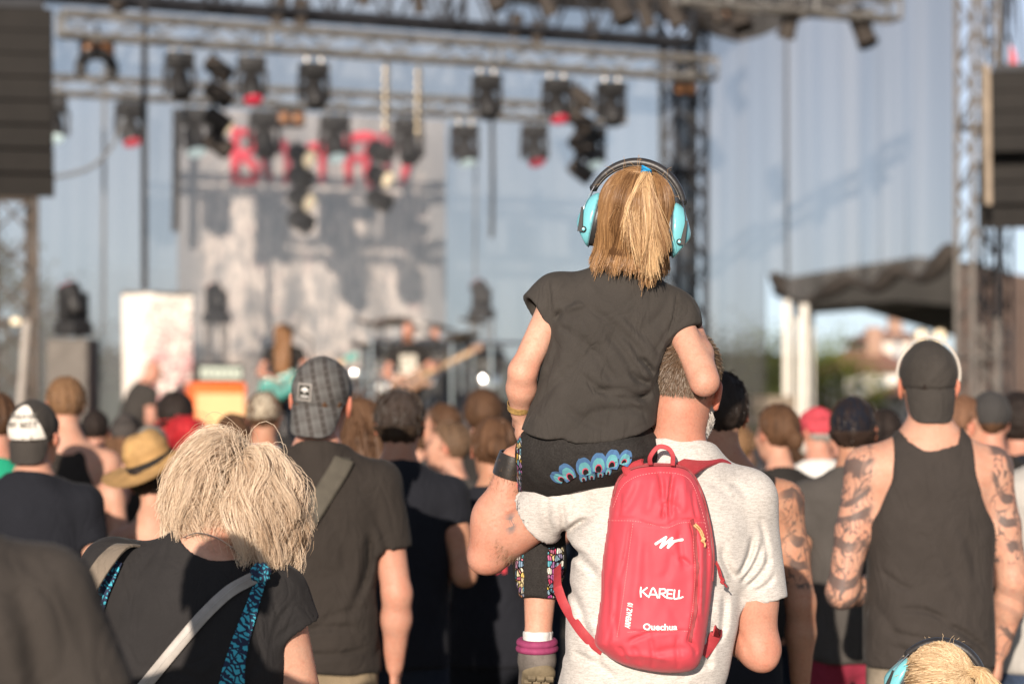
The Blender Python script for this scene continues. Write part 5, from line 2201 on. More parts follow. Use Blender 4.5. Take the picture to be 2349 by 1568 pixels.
folds(g, FL([(1092, 1212, 1200, 1160, 4, .009, 4), (1100, 1225, 1150, 1205, 3, .004, 2), (1690, 1440, 1712, 1500, 5, .006, 3), (1745, 1470, 1772, 1490, 4, .003, 2), (1520, 1000, 1600, 1004, 4, .002, 3), (1525, 1016, 1600, 1018, 4, .002, 3)], 5.6))
gpart(g, 'body', dad_tat, dad, DAD_O, dad_cols, 1, {'tattoo': dtat})

# his t-shirt
DST = [(-.12, .192, .142, .0), (.0, .194, .140, .0), (.23, .192, .136, -.002), (.42, .196, .134, .0), (.58, .203, .136, .0),
       (.72, .206, .132, -.004), (.84, .192, .114, -.010), (.92, .150, .090, -.014), (1.0, .080, .074, -.014)]
gs = Grid((-.08, 5.36, .74), (.68, 5.80, 1.60), .0050)
gs.loft(pel, c7 + np.array([0, .02, -.012]), (1, 0, 0), DST, .03)
for S_, E_ in ((SL, EL), (SR, ER)):
    gs.cone(c7 + np.array([0, .03, -.045]), S_ + np.array([0, -.004, .004]), .064, .064, .06)
sl_e, sr_e = P(1228, 1190, 5.63), P(1741, 1376, 5.585)
gs.cone(SL, sl_e, .078, .075, .03, cap=True)
gs.cone(SR, sr_e, .073, .067, .03, cap=True)
gs.cone(P(1236, 1182, 5.625), P(1190, 1225, 5.66), .060, .062, .003, 's')
gs.cone(P(1740, 1366, 5.585), P(1745, 1410, 5.585), .0545, .0555, .003, 's')
gs.fn(lambda d, X, Y, Z: np.maximum(d, (Z - c7[2] - .018) + .25 * (Y - c7[1] - .02) + .6 * np.maximum(Y - c7[1] - .03, 0)))
gs.cut((0, 0, .78), (0, 0, -1))
rumple(gs, .009, (7, 7, 5), 3, True, .7)
folds(gs, FL([
    (1290, 1238, 1360, 1190, 9, 0.0153, 8), (1288, 1246, 1345, 1275, 9, 0.0136, -6), (1290, 1262, 1375, 1330, 12, 0.0119, 10),
    (1285, 1150, 1290, 1240, 8, 0.0136, 6), (1262, 1110, 1268, 1230, 7, 0.0085, -10), (1300, 1105, 1305, 1200, 8, 0.0068, 6),
    (1300, 1340, 1345, 1480, 10, 0.0102, 12), (1285, 1400, 1300, 1520, 9, 0.0119, -8), (1330, 1420, 1380, 1540, 9, 0.0085, 8),
    (1690, 1330, 1655, 1250, 10, 0.0136, 8), (1690, 1325, 1730, 1230, 8, 0.0136, -10), (1700, 1340, 1755, 1240, 7, 0.0119, -10),
    (1715, 1350, 1775, 1275, 7, 0.0119, -8), (1735, 1360, 1785, 1320, 6, 0.0102, -6), (1745, 1190, 1765, 1300, 7, 0.0085, 6),
    (1660, 1360, 1645, 1480, 10, 0.0119, 8), (1640, 1420, 1625, 1540, 9, 0.0119, -6), (1650, 1100, 1720, 1140, 10, 0.0068, 8),
    (1310, 1500, 1420, 1560, 10, 0.0102, 8), (1560, 1556, 1640, 1520, 9, 0.0102, 8), (1560, 1080, 1680, 1140, 12, 0.0068, 10),
], 5.47))
SHIRT_D = gs
gpart(gs, 'shirt', GREYTEE, dad, DAD_O, None, 1)
# neck rib of the shirt
gt = Grid((.0, 5.42, 0.0), (.56, 5.80, 1.06), .016)
gt.loft(pel, c7, (1, 0, 0), DT, .03, off=.006)
gt.fn(lambda d, X, Y, Z: np.maximum(d, Z - .98))
for sx in (-1, 1):
    hip = pel + np.array([sx * .09, 0, .03])
    kn = np.array([pel[0] + sx * .11, 5.61, .49])
    an = np.array([pel[0] + sx * .12, 5.57, .06])
    gt.cone(hip, kn, .096, .074, .04)
    gt.cone(kn, an, .072, .060, .02, cap=True)
gpart(gt, 'trousers', DARKDENIM, dad, DAD_O, None, 1)
for sx in (-1, 1):
    JJ = {'AL': np.array([pel[0] - .12 - DAD_O[0], -.02, .085]), 'AR': np.array([pel[0] + .12 - DAD_O[0], -.02, .085]), 'k': 1.0}
shoes(JJ, dad, SHOE)


def short_hair(hc, R, s, n, rgb_fn, length, lowz, seed, org, amax=2.3, r=.0006, lift=.35, front=True):
    rg = np.random.default_rng(seed)
    u = rg.normal(size=(n * 3, 3))
    u = unit(u)
    rad = np.array((.0765, .0975, .0885)) * s
    q = u * rad + np.array([0, -.012, .03]) * s
    lim = np.where(q[:, 1] > -.01 * s, (.012 + .75 * np.maximum(q[:, 1] / s + .01, 0)) * s, lowz * s)
    ear = (np.abs(q[:, 0]) > .060 * s) & (q[:, 2] < .015 * s) & (q[:, 1] > -.035 * s)
    ok = (q[:, 2] > lim + np.abs(rg.normal(0, .020, len(q))) - .012) & ~ear
    q, u = q[ok][:n], u[ok][:n]
    m = len(q)
    S = 4
    L = length * rg.uniform(.6, 1.25, m) * np.clip(.35 + (q[:, 2] / s + .05) * 7, .25, 1.5)
    tang = unit(np.cross(np.cross(u, np.array([0.15, -.75, .65])), u)) * -1
    dr = unit(u * lift + tang + rg.normal(0, .22, (m, 3)))
    p = q.copy()
    out = [p]
    for i in range(S - 1):
        dr = unit(dr + tang * .25)
        p = push_out(p + dr * (L / (S - 1))[:, None], [(np.array([0, -.012, .03]) * s, rad * 1.015, I3)])
        out.append(p)
    paths = np.stack(out, 1) @ R.T + hc
    c = rgb_fn(q / s, rg)[:, None, :] * np.linspace(.85, 1.15, S)[None, :, None]
    return strands_mesh('hair', paths, r, r * .5, c, org)


def dad_rgb(q, rg):
    m = len(q)
    grey = np.clip((.035 - q[:, 2]) / .07, 0, 1) * .75 + np.clip((q[:, 1] - .0) / .05, 0, 1) * .5
    grey = np.clip(.55 * grey + rg.normal(0, .22, m), 0, 1)[:, None]
    return (1 - grey) * np.array([.135, .085, .052]) + grey * np.array([.40, .34, .28])


link('hair', short_hair(dhc, dR, 1.02, 9000, dad_rgb, .017, -.060, 5, DAD_O, r=.0007), HAIR, dad)
# beard along the jaw
rg = np.random.default_rng(9)
bp = rg.normal(0, 1, (1600, 3)) * np.array([.052, .028, .032]) + np.array([0, .045, -.085])
cc, rr_ = np.array([0, .030, -.040]), np.array([.066, .068, .090])
bp = cc + unit((bp - cc) / rr_) * rr_
bp = bp[(bp[:, 2] < -.045) & (bp[:, 1] > .01)]
bd = unit((bp - cc) * np.array([1, 1, .5]) + np.array([0, 0, -.06]) + rg.normal(0, .02, bp.shape))
bpaths = np.stack([bp + bd * (t * .012) + np.array([0, 0, -.008]) * t * t for t in (0, .35, .7, 1)], 1) * 1.02 @ dR.T + dhc
bc = np.repeat((np.array([.50, .46, .42]) * rg.uniform(.6, 1.25, (len(bp), 1)))[:, None, :], 4, 1)
link('beard', strands_mesh('beard', bpaths, .0008, .0004, bc, DAD_O), HAIR, dad)
# hair of the forearms
ah = []
for a_, b_, r_ in ((EL, WL, .047), (SL * .3 + EL * .7, EL, .050), (ER, WR, .045)):
    ax_ = unit(b_ - a_)
    n_ = 900
    t_ = rg.uniform(0, .95, n_)
    o_ = unit(np.cross(ax_, rg.normal(size=(n_, 3))))
    rad = r_ * (1 - .25 * t_)
    p0 = a_ + (b_ - a_) * t_[:, None] + o_ * rad[:, None]
    dd_ = unit(o_ * .8 + ax_ * .9 + rg.normal(0, .4, (n_, 3)))
    ah.append(np.stack([p0 + dd_ * s_ * .012 + ax_ * .003 * s_ * s_ for s_ in (0, .5, 1)], 1))
ah = np.concatenate(ah)
o = link('arm_hair', strands_mesh('arm_hair', ah, .00022, .0001, np.full((len(ah), 3, 3), (.30, .19, .11)), DAD_O), HAIR, dad)
o['kind'] = 'stuff'

# leather cuff on his left wrist
LEATH = mat('black_leather', (.022, .018, .015), rough=.34, spec=.5, var=(40, .4), bump=(90, .35, .001))
LACE = mat('brown_lace', (.16, .08, .04), rough=.7, var=(200, .3))
BRONZE = mat('bronze_rivet', (.42, .24, .13), rough=.35, metal=1.0, var=(60, .3))
fax = unit(WL - EL)
wc = EL + (WL - EL) * .93
m = Mb(DAD_O)
n_ = 28
right_ = unit(np.cross(fax, np.array([0, 1.0, 0])))
fw_ = np.cross(fax, right_)
ring = []
for i in range(n_):
    a = 2 * math.pi * i / n_
    o_ = right_ * math.cos(a) + fw_ * math.sin(a)
    ring.append([wc + fax * (-.027) + o_ * .0375, wc + fax * (-.027) + o_ * .0415, wc + fax * .0 + o_ * .0415,
                 wc + fax * (.027) + o_ * .0385, wc + fax * (.027) + o_ * .0345])
ring.append(ring[0])
m.grid([r + [r[0]] for r in ring])
cuff = m.build('leather_cuff', LEATH, dad)
for a, hh in ((-.5, .010), (-.5, -.012)):
    o_ = right_ * math.cos(-1.35 + a * .5) + fw_ * math.sin(-1.35 + a * .5)
    Mb(DAD_O).lathe(wc + fax * hh + o_ * .0405, [(.0001, .004), (.003, .0035), (.0048, .001), (.005, -.001)], 14, o_).build('rivet', BRONZE, cuff)
lc = []
for i in range(40):
    a = -2.75 + .12 * math.sin(i * .9)
    o_ = right_ * math.cos(a) + fw_ * math.sin(a)
    lc.append(wc + fax * (-.024 + .048 * i / 39) + o_ * .0445)
Mb(DAD_O).tube(lc, .0028, 6).build('lace', LACE, cuff)

# ---------------------------------------------------------------- girl
GO = np.array([px(1380, 5.5), 5.5, 1.45])
girl = thing('person', 'little girl in faded black t-shirt with turquoise earmuffs riding on a shoulder', 'person', GO)
ghc = P(1457, 500, 5.45)
gR = eulm(0, 0, -7) @ eulm(5, 0, 0) @ eulm(0, 8, 0)
GS = .93
gn = P(1432, 628, 5.475)
gp = P(1345, 1035, 5.50)
gSL, gEL, gWL = P(1279, 682, 5.50), P(1199, 852, 5.455), P(1192, 948, 5.52)
gSR, gER, gWR = P(1545, 716, 5.49), P(1616, 874, 5.40), P(1580, 722, 5.56)
g = Grid((-.02, 5.30, 1.02), (.52, 5.98, 2.22), .0058)
GT = [(.16, .100, .068, .0), (.22, .112, .076, .0), (.36, .112, .078, .0), (.60, .114, .078, .0), (.80, .120, .072, .0), (.92, .095, .056, .0), (1.0, .044, .042, .0)]
g.loft(gp, gn, (1, 0, 0), GT, .03)
for S_, E_, W_ in ((gSL, gEL, gWL), (gSR, gER, gWR)):
    g.cone(gn + np.array([0, 0, -.03]), S_, .034, .034, .05)
    g.cone(S_, E_, .035, .031, .02)
    g.cone(E_, E_ * .6 + W_ * .4, .032, .033, .015)
    g.cone(E_ * .6 + W_ * .4, W_, .033, .021, .015)
put_hand(g, gWL, np.array([.10, .25, -1.0]), -1, .66, .9, np.array([.8, .6, 0]))
put_hand(g, gWR, np.array([-.45, .75, .35]), 1, .66, .4, np.array([0, -.3, -1.0]))
g.cone(gn + np.array([0, 0, -.03]), ghc + gR @ np.array([0, -.015, -.05]), .044, .042, .025)
put_head(g, ghc, gR, GS)
gKL, gAL = P(1248, 1130, 5.73), P(1234, 1470, 5.69)
gKR, gAR = P(1450, 1120, 5.84), P(1440, 1440, 5.83)
for hp, K_, A_ in ((P(1280, 1050, 5.52), gKL, gAL), (P(1420, 1050, 5.54), gKR, gAR)):
    g.cone(hp + np.array([0, .02, .02]), K_, .050, .046, .03)
    g.cone(K_, K_ * .55 + A_ * .45, .046, .044, .02)
    g.cone(K_ * .55 + A_ * .45, A_, .044, .030, .02)
    g.cone(A_, A_ + np.array([0, .06, -.06]), .030, .026, .02)


def girl_cols(V):
    c = head_cols(V, ghc, gR, GS, 'child', (.22, .12, .06))
    for e in (gEL, gER):
        w = np.exp(-((V - e) ** 2).sum(1) / .04 ** 2)
        c *= 1 - w[:, None] * np.array([.0, .10, .12])
    return c


gpart(g, 'body', SKIN['child'], girl, GO, girl_cols, 1)

gs = Grid((-.02, 5.34, 1.48), (.48, 5.66, 2.00), .0042)
GST = [(-.12, .165, .118, .0), (.05, .158, .112, .0), (.27, .140, .100, .0), (.52, .134, .094, .0), (.72, .139, .088, .0), (.86, .132, .074, .0), (.94, .095, .058, .0), (1.0, .060, .050, .0)]
gs.loft(gp, gn, (1, 0, 0), GST, .03)
for S_ in (gSL, gSR):
    gs.cone(gn + np.array([0, 0, -.035]), S_ + np.array([0, 0, .002]), .040, .044, .05)
e1, e2 = P(1230, 716, 5.49), P(1567, 762, 5.475)
gs.cone(gSL, e1, .053, .047, .025, cap=True)
gs.cone(gSR, e2, .053, .047, .025, cap=True)
for S_, e_ in ((gSL, e1), (gSR, e2)):
    dd_ = unit(e_ - S_)
    gs.cone(e_ - dd_ * .010, e_ + dd_ * .04, .0365, .0375, .002, 's')
hd_ = np.array([0, 0, 1.0])


def hemf(d, X, Y, Z):
    u_ = X / 5.5 * F + CU
    vh = np.interp(u_, [1150, 1190, 1250, 1320, 1400, 1460, 1505, 1560], [965, 985, 1006, 1017, 1013, 996, 972, 940]).astype(np.float32)
    zh = H - (vh - V0) / F * 5.42
    return np.maximum(d, (zh - Z) * .9)


gs.cone(gn + np.array([0, 0, -.01]), gn + np.array([0, .004, .045]), .060, .050, .03)
gs.fn(hemf)
gs.fn(lambda d, X, Y, Z: np.maximum(d, (Z - gn[2] - .026) + .3 * np.maximum(Y - gn[1], 0)))
rumple(gs, .008, (9, 9, 7), 8, True, -.9)
folds(gs, FL([
    (1275, 735, 1325, 692, 8, 0.0120, 10), (1275, 715, 1345, 700, 10, -0.0120, 6), (1285, 750, 1310, 762, 7, 0.0060),
    (1340, 700, 1500, 860, 12, 0.0120, 14), (1370, 740, 1480, 900, 12, 0.0120, 10), (1310, 760, 1420, 900, 14, 0.0100, 10),
    (1420, 720, 1530, 830, 10, 0.0080, 8), (1495, 880, 1440, 850, 8, 0.0160, 6), (1500, 862, 1460, 820, 7, 0.0160, -6),
    (1500, 900, 1400, 905, 9, 0.0140, 12), (1500, 930, 1350, 900, 10, 0.0120, -18), (1490, 950, 1330, 960, 12, 0.0100, -16),
    (1320, 850, 1480, 940, 10, 0.0100, -12), (1535, 790, 1515, 850, 7, 0.0140, 4), (1290, 930, 1400, 985, 12, 0.0080, -8),
    (1255, 640, 1262, 720, 5, 0.0080, 3), (1556, 665, 1532, 770, 4, 0.0100, 4), (1240, 880, 1280, 780, 10, 0.0080, -8),
], 5.42))
# stitched hem lines
folds(gs, FL([(1196, 978, 1320, 1009, 2.2, .0025, -8), (1320, 1009, 1500, 964, 2.2, .0025, -9), (1210, 683, 1258, 726, 2.0, .002), (1532, 770, 1592, 731, 2.0, .002)], 5.42))
gpart(gs, 'shirt', FADED, girl, GO, None, 1)

# printed trousers
def print_mat():
    m = bpy.data.materials.new('cloth_printed_trousers')
    m.use_nodes = True
    nt = m.node_tree
    b = nt.nodes['Principled BSDF']
    vec = _coords(nt, (1, 1, 1))
    vo = nt.nodes.new('ShaderNodeTexVoronoi')
    vo.inputs['Scale'].default_value = 78.0
    nt.links.new(vec, vo.inputs['Vector'])
    hs = _ramp(nt, vo.outputs['Color'], [(.15, (.62, .07, .16)), (.35, (.10, .42, .50)), (.5, (.52, .08, .33)), (.62, (.75, .50, .06)), (.8, (.80, .78, .70)), (.95, (.05, .12, .35))])
    ed = nt.nodes.new('ShaderNodeTexVoronoi')
    ed.feature = 'DISTANCE_TO_EDGE'
    ed.inputs['Scale'].default_value = 78.0
    nt.links.new(vec, ed.inputs['Vector'])
    ln = _ramp(nt, ed.outputs['Distance'], [(.06, 0.0), (.11, 1.0)])
    w = nt.nodes.new('ShaderNodeTexWave')
    w.inputs['Scale'].default_value = 60.0
    w.inputs['Distortion'].default_value = 6.0
    nt.links.new(vec, w.inputs['Vector'])
    st = _ramp(nt, w.outputs[0], [(.35, .25), (.5, 1.0)])
    colr = _mix(nt, 'MULTIPLY', 1.0, _mix(nt, 'MULTIPLY', 1.0, hs, ln), st)
    a = nt.nodes.new('ShaderNodeAttribute')
    a.attribute_name = 'print'
    black = _ramp(nt, _noise(nt, vec, 300.0), [(.3, (.018, .016, .015)), (.7, (.036, .033, .031))])
    nz = _noise(nt, vec, 30.0)
    f = _math(nt, 'GREATER_THAN', _math(nt, 'ADD', a.outputs['Fac'], _math(nt, 'MULTIPLY', nz, .5)), .85)
    nt.links.new(_mix(nt, 'MIX', f, black, colr), b.inputs['Base Color'])
    b.inputs['Roughness'].default_value = .9
    b.inputs['Specular IOR Level'].default_value = .12
    return m


PRINT = print_mat()
g = Grid((-.02, 5.30, 1.10), (.44, 5.98, 1.66), .0056)
g.ell(P(1350, 1022, 5.51), (.150, .112, .090), .02)
g.ell(P(1400, 1045, 5.49), (.110, .108, .062), .03)
g.cone(P(1275, 1050, 5.53), gKL + np.array([-.004, -.02, .0]), .086, .066, .05)
g.cone(P(1430, 1045, 5.55), gKR, .080, .060, .05)
g.cone(gKL, P(1238, 1300, 5.70), .060, .058, .03)
g.cone(P(1238, 1300, 5.70), P(1236, 1372, 5.69), .058, .046, .02, cap=True)
g.cone(gKR, P(1440, 1372, 5.83), .056, .05, .03, cap=True)
rumple(g, .006, (14, 14, 10), 2, True, .3)
folds(g, FL([(1300, 1045, 1500, 1010, 6, .008, -8), (1340, 1068, 1500, 1030, 5, .008, 6), (1380, 1080, 1500, 1048, 5, .009, 6), (1420, 1012, 1510, 992, 6, .006, 4), (1240, 1270, 1215, 1350, 8, .006, 6), (1262, 1280, 1245, 1365, 6, .006, -6), (1220, 1345, 1222, 1375, 4, .006), (1250, 1345, 1252, 1375, 4, .006), (1268, 1345, 1270, 1375, 4, .006)], 5.5))


def prn(V):
    u_ = V[:, 0] / V[:, 1] * F + CU
    v_ = V0 - (V[:, 2] - H) / V[:, 1] * F
    leg = (v_ > 1255) & (V[:, 1] > 5.58)
    out = np.zeros(len(V))
    e = np.exp(-((u_ - 1275) / 26) ** 2) + .9 * np.exp(-((u_ - 1192) / 14) ** 2)
    out = np.where(leg, e, 0)
    hipband = np.exp(-((u_ - 1190) / 9) ** 2) * (v_ < 1160)
    out = np.maximum(out, np.where(leg, 0, hipband * .95))
    return out


gpart(g, 'trousers', PRINT, girl, GO, None, 1, {'print': prn})
PANTS = g
# the row of blue petals printed on the seat, laid on the cloth
PET = [cloth('petal_blue', (.075, .16, .31), .05, .1), cloth('petal_turquoise', (.13, .37, .41), .05, .1),
       cloth('petal_black', (.02, .018, .018), .05, .1), cloth('petal_pink', (.62, .10, .17), .05, .1)]
trs = [o for o in girl.children if o.name.startswith('trousers')][0]


def petal(u, v, w, h_, ang):
    ca, sa = math.cos(math.radians(ang)), math.sin(math.radians(ang))
    for li, (sc_, mt) in enumerate(((1.0, PET[0]), (.74, PET[1]), (.42, PET[3]), (.34, PET[2]))):
        pts = []
        for i in range(26):
            t = i / 25
            side = -1 if t < .5 else 1
            tt = t * 2 if t < .5 else (1 - t) * 2
            ww = math.sin(min(1, tt * 1.0) * math.pi * .5) ** .8 if False else 0
            yy = tt
            xx = side * (math.sqrt(max(0, 1 - ((yy - .35) / .65) ** 2)) if yy > .35 else 1 - .25 * (1 - yy / .35))
            if yy >= .999:
                xx = 0
            x = xx * w * .5 * sc_
            y = yy * h_ * sc_
            pts.append((u + x * ca + y * sa, v + x * sa - y * ca))
        pts = np.array(pts)
        x3 = (pts[:, 0] - CU) / F * 5.41
        z3 = H - (pts[:, 1] - V0) / F * 5.41
        y3 = PANTS.surf_y(x3, z3)
        if np.isnan(y3).any():
            y3 = np.where(np.isnan(y3), np.nanmean(y3), y3)
        Am = np.stack([x3, z3, np.ones_like(x3)], 1)
        y3 = Am @ np.linalg.lstsq(Am, y3, rcond=None)[0]
        V = np.stack([x3, y3 - .0045 - .0008 * li, z3], 1)
        c = V.mean(0)
        V2 = np.vstack([V, c])
        n_ = len(V)
        t_ = [(i, (i + 1) % n_, n_) for i in range(n_)]
        Mb(GO).add(V2, None, t_).build('printed_petal', mt, trs)


for u, v, w, h_, an in ((1293, 1102, 26, 34, -62), (1312, 1100, 34, 44, -34), (1346, 1090, 38, 44, -18), (1372, 1082, 38, 46, 2), (1401, 1074, 36, 46, 8), (1428, 1066, 30, 38, 20)):
    petal(u, v, w, h_, an)
for u, v, w, h_, an in ((1340, 1104, 18, 22, -14), (1358, 1100, 17, 22, -4), (1377, 1094, 16, 22, 2), (1394, 1088, 15, 20, 6)):
    petal(u, v, w, h_, an)

# sock, boot
SOCK = cloth('white_sock', (.72, .70, .68), .05, .2)
PINKM = mat('pink_mesh_collar', (.26, .040, .11), rough=.7, var=(50, .2), bump=(700, .6, .001))
GRBOOT = mat('grey_boot_suede', (.15, .13, .115), rough=.85, var=(25, .3), fine=(400, .2))
SOLE = mat('boot_rubber_sole', (.17, .135, .085), rough=.8, var=(40, .35))
ankle = P(1234, 1450, 5.69)
g = Grid(ankle - np.array([.07, .07, .09]), ankle + np.array([.07, .07, .05]), .004)
g.cone(ankle + np.array([0, 0, -.06]), ankle + np.array([0.0, 0, .004]), .035, .036, 0, cap=True)
rumple(g, .002, (40, 40, 90), 4)
gpart(g, 'sock', SOCK, girl, GO, None, 1)
bc_ = P(1232, 1478, 5.69)
g = Grid(bc_ - np.array([.09, .10, .20]), bc_ + np.array([.08, .20, .06]), .004)
g.cone(bc_ + np.array([0, 0, -.03]), bc_ + np.array([0, 0, .010]), .041, .042, .01)
g.cone(bc_ + np.array([0, 0, -.04]), bc_ + np.array([-.010, .11, -.14]), .042, .036, .02)
g.cut(bc_ + np.array([0, 0, .014]), (0, -.1, 1))
boot = gpart(g, 'boot', GRBOOT, girl, GO, None, 1)
m = Mb(GO)
n_ = 26
path = [bc_ + np.array([math.cos(a) * .040, math.sin(a) * .040, .006 + .004 * math.sin(a)]) for a in np.linspace(0, 2 * math.pi, n_, endpoint=False)]
m.tube(path, .0095, 10, closed=True)
m.tube([p_ * 1.0 + np.array([0, 0, -.014]) + (p_ - bc_) * np.array([.06, .06, 0]) for p_ in path], .0085, 10, closed=True)
m.build('padded_collar', PINKM, boot, auto=False)
g = Grid(bc_ - np.array([.09, .10, .22]), bc_ + np.array([.08, .20, .02]), .004)
g.cone(bc_ + np.array([.004, -.012, -.066]), bc_ + np.array([-.010, .10, -.168]), .040, .036, .01, flat=(np.array([0, -.6, -.75]), .55))
sole_n = unit(np.array([0, -.62, -.72]))
gpart(g, 'sole', SOLE, boot, GO, None, 1)
ax_s = unit(np.array([-.012, .11, -.10]))
sd_s = np.cross(ax_s, sole_n)
for i in range(5):
    for j in range(3):
        c = bc_ + np.array([.004, -.012, -.066]) + sole_n * .024 + ax_s * (i * .016 - .012) + sd_s * ((j - 1) * .021 + (.005 if i % 2 else -.003))
        Rm = np.stack([sd_s, ax_s, sole_n], 1)
        Mb(GO).rbox(c, (.018, .011, .010), .002, Rm).build('tread_lug', SOLE, boot)
# wrist band
GOLD = mat('woven_gold_band', (.42, .26, .09), rough=.45, spec=.5, var=(150, .3), fine=(500, .35))
wr = gEL * .18 + gWL * .82
ax_ = unit(gWL - gEL)
r1_ = unit(np.cross(ax_, np.array([0, 1.0, 0])))
f1_ = np.cross(ax_, r1_)
ring = []
for i in range(29):
    a = 2 * math.pi * i / 28
    o_ = r1_ * math.cos(a) + f1_ * math.sin(a)
    ring.append([wr + np.array([-.003, 0, 0]) + ax_ * (-.0075) + o_ * .027, wr + np.array([-.003, 0, 0]) + ax_ * .0075 + o_ * .0262,
                 wr + np.array([-.003, 0, 0]) + ax_ * .0075 + o_ * .0250, wr + np.array([-.003, 0, 0]) + ax_ * (-.0075) + o_ * .0258])
band = Mb(GO).grid([r + [r[0]] for r in ring]).build('wristband', GOLD, girl)


def text_mesh(txt, size, bold=0.0, shear=0.0, space=1.0):
    cu = bpy.data.curves.new('txt', 'FONT')
    cu.body = txt
    cu.size = size
    cu.align_x = 'CENTER'
    cu.align_y = 'CENTER'
    cu.offset = bold
    cu.shear = shear
    cu.space_character = space
    cu.resolution_u = 3
    ob = bpy.data.objects.new('txt', cu)
    COL.objects.link(ob)
    bpy.context.view_layer.update()
    me = bpy.data.meshes.new_from_object(ob)
    bpy.data.objects.remove(ob)
    bm = bmesh.new()
    bm.from_mesh(me)
    bmesh.ops.triangulate(bm, faces=bm.faces[:])
    v = np.array([x.co[:] for x in bm.verts])
    t = np.array([[x.index for x in f.verts] for f in bm.faces])
    bm.free()
    bpy.data.meshes.remove(me)
    return v[:, :2], t


def place_text(name, txt, size, centre, yfun, material, parent, org, rot=0.0, bold=0.0, shear=0.0, space=1.0, off=.0014, sx=1.0):
    """flat print laid on a surface y = yfun(x, z), read from the camera side"""
    v, t = text_mesh(txt, size, bold, shear, space)
    ca, sa = math.cos(math.radians(rot)), math.sin(math.radians(rot))
    v = v * np.array([sx, 1])
    x = centre[0] + v[:, 0] * ca - v[:, 1] * sa
    z = centre[1] + v[:, 0] * sa + v[:, 1] * ca
    y = yfun(x, z) - off
    return Mb(org).add(np.stack([x, y, z], 1), None, t).build(name, material, parent, smooth=False)


BANDTXT = mat('band_print', (.08, .045, .015), rough=.6, var=None)
bc2 = wr + np.array([-.003, 0, 0])
# letters round the band
for i, ch in enumerate('ZFEST'):
    v, t = text_mesh(ch, .015)
    ang0 = -2.62 + i * .40
    pts = []
    for a, b in v:
        an = ang0 + a / .0268
        o_ = r1_ * math.cos(an) * -1 + f1_ * math.sin(an)
        o_ = r1_ * math.cos(an) + f1_ * math.sin(an)
        pts.append(bc2 + o_ * .0275 - ax_ * b)
    Mb(GO).add(np.array(pts), None, t).build('letter', BANDTXT, band, smooth=False)

# ---- her hair
rg = np.random.default_rng(21)


def smoothnoise1(a, f, seed):
    return vnoise(a * f, a * 0, a * 0, seed)


def girl_hair():
    n, S = 10000, 14
    a = rg.uniform(-2.35, 2.35, n)
    z0 = rg.uniform(.015, .088, n) ** 1.0
    # bangs and sides start lower
    lock = np.round(a * 8.5 + 1.2 * (smoothnoise1(a, 13, 19) - .5))
    ze = -.148 + .030 * (np.abs(a) / 2.3) ** 2 + .040 * (vnoise(lock * 1.37, lock * 0, lock * 0, 3) - .5) - np.abs(rg.normal(0, .012, n)) + rg.normal(0, .006, n) + .010
    ze += np.where((a > .55) & (a < .85), -.020, 0)
    t = np.linspace(0, 1, S)[None, :]
    z = z0[:, None] * (1 - t) + ze[:, None] * t
    rx, ry, rz = .0775, .0985, .0895
    zz = np.clip(z / rz, -1, .995)
    up = np.sqrt(1 - zz ** 2)
    lowf = np.interp(-z, [0, .05, .09, .115, .15], [1.0, 1.0, .90, .86, .95])
    f = np.where(z > 0, up, lowf)
    lay = rg.uniform(.0, 1.0, n)[:, None]
    offr = .003 + .012 * lay + .022 * t * t * (smoothnoise1(a, 6, 8)[:, None] - .25)
    an = a[:, None] + .16 * (vnoise(a[:, None] * 5, t * 2.5 + 0 * a[:, None], 0 * t + a[:, None] * 0, 2) - .5) + .09 * np.sin(t * 8 + 14 * smoothnoise1(a, 5, 12)[:, None]) * t
    ac = np.round(a * 8.5 + 1.2 * (smoothnoise1(a, 13, 19) - .5)) / 8.5
    an = an * (1 - .62 * t ** 1.5) + ac[:, None] * (.62 * t ** 1.5)
    # whorl: combed from the crown slightly to the side
    an = an + .25 * (1 - t) ** 2 * np.where(a > 0, -.3, .3)[:, None]
    x = np.sin(an) * (rx * f + offr)
    y = -np.cos(an) * (ry * f + offr)
    pth = np.stack([x, y + 0 * z, z + .03], 2)
    pth[:, :, 1] -= .012
    pth[:, :, 1] += np.interp(-z, [0, .06, .13], [0, .004, .022])
    an = an + (rg.normal(0, .07, n) * 1.0)[:, None] * t + .10 * (vnoise(a[:, None] * 11, t * 3.0 + 0 * a[:, None], 0 * t + 0 * a[:, None], 15) - .5) * t
    x = np.sin(an) * (rx * f + offr)
    y = -np.cos(an) * (ry * f + offr)
    pth[:, :, 0] = x
    pth[:, :, 1] = y - .012 + np.interp(-z, [0, .06, .13], [0, .004, .022])
    cl = smoothnoise1(a, 7, 5) * .6 + smoothnoise1(a, 23, 6) * .5 + rg.normal(0, .13, n)
    base = np.array([.150, .072, .031])
    hi = np.array([.64, .37, .165])
    w = np.clip(cl - .25, 0, 1)[:, None, None] * (.65 + .5 * t[..., None])
    c = base * (1 - w) + hi * w
    return pth * GS, c


p1, c1 = girl_hair()
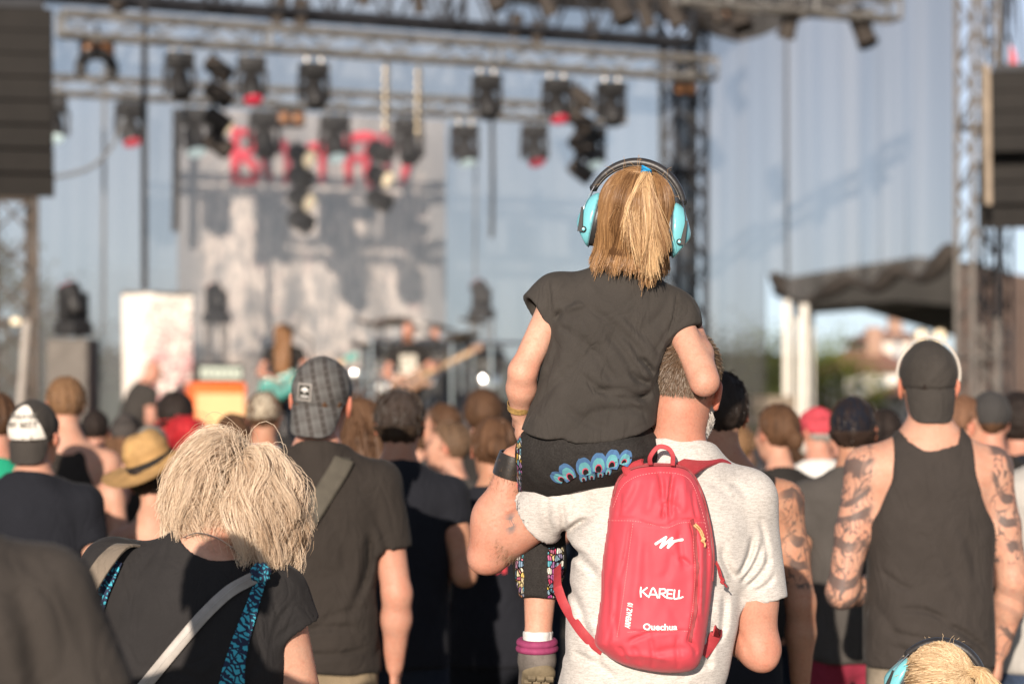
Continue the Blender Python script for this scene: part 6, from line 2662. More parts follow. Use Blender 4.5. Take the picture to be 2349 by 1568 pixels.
# strands gathered to the elastic
el = np.array([.014, -.070, .108])
n2 = 1500
u = unit(rg.normal(size=(n2 * 3, 3)) + np.array([0, .3, .9]))
q = u * np.array([.078, .099, .0895]) + np.array([0, -.012, .03])
ok = (q[:, 2] > .062) & (q[:, 1] > -.075)
q, u = q[ok][:n2], u[ok][:n2]
S = 14
t = np.linspace(0, 1, S)[None, :, None]
pp = q[:, None, :] * (1 - t) + el * t
cen = np.array([0, -.012, .03])
rad2 = np.array([.080, .101, .0925]) + .004 * rg.uniform(0, 1, (len(q), 1))
for i in range(S - 1):
    qv = pp[:, i] - cen
    kk = np.sqrt(((qv / rad2) ** 2).sum(1, keepdims=True))
    pp[:, i] = cen + qv / kk * 1.0
pp[:, -2:] = pp[:, -2:] * .3 + el * .7
cw = np.clip(rg.normal(.5, .3, len(q)), 0, 1)[:, None, None]
c2 = (np.array([.19, .095, .042]) * (1 - cw) + np.array([.46, .28, .135]) * cw) * np.ones((1, S, 1))
# the little tail
n3 = 2600
jit = rg.normal(0, .0045, (n3, 3))
gi = rg.integers(0, 9, n3)
gx_ = np.array([-.002, .012, .024, .034, .044, .052, .062, .070, .080])[gi]
gzz = np.array([-.02, -.06, -.075, -.09, -.06, -.10, -.085, -.11, -.06])[gi]
tgt = np.stack([gx_ + rg.normal(0, .0055, n3), rg.normal(-.113, .007, n3), gzz + rg.normal(0, .016, n3)], 1)
k1 = el + np.array([.006, -.030, .016]) + jit
mid = np.stack([.016 + (tgt[:, 0] - .034) * 1.0 + .018 * np.sin(gi * 2.3), -.130 + rg.normal(0, .006, n3), .045 + .02 * np.cos(gi * 1.7)], 1)
ctrl = np.stack([np.repeat(el[None], n3, 0) + jit * .5, k1, mid, tgt * np.array([1.0, 1, 1]) + np.array([0, -.006, .03]), tgt], 1)
tt = np.linspace(0, 1, S)
B = [(1 - tt) ** 4, 4 * tt * (1 - tt) ** 3, 6 * tt ** 2 * (1 - tt) ** 2, 4 * tt ** 3 * (1 - tt), tt ** 4]
p3 = sum(ctrl[:, i][:, None, :] * B[i][None, :, None] for i in range(5))
p3[:, :, 0] += .010 * np.sin(tt * 6 + tgt[:, :1] * 90) * tt
cw = np.clip(.5 + .32 * np.sin(gi * 2.9 + 1) + rg.normal(0, .22, n3), 0, 1)[:, None, None]
c3 = (np.array([.20, .098, .042]) * (1 - cw) + np.array([.74, .52, .29]) * cw) * np.ones((1, S, 1))
# flyaways
n4 = 90
u = unit(rg.normal(size=(n4, 3)) + np.array([0, -.5, .5]))
q4 = u * np.array([.083, .103, .095]) + cen
dr = unit(u * .6 + rg.normal(0, .6, (n4, 3)))
fl = [q4]
for i in range(S - 1):
    dr = unit(dr + rg.normal(0, .10, dr.shape) + np.array([0, 0, -.07]))
    fl.append(fl[-1] + dr * rg.uniform(.002, .0045))
p4 = np.stack(fl, 1)
c4 = np.full((n4, S, 3), (.42, .26, .13))
allp = np.concatenate([p1, p3 * GS, pp * GS, p4 * GS]) @ gR.T + ghc
allc = np.concatenate([c1, c3 * 1.12, c2 * 1.15, c4])
rads = np.concatenate([np.full(len(p1), .00058), np.full(len(p3), .0005), np.full(len(pp), .0007), np.full(len(p4), .00025)])
hair_o = link('hair', strands_mesh('hair', allp, rads, .0003, allc, GO), HAIR, girl)
# under-layer so that no scalp shows through
gu = Grid(ghc - .18, ghc + .18, .005)
gu.ell(ghc + gR @ (np.array([0, -.012, .03]) * GS), np.array((.0775, .0985, .0895)) * GS, 0, R=gR)
gu.cone(ghc + gR @ np.array([0, -.035, .0]), ghc + gR @ np.array([0, -.03, -.10]), .068, .058, .02)
gu.fn(lambda d, X, Y, Z: np.maximum(d, ((Y - ghc[1]) - .35 * (Z - ghc[2]) - .012) * .8))
gu.fn(lambda d, X, Y, Z: np.maximum(d, (ghc[2] - .110 - Z)))
gpart(gu, 'hair_base', HAIR, hair_o, GO, lambda V: np.array([.12, .058, .025]) * np.ones((len(V), 1)), 1)
ELA = mat('blue_elastic', (.02, .30, .62), rough=.6, var=(80, .2))
eo = ghc + gR @ (el * GS)
m = Mb(GO)
for j in range(4):
    m.tube([eo + gR @ (np.array([.010 * math.cos(a) + .003, -.006 + .010 * math.sin(a) - .002 * j, .002 + .0035 * j + .004 * math.cos(a + j)])) for a in np.linspace(0, 2 * math.pi, 18, endpoint=False)], .0026, 6, closed=True)
m.build('hair_elastic', ELA, hair_o)


# ---- earmuffs (a thing of their own)
TURQ = mat('turquoise_plastic', (.17, .50, .56), rough=.32, spec=.5, var=(12, .04), coat=.2)
TURQD = mat('grey_plastic_ridge', (.12, .20, .23), rough=.4, var=(20, .1))
PADM = mat('black_vinyl_pad', (.028, .026, .026), rough=.42, spec=.5, var=(60, .25), bump=(180, .4, .001))
BLKPL = mat('black_plastic', (.02, .02, .02), rough=.55, spec=.3, var=None)
STEEL = mat('steel_wire', (.65, .65, .66), rough=.22, metal=1.0, var=None)
STITCH = mat('pale_stitching', (.45, .43, .40), rough=.8, var=None)


def earmuffs(label, hc, R, s, org, lo=-1.18, hi=1.22, tone=None):
    t = thing('earmuffs', label, 'earmuffs', org)
    hc = np.asarray(hc, float)

    def T(p):
        return hc + R @ (np.array(p, float) * s)
    c0 = np.array([0, -.008, .012])
    arc = np.linspace(lo, hi, 44)
    rx, rz = .1125, .1165
    path = np.array([T(c0 + np.array([math.sin(a) * rx * (1.0 + .03 * math.cos(a) ** 8), 0, math.cos(a) * rz])) for a in arc])
    nr = np.array([R @ np.array([math.sin(a), 0, math.cos(a)]) for a in arc])
    # padded band: rounded flattened section
    sec = []
    side = R @ np.array([0, 1.0, 0])
    wv = .0165 * s * np.clip(.75 + .5 * np.cos(arc * 1.1), .8, 1.05)
    th = .0098 * s * np.clip(1.15 - .25 * np.abs(arc), .75, 1.2)
    for i in range(44):
        row = []
        for k_ in range(14):
            an = 2 * math.pi * k_ / 14
            cx, cy = math.cos(an), math.sin(an)
            cx = math.copysign(abs(cx) ** .75, cx)
            cy = math.copysign(abs(cy) ** .75, cy)
            row.append(path[i] + side * wv[i] * cx + nr[i] * th[i] * cy)
        sec.append(row + [row[0]])
    m = Mb(org).grid(sec)
    for e_ in (0, -1):
        ring_ = np.array(sec[e_][:-1])
        c_ = ring_.mean(0)
        m.add(np.vstack([ring_, c_]), None, [(i, (i + 1) % 14, 14) if e_ == 0 else ((i + 1) % 14, i, 14) for i in range(14)])
    hb = m.build('headband', PADM, t, auto=False)
    Mb(org).tube([path[i] - side * wv[i] * .80 + nr[i] * (-th[i] * .62) for i in range(1, 43)], .0009 * s, 5).build('stitching', STITCH, hb)
    for sx in (-1, 1):
        cx = .101 * sx
        cc_ = T((cx, -.006, -.020))
        g = Grid(cc_ - .085 * s, cc_ + .085 * s, .0038)
        Rr = R @ rotm('Y', math.radians(-6 * sx))
        g.ell(cc_, np.array((.032, .041, .060)) * s, 0, R=Rr)
        g.ell(cc_ + Rr @ (np.array([-sx * .004, 0, .004]) * s), np.array((.022, .046, .064)) * s, .010, R=Rr)
        for nn, of in (((sx * .78, 0, -.62), .033), ((sx * .95, 0, .30), .0310), ((-sx * 1.0, 0, 0), .008)):
            nn = unit(np.array(nn))
            g.cut(cc_ + Rr @ (nn * of * s), Rr @ nn)
        cup = gpart(g, 'ear_cup', TURQ, t, org, None, 1)
        Mb(org).tube([cc_ + Rr @ (np.array([-sx * .0085, math.cos(a) * .045, math.sin(a) * .063 + .003]) * s) for a in np.linspace(0, 2 * math.pi, 30, endpoint=False)], .0012 * s, 5, closed=True).build('seam_ring', TURQD, cup)
        cu_ = T((sx * .086, -.006, -.016))
        m = Mb(org)
        m.tube([cu_ + Rr @ (np.array([0, math.cos(a) * .033, math.sin(a) * .049]) * s) for a in np.linspace(0, 2 * math.pi, 30, endpoint=False)], .0135 * s, 10, closed=True)
        m.build('cushion', PADM, t, auto=False)
        end = path[0] if sx < 0 else path[-1]
        for yy in (-.014, .014):
            a0 = end + R @ (np.array([-sx * .002, yy, .004]) * s)
            a1 = T((sx * .119, yy * 2.6 - .006, .004))
            a2 = T((sx * .119, yy * 2.7 - .006, -.030))
            Mb(org).tube(catmull([a0, (a0 + a1) / 2 + R @ np.array([sx * .002, 0, 0]), a1, a2], 12), .0013 * s, 6).build('wire', STEEL, t)
            if yy < 0:
                arm = Mb(org)
                b0, b1 = T((sx * .1215, -.042, .010)), T((sx * .119, -.045, -.046))
                arm.ribbon(catmull([b0, (b0 + b1) / 2, b1], 8), np.linspace(.005, .013, 8) * s, .006 * s, R @ np.array([0, -1.0, 0]))
                ao = arm.build('hinge_arm', BLKPL, t)
                Mb(org).lathe(T((sx * .1115, -.049, -.040)), [(.0001, .004), (.0034, .0034), (.004, 0.0), (.004, -.004)], 12, R @ np.array([0, -1.0, 0])).build('hinge_pin', TURQ, ao)
                Mb(org).lathe(T((sx * .1115, -.0475, -.040)), [(.0045, .003), (.0068, .002), (.007, -.003)], 14, R @ np.array([0, -1.0, 0])).build('hinge_ring', BLKPL, ao)
        Mb(org).lathe(end + R @ (np.array([0, 0, .002]) * s), [(.0001, .006), (.008 * s, .005), (.010 * s, -.002), (.007 * s, -.009), (.0001, -.010)], 12, R @ np.array([0, 0, 1.0])).build('band_end', BLKPL, t)
    return t


earmuffs('turquoise earmuffs with black padded band on the girl riding on a shoulder', ghc, gR, .97, ghc)
# ---------------------------------------------------------------- red backpack on the man's back
PD = 5.34
PKO = np.array([px(1510, 5.4), 5.40, pz(1310, 5.4)])
OUT = [(1452, 1070), (1500, 1062), (1560, 1066), (1592, 1082), (1617, 1125), (1634, 1190), (1646, 1262), (1644, 1330), (1636, 1400),
       (1626, 1470), (1618, 1512), (1598, 1544), (1545, 1552), (1480, 1545), (1425, 1530), (1385, 1504), (1367, 1482), (1372, 1440),
       (1381, 1370), (1384, 1300), (1395, 1220), (1404, 1150), (1420, 1100)]
poly = np.array([(px(u, PD), pz(v, PD)) for u, v in OUT])
cl = catmull(np.vstack([poly[-2:], poly, poly[:2]]), (len(poly) + 3) * 6 + 1)
cl = cl[2 * 6 - 6 + 6:][:len(poly) * 6]
poly = cl


def poly_sd(x, z, pl):
    """signed distance to a polygon, negative inside"""
    shp = np.broadcast(x, z).shape
    x, z = (np.broadcast_to(a, shp).ravel() for a in (x, z))
    best = np.full(x.shape, 1e9)
    ins = np.zeros(x.shape, bool)
    n = len(pl)
    for i in range(n):
        ax, az = pl[i]
        bx, bz = pl[(i + 1) % n]
        ex, ez = bx - ax, bz - az
        t = np.clip(((x - ax) * ex + (z - az) * ez) / (ex * ex + ez * ez + 1e-12), 0, 1)
        dd = (x - ax - t * ex) ** 2 + (z - az - t * ez) ** 2
        best = np.minimum(best, dd)
        c = (az > z) != (bz > z)
        ins ^= c & (x < (bx - ax) * (z - az) / (bz - az + 1e-12) + ax)
    d = np.sqrt(best)
    return np.where(ins, -d, d).reshape(shp)


PKF = FL([
    (1548, 1082, 1536, 1188, 6, .014, -4), (1512, 1078, 1520, 1150, 7, .010, 4), (1498, 1085, 1480, 1180, 12, -.006, 4), (1568, 1085, 1566, 1180, 10, -.006, 3),
    (1525, 1150, 1520, 1190, 6, .010), (1515, 1150, 1560, 1170, 8, .005, 4),
    (1384, 1193, 1460, 1190, 2.6, .0035, 3), (1460, 1190, 1530, 1205, 2.6, .0035, -6), (1530, 1205, 1560, 1193, 2.6, .0035, 4), (1560, 1193, 1625, 1195, 2.6, .0035, 3),
    (1445, 1195, 1420, 1330, 6, .005, 4), (1468, 1200, 1450, 1400, 12, -.004, 4), (1420, 1330, 1415, 1470, 6, .006, -4),
    (1582, 1190, 1596, 1300, 5, .010, 6), (1596, 1300, 1592, 1400, 5, .008, 3), (1592, 1400, 1578, 1475, 5, .009, 2),
    (1560, 1210, 1575, 1310, 8, .006, -6), (1555, 1280, 1585, 1300, 6, .006, 5), (1610, 1230, 1604, 1440, 8, -.005, 2), (1625, 1240, 1618, 1420, 7, .006, 3),
    (1395, 1300, 1392, 1460, 7, .006, 2), (1410, 1400, 1388, 1490, 6, .006, 3), (1440, 1445, 1580, 1445, 3.0, .004, -3),
    (1440, 1475, 1500, 1450, 6, .006, 4), (1580, 1470, 1600, 1505, 6, .007, 4), (1500, 1500, 1580, 1490, 10, .005, 6), (1420, 1505, 1540, 1515, 8, -.004, 6),
    (1450, 1480, 1470, 1535, 8, .005, 4), (1540, 1260, 1520, 1330, 12, .004, 8), (1480, 1240, 1478, 1420, 14, .0035, 5),
    (1470, 1100, 1430, 1180, 10, .005, 5), (1600, 1110, 1618, 1180, 8, .005, -4), (1455, 1085, 1415, 1170, 9, -.004, 5),
    (1425, 1130, 1418, 1190, 5, .006, 2), (1590, 1120, 1600, 1190, 5, .006, -2), (1520, 1360, 1560, 1440, 14, .003, 5), (1405, 1230, 1400, 1330, 7, .005, 3), (1600, 1330, 1608, 1430, 6, .005, -3),
    (1490, 1455, 1500, 1540, 7, .005, 3), (1555, 1455, 1560, 1540, 7, .005, -3), (1420, 1480, 1440, 1525, 6, .006, 2),
], PD)
YC, TH = 5.425, .090


def pack_disp(x, z):
    acc = np.zeros(np.broadcast(x, z).shape)
    for x0, z0, x1, z1, w, a, bow in PKF:
        dx, dz = x1 - x0, z1 - z0
        L2 = dx * dx + dz * dz
        L = math.sqrt(L2)
        t = np.clip(((x - x0) * dx + (z - z0) * dz) / L2, 0, 1)
        bo = bow * 4 * t * (1 - t)
        qx = x - (x0 + t * dx - dz / L * bo)
        qz = z - (z0 + t * dz + dx / L * bo)
        env = np.clip(np.minimum(t, 1 - t) * 6 + .1, 0, 1)
        r2 = (qx * qx + qz * qz) / (w * w)
        acc = acc + 1.5 * a * env * (np.exp(-r2) - .35 * np.exp(-r2 / 5))
    acc = acc + .005 * (vnoise((x * 1.3 + z * .4) * 22, z * 9, 0 * x, 6) - .5) + .003 * (vnoise((x - z * .6) * 40, z * 22, 0 * x, 9) - .5)
    return acc


def pack_th(q):
    R_ = .050
    k = np.clip(-q / R_, 0, 1)
    return TH * np.sqrt(np.clip(1 - (1 - k) ** 2, 0, 1)) * np.clip(.80 + .2 * np.clip(-q / .10, 0, 1), 0, 1)


def pack_y(x, z):
    q = poly_sd(x, z, poly)
    return YC - pack_th(q) + pack_disp(x, z)


pack = thing('backpack', 'small coral red backpack worn by the man in the pale grey t-shirt', 'backpack', PKO)
CORAL = mat('coral_nylon', (.60, .066, .090), rough=.62, spec=.25, var=(14, .06), fine=(800, .10), bump=(1200, .3, .0006), sheen=.1)
CRED = mat('dark_red_zip_tape', (.27, .035, .04), rough=.6, var=(120, .2), fine=(900, .3))
STRAPR = mat('red_webbing', (.42, .045, .055), rough=.6, var=(60, .1), fine=(900, .25), bump=(700, .5, .001))
WHITEP = mat('white_print', (.80, .78, .76), rough=.6, var=None)
CORD = mat('speckled_orange_cord', (.62, .36, .16), rough=.7, var=(500, .5))
RCORD = mat('dark_red_cord', (.33, .03, .035), rough=.7, var=(500, .3))
h_ = .0036
x0, x1 = poly[:, 0].min() - .02, poly[:, 0].max() + .02
z0, z1 = poly[:, 1].min() - .02, poly[:, 1].max() + .02
g = Grid((x0, YC - TH - .03, z0), (x1, YC + .05, z1), h_)
X2, Z2 = g.ax[0][:, None], g.ax[2][None, :]
q2 = poly_sd(X2, Z2, poly)
th2 = pack_th(q2)
dis2 = pack_disp(X2, Z2) * np.clip(-q2 / .02, 0, 1)
Yf = g.ax[1][None, :, None]
front = (YC - th2 + dis2)[:, None, :] - Yf
back = Yf - (YC + np.minimum(th2, .03))[:, None, :]
dd = np.maximum(np.maximum(front, back) * .75, np.where(q2 > 0, q2, q2 * .5)[:, None, :])
g.d = dd.astype(np.float32)
gpart(g, 'pack_body', CORAL, pack, PKO, None, 1)


def on_pack(uv, off=.0015, n=40):
    pts = catmull(np.array([(px(u, PD), pz(v, PD)) for u, v in uv]), n)
    y = pack_y(pts[:, 0], pts[:, 1]) - off
    return np.stack([pts[:, 0], y, pts[:, 1]], 1)


# main zip round the edge
zp = on_pack([(1412, 1140), (1424, 1104), (1455, 1078), (1510, 1070), (1565, 1074), (1592, 1092), (1612, 1134), (1629, 1200), (1638, 1270), (1636, 1335)], -.004, 70)
Mb(PKO).ribbon(zp, .0105, .0035, np.array([0, -1.0, .25])).build('main_zip', CRED, pack)
mz = Mb(PKO)
zp2 = zp + np.array([0, -.0038, .0008])
mz.tube(zp2, .0009, 5)
mz.build('zip_teeth', mat('zip_teeth', (.12, .02, .02), rough=.4, var=None), pack)
# pocket zip
zq = on_pack([(1588, 1192), (1596, 1225), (1601, 1290), (1600, 1360), (1594, 1420), (1584, 1472)], -.001, 40)
zip2 = Mb(PKO).ribbon(zq, .0085, .003, np.array([-.2, -1.0, 0])).build('pocket_zip', CRED, pack)
# stitched seams
def seam(uv, name='seam_stitching', n=60):
    pts = on_pack(uv, .0008, n)
    m = Mb(PKO)
    for i in range(0, n - 1, 2):
        m.tube([pts[i], pts[i + 1]], .00055, 4)
    m.build(name, mat('pink_thread', (.78, .34, .34), rough=.8, var=None), pack)


seam([(1408, 1165), (1428, 1118), (1458, 1094), (1510, 1084), (1562, 1088), (1588, 1106), (1606, 1150), (1622, 1210), (1630, 1275)], n=130)
seam([(1452, 1200), (1440, 1290), (1428, 1380), (1416, 1460)], n=90)
seam([(1392, 1196), (1450, 1194), (1500, 1203), (1530, 1209), (1565, 1198), (1618, 1199)], n=90)
seam([(1590, 1215), (1594, 1300), (1592, 1370), (1582, 1440)], n=80)
seam([(1440, 1449), (1500, 1445), (1578, 1447)], n=60)
# print: the mark, the name, the two small words
mk = [(1503, 1247), (1524, 1228), (1529, 1230), (1519, 1246), (1537, 1230), (1543, 1233), (1529, 1247), (1552, 1235), (1564, 1236), (1545, 1251), (1540, 1258), (1532, 1256), (1538, 1245), (1523, 1258), (1515, 1257), (1520, 1243)]
zz = [((1504, 1246), (1527, 1231), 6), ((1527, 1231), (1515, 1254), 6.5), ((1515, 1254), (1541, 1233), 6), ((1541, 1233), (1532, 1254), 6.5), ((1532, 1254), (1546, 1240), 6), ((1546, 1240), (1565, 1237), 6)]


def stroke(name, lines, wpx, material, off=.0022):
    m = Mb(PKO)
    for k_, ln in enumerate(lines):
        uv = np.array(ln, float)
        pts = np.array([(px(u, PD), pz(v, PD)) for u, v in uv])
        pts = catmull(pts, 6 * (len(pts) - 1) + 1) if len(pts) > 2 else np.linspace(pts[0], pts[1], 6)
        y = pack_y(pts[:, 0], pts[:, 1]) - off - .0001 * k_
        m.ribbon(np.stack([pts[:, 0], y, pts[:, 1]], 1), wpx / F * PD, .0008, np.array([0, -1.0, 0]))
        for e_ in (0, -1):
            m.lathe((pts[e_, 0], y[e_], pts[e_, 1]), [(.00001, .0009), (wpx / F * PD * .5, .0007), (wpx / F * PD * .5, .0)], 10, (0, -1, 0))
    return m.build(name, material, pack)


stroke('mark', [[a, b] for a, b, w in zz], 6.2, WHITEP)
K = []
K += [[[(1470, 1346), (1469, 1357), (1470, 1367)], [(1484, 1347), (1471, 1357)], [(1474, 1356), (1485, 1366)]]]
K += [[[(1488, 1368), (1498, 1347), (1508, 1369)], [(1491, 1362), (1506, 1362)]]]
K += [[[(1513, 1349), (1512, 1369)], [(1513, 1350), (1525, 1350), (1525, 1358), (1513, 1360)], [(1517, 1360), (1526, 1368)]]]
K += [[[(1531, 1351), (1530, 1370)], [(1531, 1351), (1542, 1352)], [(1531, 1360), (1540, 1361)], [(1530, 1370), (1541, 1371)]]]
K += [[[(1547, 1352), (1546, 1371), (1555, 1371)]]]
K += [[[(1558, 1353), (1557, 1370), (1566, 1368)]]]
for L_ in K:
    stroke('letter', L_, 3.8, WHITEP)
place_text('printed_word', 'Quechua', .0195, (px(1514, PD), pz(1437, PD)), pack_y, WHITEP, pack, PKO, rot=-1, bold=.0006, off=.0022, sx=1.06)
place_text('printed_word', 'ARPENAZ 10', .0165, (px(1443, PD), pz(1411, PD)), pack_y, WHITEP, pack, PKO, rot=83, bold=.0005, off=.0025, sx=.60, shear=.2)
# zip pulls
c0 = on_pack([(1592, 1204), (1604, 1216), (1612, 1232)], .005, 20)
m = Mb(PKO)
m.tube(c0, .0020, 6)
m.tube(c0 + np.array([.003, -.002, .003]), .0020, 6)
m.tube(catmull([c0[-1], c0[-1] + [.004, -.003, -.004], c0[-1] + [-.001, -.004, -.007], c0[-1] + [.003, -.001, -.010]], 14), .0034, 7)
m.tube(catmull([c0[-1] + [.003, -.001, -.010], c0[-1] + [.006, -.001, -.016], c0[-1] + [.005, 0, -.021]], 8), .0022, 6)
m.build('pocket_zip_pull', CORD, pack)
e0 = P(1646, 1300, 5.40)
e1 = P(1652, 1322, 5.385)
m = Mb(PKO)
m.tube(catmull([P(1641, 1290, 5.40), e0, P(1650, 1318, 5.385), P(1655, 1330, 5.38)], 16), .0018, 6)
m.tube(catmull([P(1643, 1286, 5.40), P(1650, 1302, 5.395), P(1655, 1320, 5.385), P(1656, 1330, 5.38)], 16), .0018, 6)
m.tube(catmull([P(1652, 1322, 5.385), P(1660, 1330, 5.375), P(1654, 1333, 5.375), P(1660, 1338, 5.375)], 14), .0032, 7)
m.tube(catmull([P(1658, 1334, 5.38), P(1668, 1346, 5.38)], 6), .0018, 6)
m.build('main_zip_pull', RCORD, pack)
# carrying loop
lp = catmull([P(1492, 1066, 5.37), P(1491, 1050, 5.385), P(1500, 1034, 5.39), P(1513, 1024, 5.39), P(1532, 1028, 5.388), P(1543, 1044, 5.385), P(1543, 1068, 5.37)], 36)
Mb(PKO).ribbon(lp, .0105, .003, np.array([0, -1.0, .2])).build('carry_loop', STRAPR, pack)


# straps that lie on the shirt
def on_shirt(gr, uv, d, off=.004, n=30, lift=None):
    pts = catmull(np.array([(px(u, d), pz(v, d)) for u, v in uv]), n)
    y = gr.surf_y(pts[:, 0], pts[:, 1])
    if np.isnan(y).any():
        ii = np.arange(n)
        ok = ~np.isnan(y)
        y = np.interp(ii, ii[ok], y[ok])
    for _ in range(2):
        y = np.convolve(np.pad(y, 2, mode='edge'), np.ones(5) / 5, 'valid')
    return np.stack([pts[:, 0], y - off, pts[:, 1]], 1)


def over_shoulder(gr, pts3, n=40, off=.004):
    """path in space pushed out of the cloth"""
    p = catmull(pts3, n)
    return p


lf = np.vstack([P(1462, 1092, 5.385), P(1452, 1072, 5.40), P(1450, 1058, 5.415), P(1456, 1044, 5.44), P(1470, 1030, 5.50)])
Mb(PKO).ribbon(catmull(lf, 24), .050, .008, np.array([-.1, -1.0, .4])).build('shoulder_strap', STRAPR, pack)
rf = [P(1556, 1092, 5.405), P(1578, 1074, 5.43), P(1606, 1060, 5.47), P(1640, 1056, 5.52), P(1668, 1078, 5.57), P(1680, 1110, 5.62), P(1690, 1190, 5.70)]
nrm = np.array([[-.2, -.9, .6], [-.1, -.8, .7], [0, -.6, .85], [.1, -.3, 1.0], [.3, .0, 1.0], [.6, .3, .8], [.3, 1.0, .2]])
Mb(PKO).ribbon(catmull(rf, 40), .052, .010, catmull(nrm, 40)).build('shoulder_strap', STRAPR, pack)
ls = on_shirt(SHIRT_D, [(1281, 1352), (1296, 1392), (1325, 1438), (1352, 1470), (1384, 1494)], 5.44, .003)
ls = np.vstack([P(1279, 1300, 5.62), P(1279, 1330, 5.56), ls])
Mb(PKO).ribbon(catmull(ls, 44), .023, .0025, np.array([-.5, -1.0, .1])).build('lower_strap', STRAPR, pack)
rs = on_shirt(SHIRT_D, [(1612, 1500), (1632, 1478), (1648, 1448)], 5.44, .003, 16)
rs = np.vstack([rs, P(1654, 1430, 5.56), P(1658, 1405, 5.62)])
Mb(PKO).ribbon(catmull(rs, 30), .030, .0025, np.array([.5, -1.0, .1])).build('lower_strap', STRAPR, pack)
# ---------------------------------------------------------------- woman with blond hair, head bowed
BO = np.array([px(440, 5.05), 5.06, 0.0])
blond = thing('person', 'woman with tousled blond bob and black t-shirt bowing her head', 'person', BO)
bc7 = P(470, 1255, 5.02)
bhc = P(530, 1162, 5.10)
bR = eulm(0, 0, -14) @ eulm(-34, 0, 0) @ eulm(0, 12, 0)
bSL, bEL, bWL = P(262, 1310, 5.05), P(220, 1600, 5.06), P(300, 1800, 5.20)
bSR, bER, bWR = P(632, 1368, 5.05), P(700, 1680, 5.06), P(640, 1850, 5.25)
bpel = np.array([px(440, 5.08), 5.05, .80])
g = Grid((-1.02, 4.80, 0.0), (-.30, 5.45, 1.66), .0080)
BT = [(-.02, .175, .12, .0), (.12, .195, .13, -.01), (.38, .165, .12, .0), (.62, .170, .125, .0), (.80, .168, .112, .0), (.90, .135, .086, -.008), (1.0, .060, .058, -.01)]
g.loft(bpel, bc7 + np.array([0, .02, -.01]), (1, 0, -.08), BT, .03)
for S_, E_, W_, nm in ((bSL, bEL, bWL, -1), (bSR, bER, bWR, 1)):
    g.cone(bc7 + np.array([0, .03, -.04]), S_, .052, .05, .06)
    g.cone(S_, E_, .054, .049, .03)
    g.cone(E_, W_, .047, .029, .02)
    put_hand(g, W_, np.array([-nm * .6, .7, -.2]), nm, .9, .5, np.array([0, 0, -1.0]))
g.cone(bc7 + np.array([0, .015, -.03]), bhc + bR @ np.array([0, -.02, -.05]), .056, .054, .03)
put_head(g, bhc, bR, .96)
for sx in (-1, 1):
    hip = bpel + np.array([sx * .09, 0, .03])
    kn = np.array([bpel[0] + sx * .11, 5.06, .46])
    an = np.array([bpel[0] + sx * .11, 5.03, .08])
    g.cone(hip, kn, .09, .062, .05)
    g.cone(kn, an, .060, .04, .02)
    g.cone(an, an + np.array([0, .11, -.05]), .034, .03, .03)
gpart(g, 'body', SKIN['fair'], blond, BO, lambda V: head_cols(V, bhc, bR, .96, 'fair'), 1)
BLACKTEE = cloth('blonds_black_jersey', (.030, .028, .028), .12, .2)
gs = Grid((-1.05, 4.82, .62), (-.34, 5.34, 1.46), .0058)
BST = [(-.12, .20, .14, .0), (.05, .205, .142, -.01), (.38, .182, .132, .0), (.62, .186, .136, .0), (.80, .182, .122, .0), (.90, .148, .094, -.008), (1.0, .072, .068, -.01)]
gs.loft(bpel, bc7 + np.array([0, .02, -.012]), (1, 0, -.08), BST, .03)
for S_, e_ in ((bSL, bSL * .62 + bEL * .38), (bSR, P(668, 1448, 5.055))):
    gs.cone(bc7 + np.array([0, .03, -.045]), S_ + np.array([0, 0, .004]), .060, .062, .05)
    gs.cone(S_, e_, .068, .068, .03, cap=True)
    dd_ = unit(e_ - S_)
    gs.cone(e_ - dd_ * .012, e_ + dd_ * .05, .0575, .0585, .003, 's')


def bneck(d, X, Y, Z):
    # wide scooped neckline, lower towards her right
    x = X - bc7[0]
    zl = bc7[2] - .010 - .12 * x + .55 * np.maximum(-.02 - (x - .03) ** 2 * 9 + .02, -.05)
    r = np.sqrt(((x - .045) / 1.35) ** 2 + (Z - bc7[2] - .055) ** 2)
    return np.maximum(d, (.076 - r) * .8)


gs.fn(bneck)
gs.cut((0, 0, .66), (0, 0, -1))
rumple(gs, .004, (6, 6, 4), 13, True, .4)
folds(gs, FL([
    (375, 1240, 350, 1330, 7, .004, 4), (345, 1250, 300, 1330, 7, .005, 5), (320, 1262, 270, 1330, 6, .004, 5), (590, 1330, 610, 1430, 6, .006, 4),
    (600, 1350, 640, 1440, 5, .006, 4), (612, 1480, 660, 1390, 6, .006, 8), (608, 1470, 645, 1350, 6, .006, 6), (610, 1490, 690, 1430, 6, .005, 8), (612, 1475, 668, 1360, 5, .005, -5),
    (600, 1490, 560, 1560, 8, .007, 4), (330, 1530, 470, 1560, 10, .006, 8), (470, 1270, 480, 1400, 10, .002, 4), (610, 1420, 630, 1330, 4, .005, 3)], 4.93))
SHIRT_B = gs
gpart(gs, 'shirt', BLACKTEE, blond, BO, None, 1)
gt = Grid((-.98, 4.85, 0.0), (-.36, 5.35, 1.0), .017)
gt.loft(bpel, bc7, (1, 0, 0), BT, .03, off=.008)
gt.fn(lambda d, X, Y, Z: np.maximum(d, Z - .94))
for sx in (-1, 1):
    hip = bpel + np.array([sx * .09, 0, .03])
    gt.cone(hip, np.array([bpel[0] + sx * .11, 5.06, .46]), .10, .075, .04)
    gt.cone(np.array([bpel[0] + sx * .11, 5.06, .46]), np.array([bpel[0] + sx * .11, 5.03, .06]), .074, .056, .02, cap=True)
gpart(gt, 'trousers', DARKDENIM, blond, BO, None, 1)
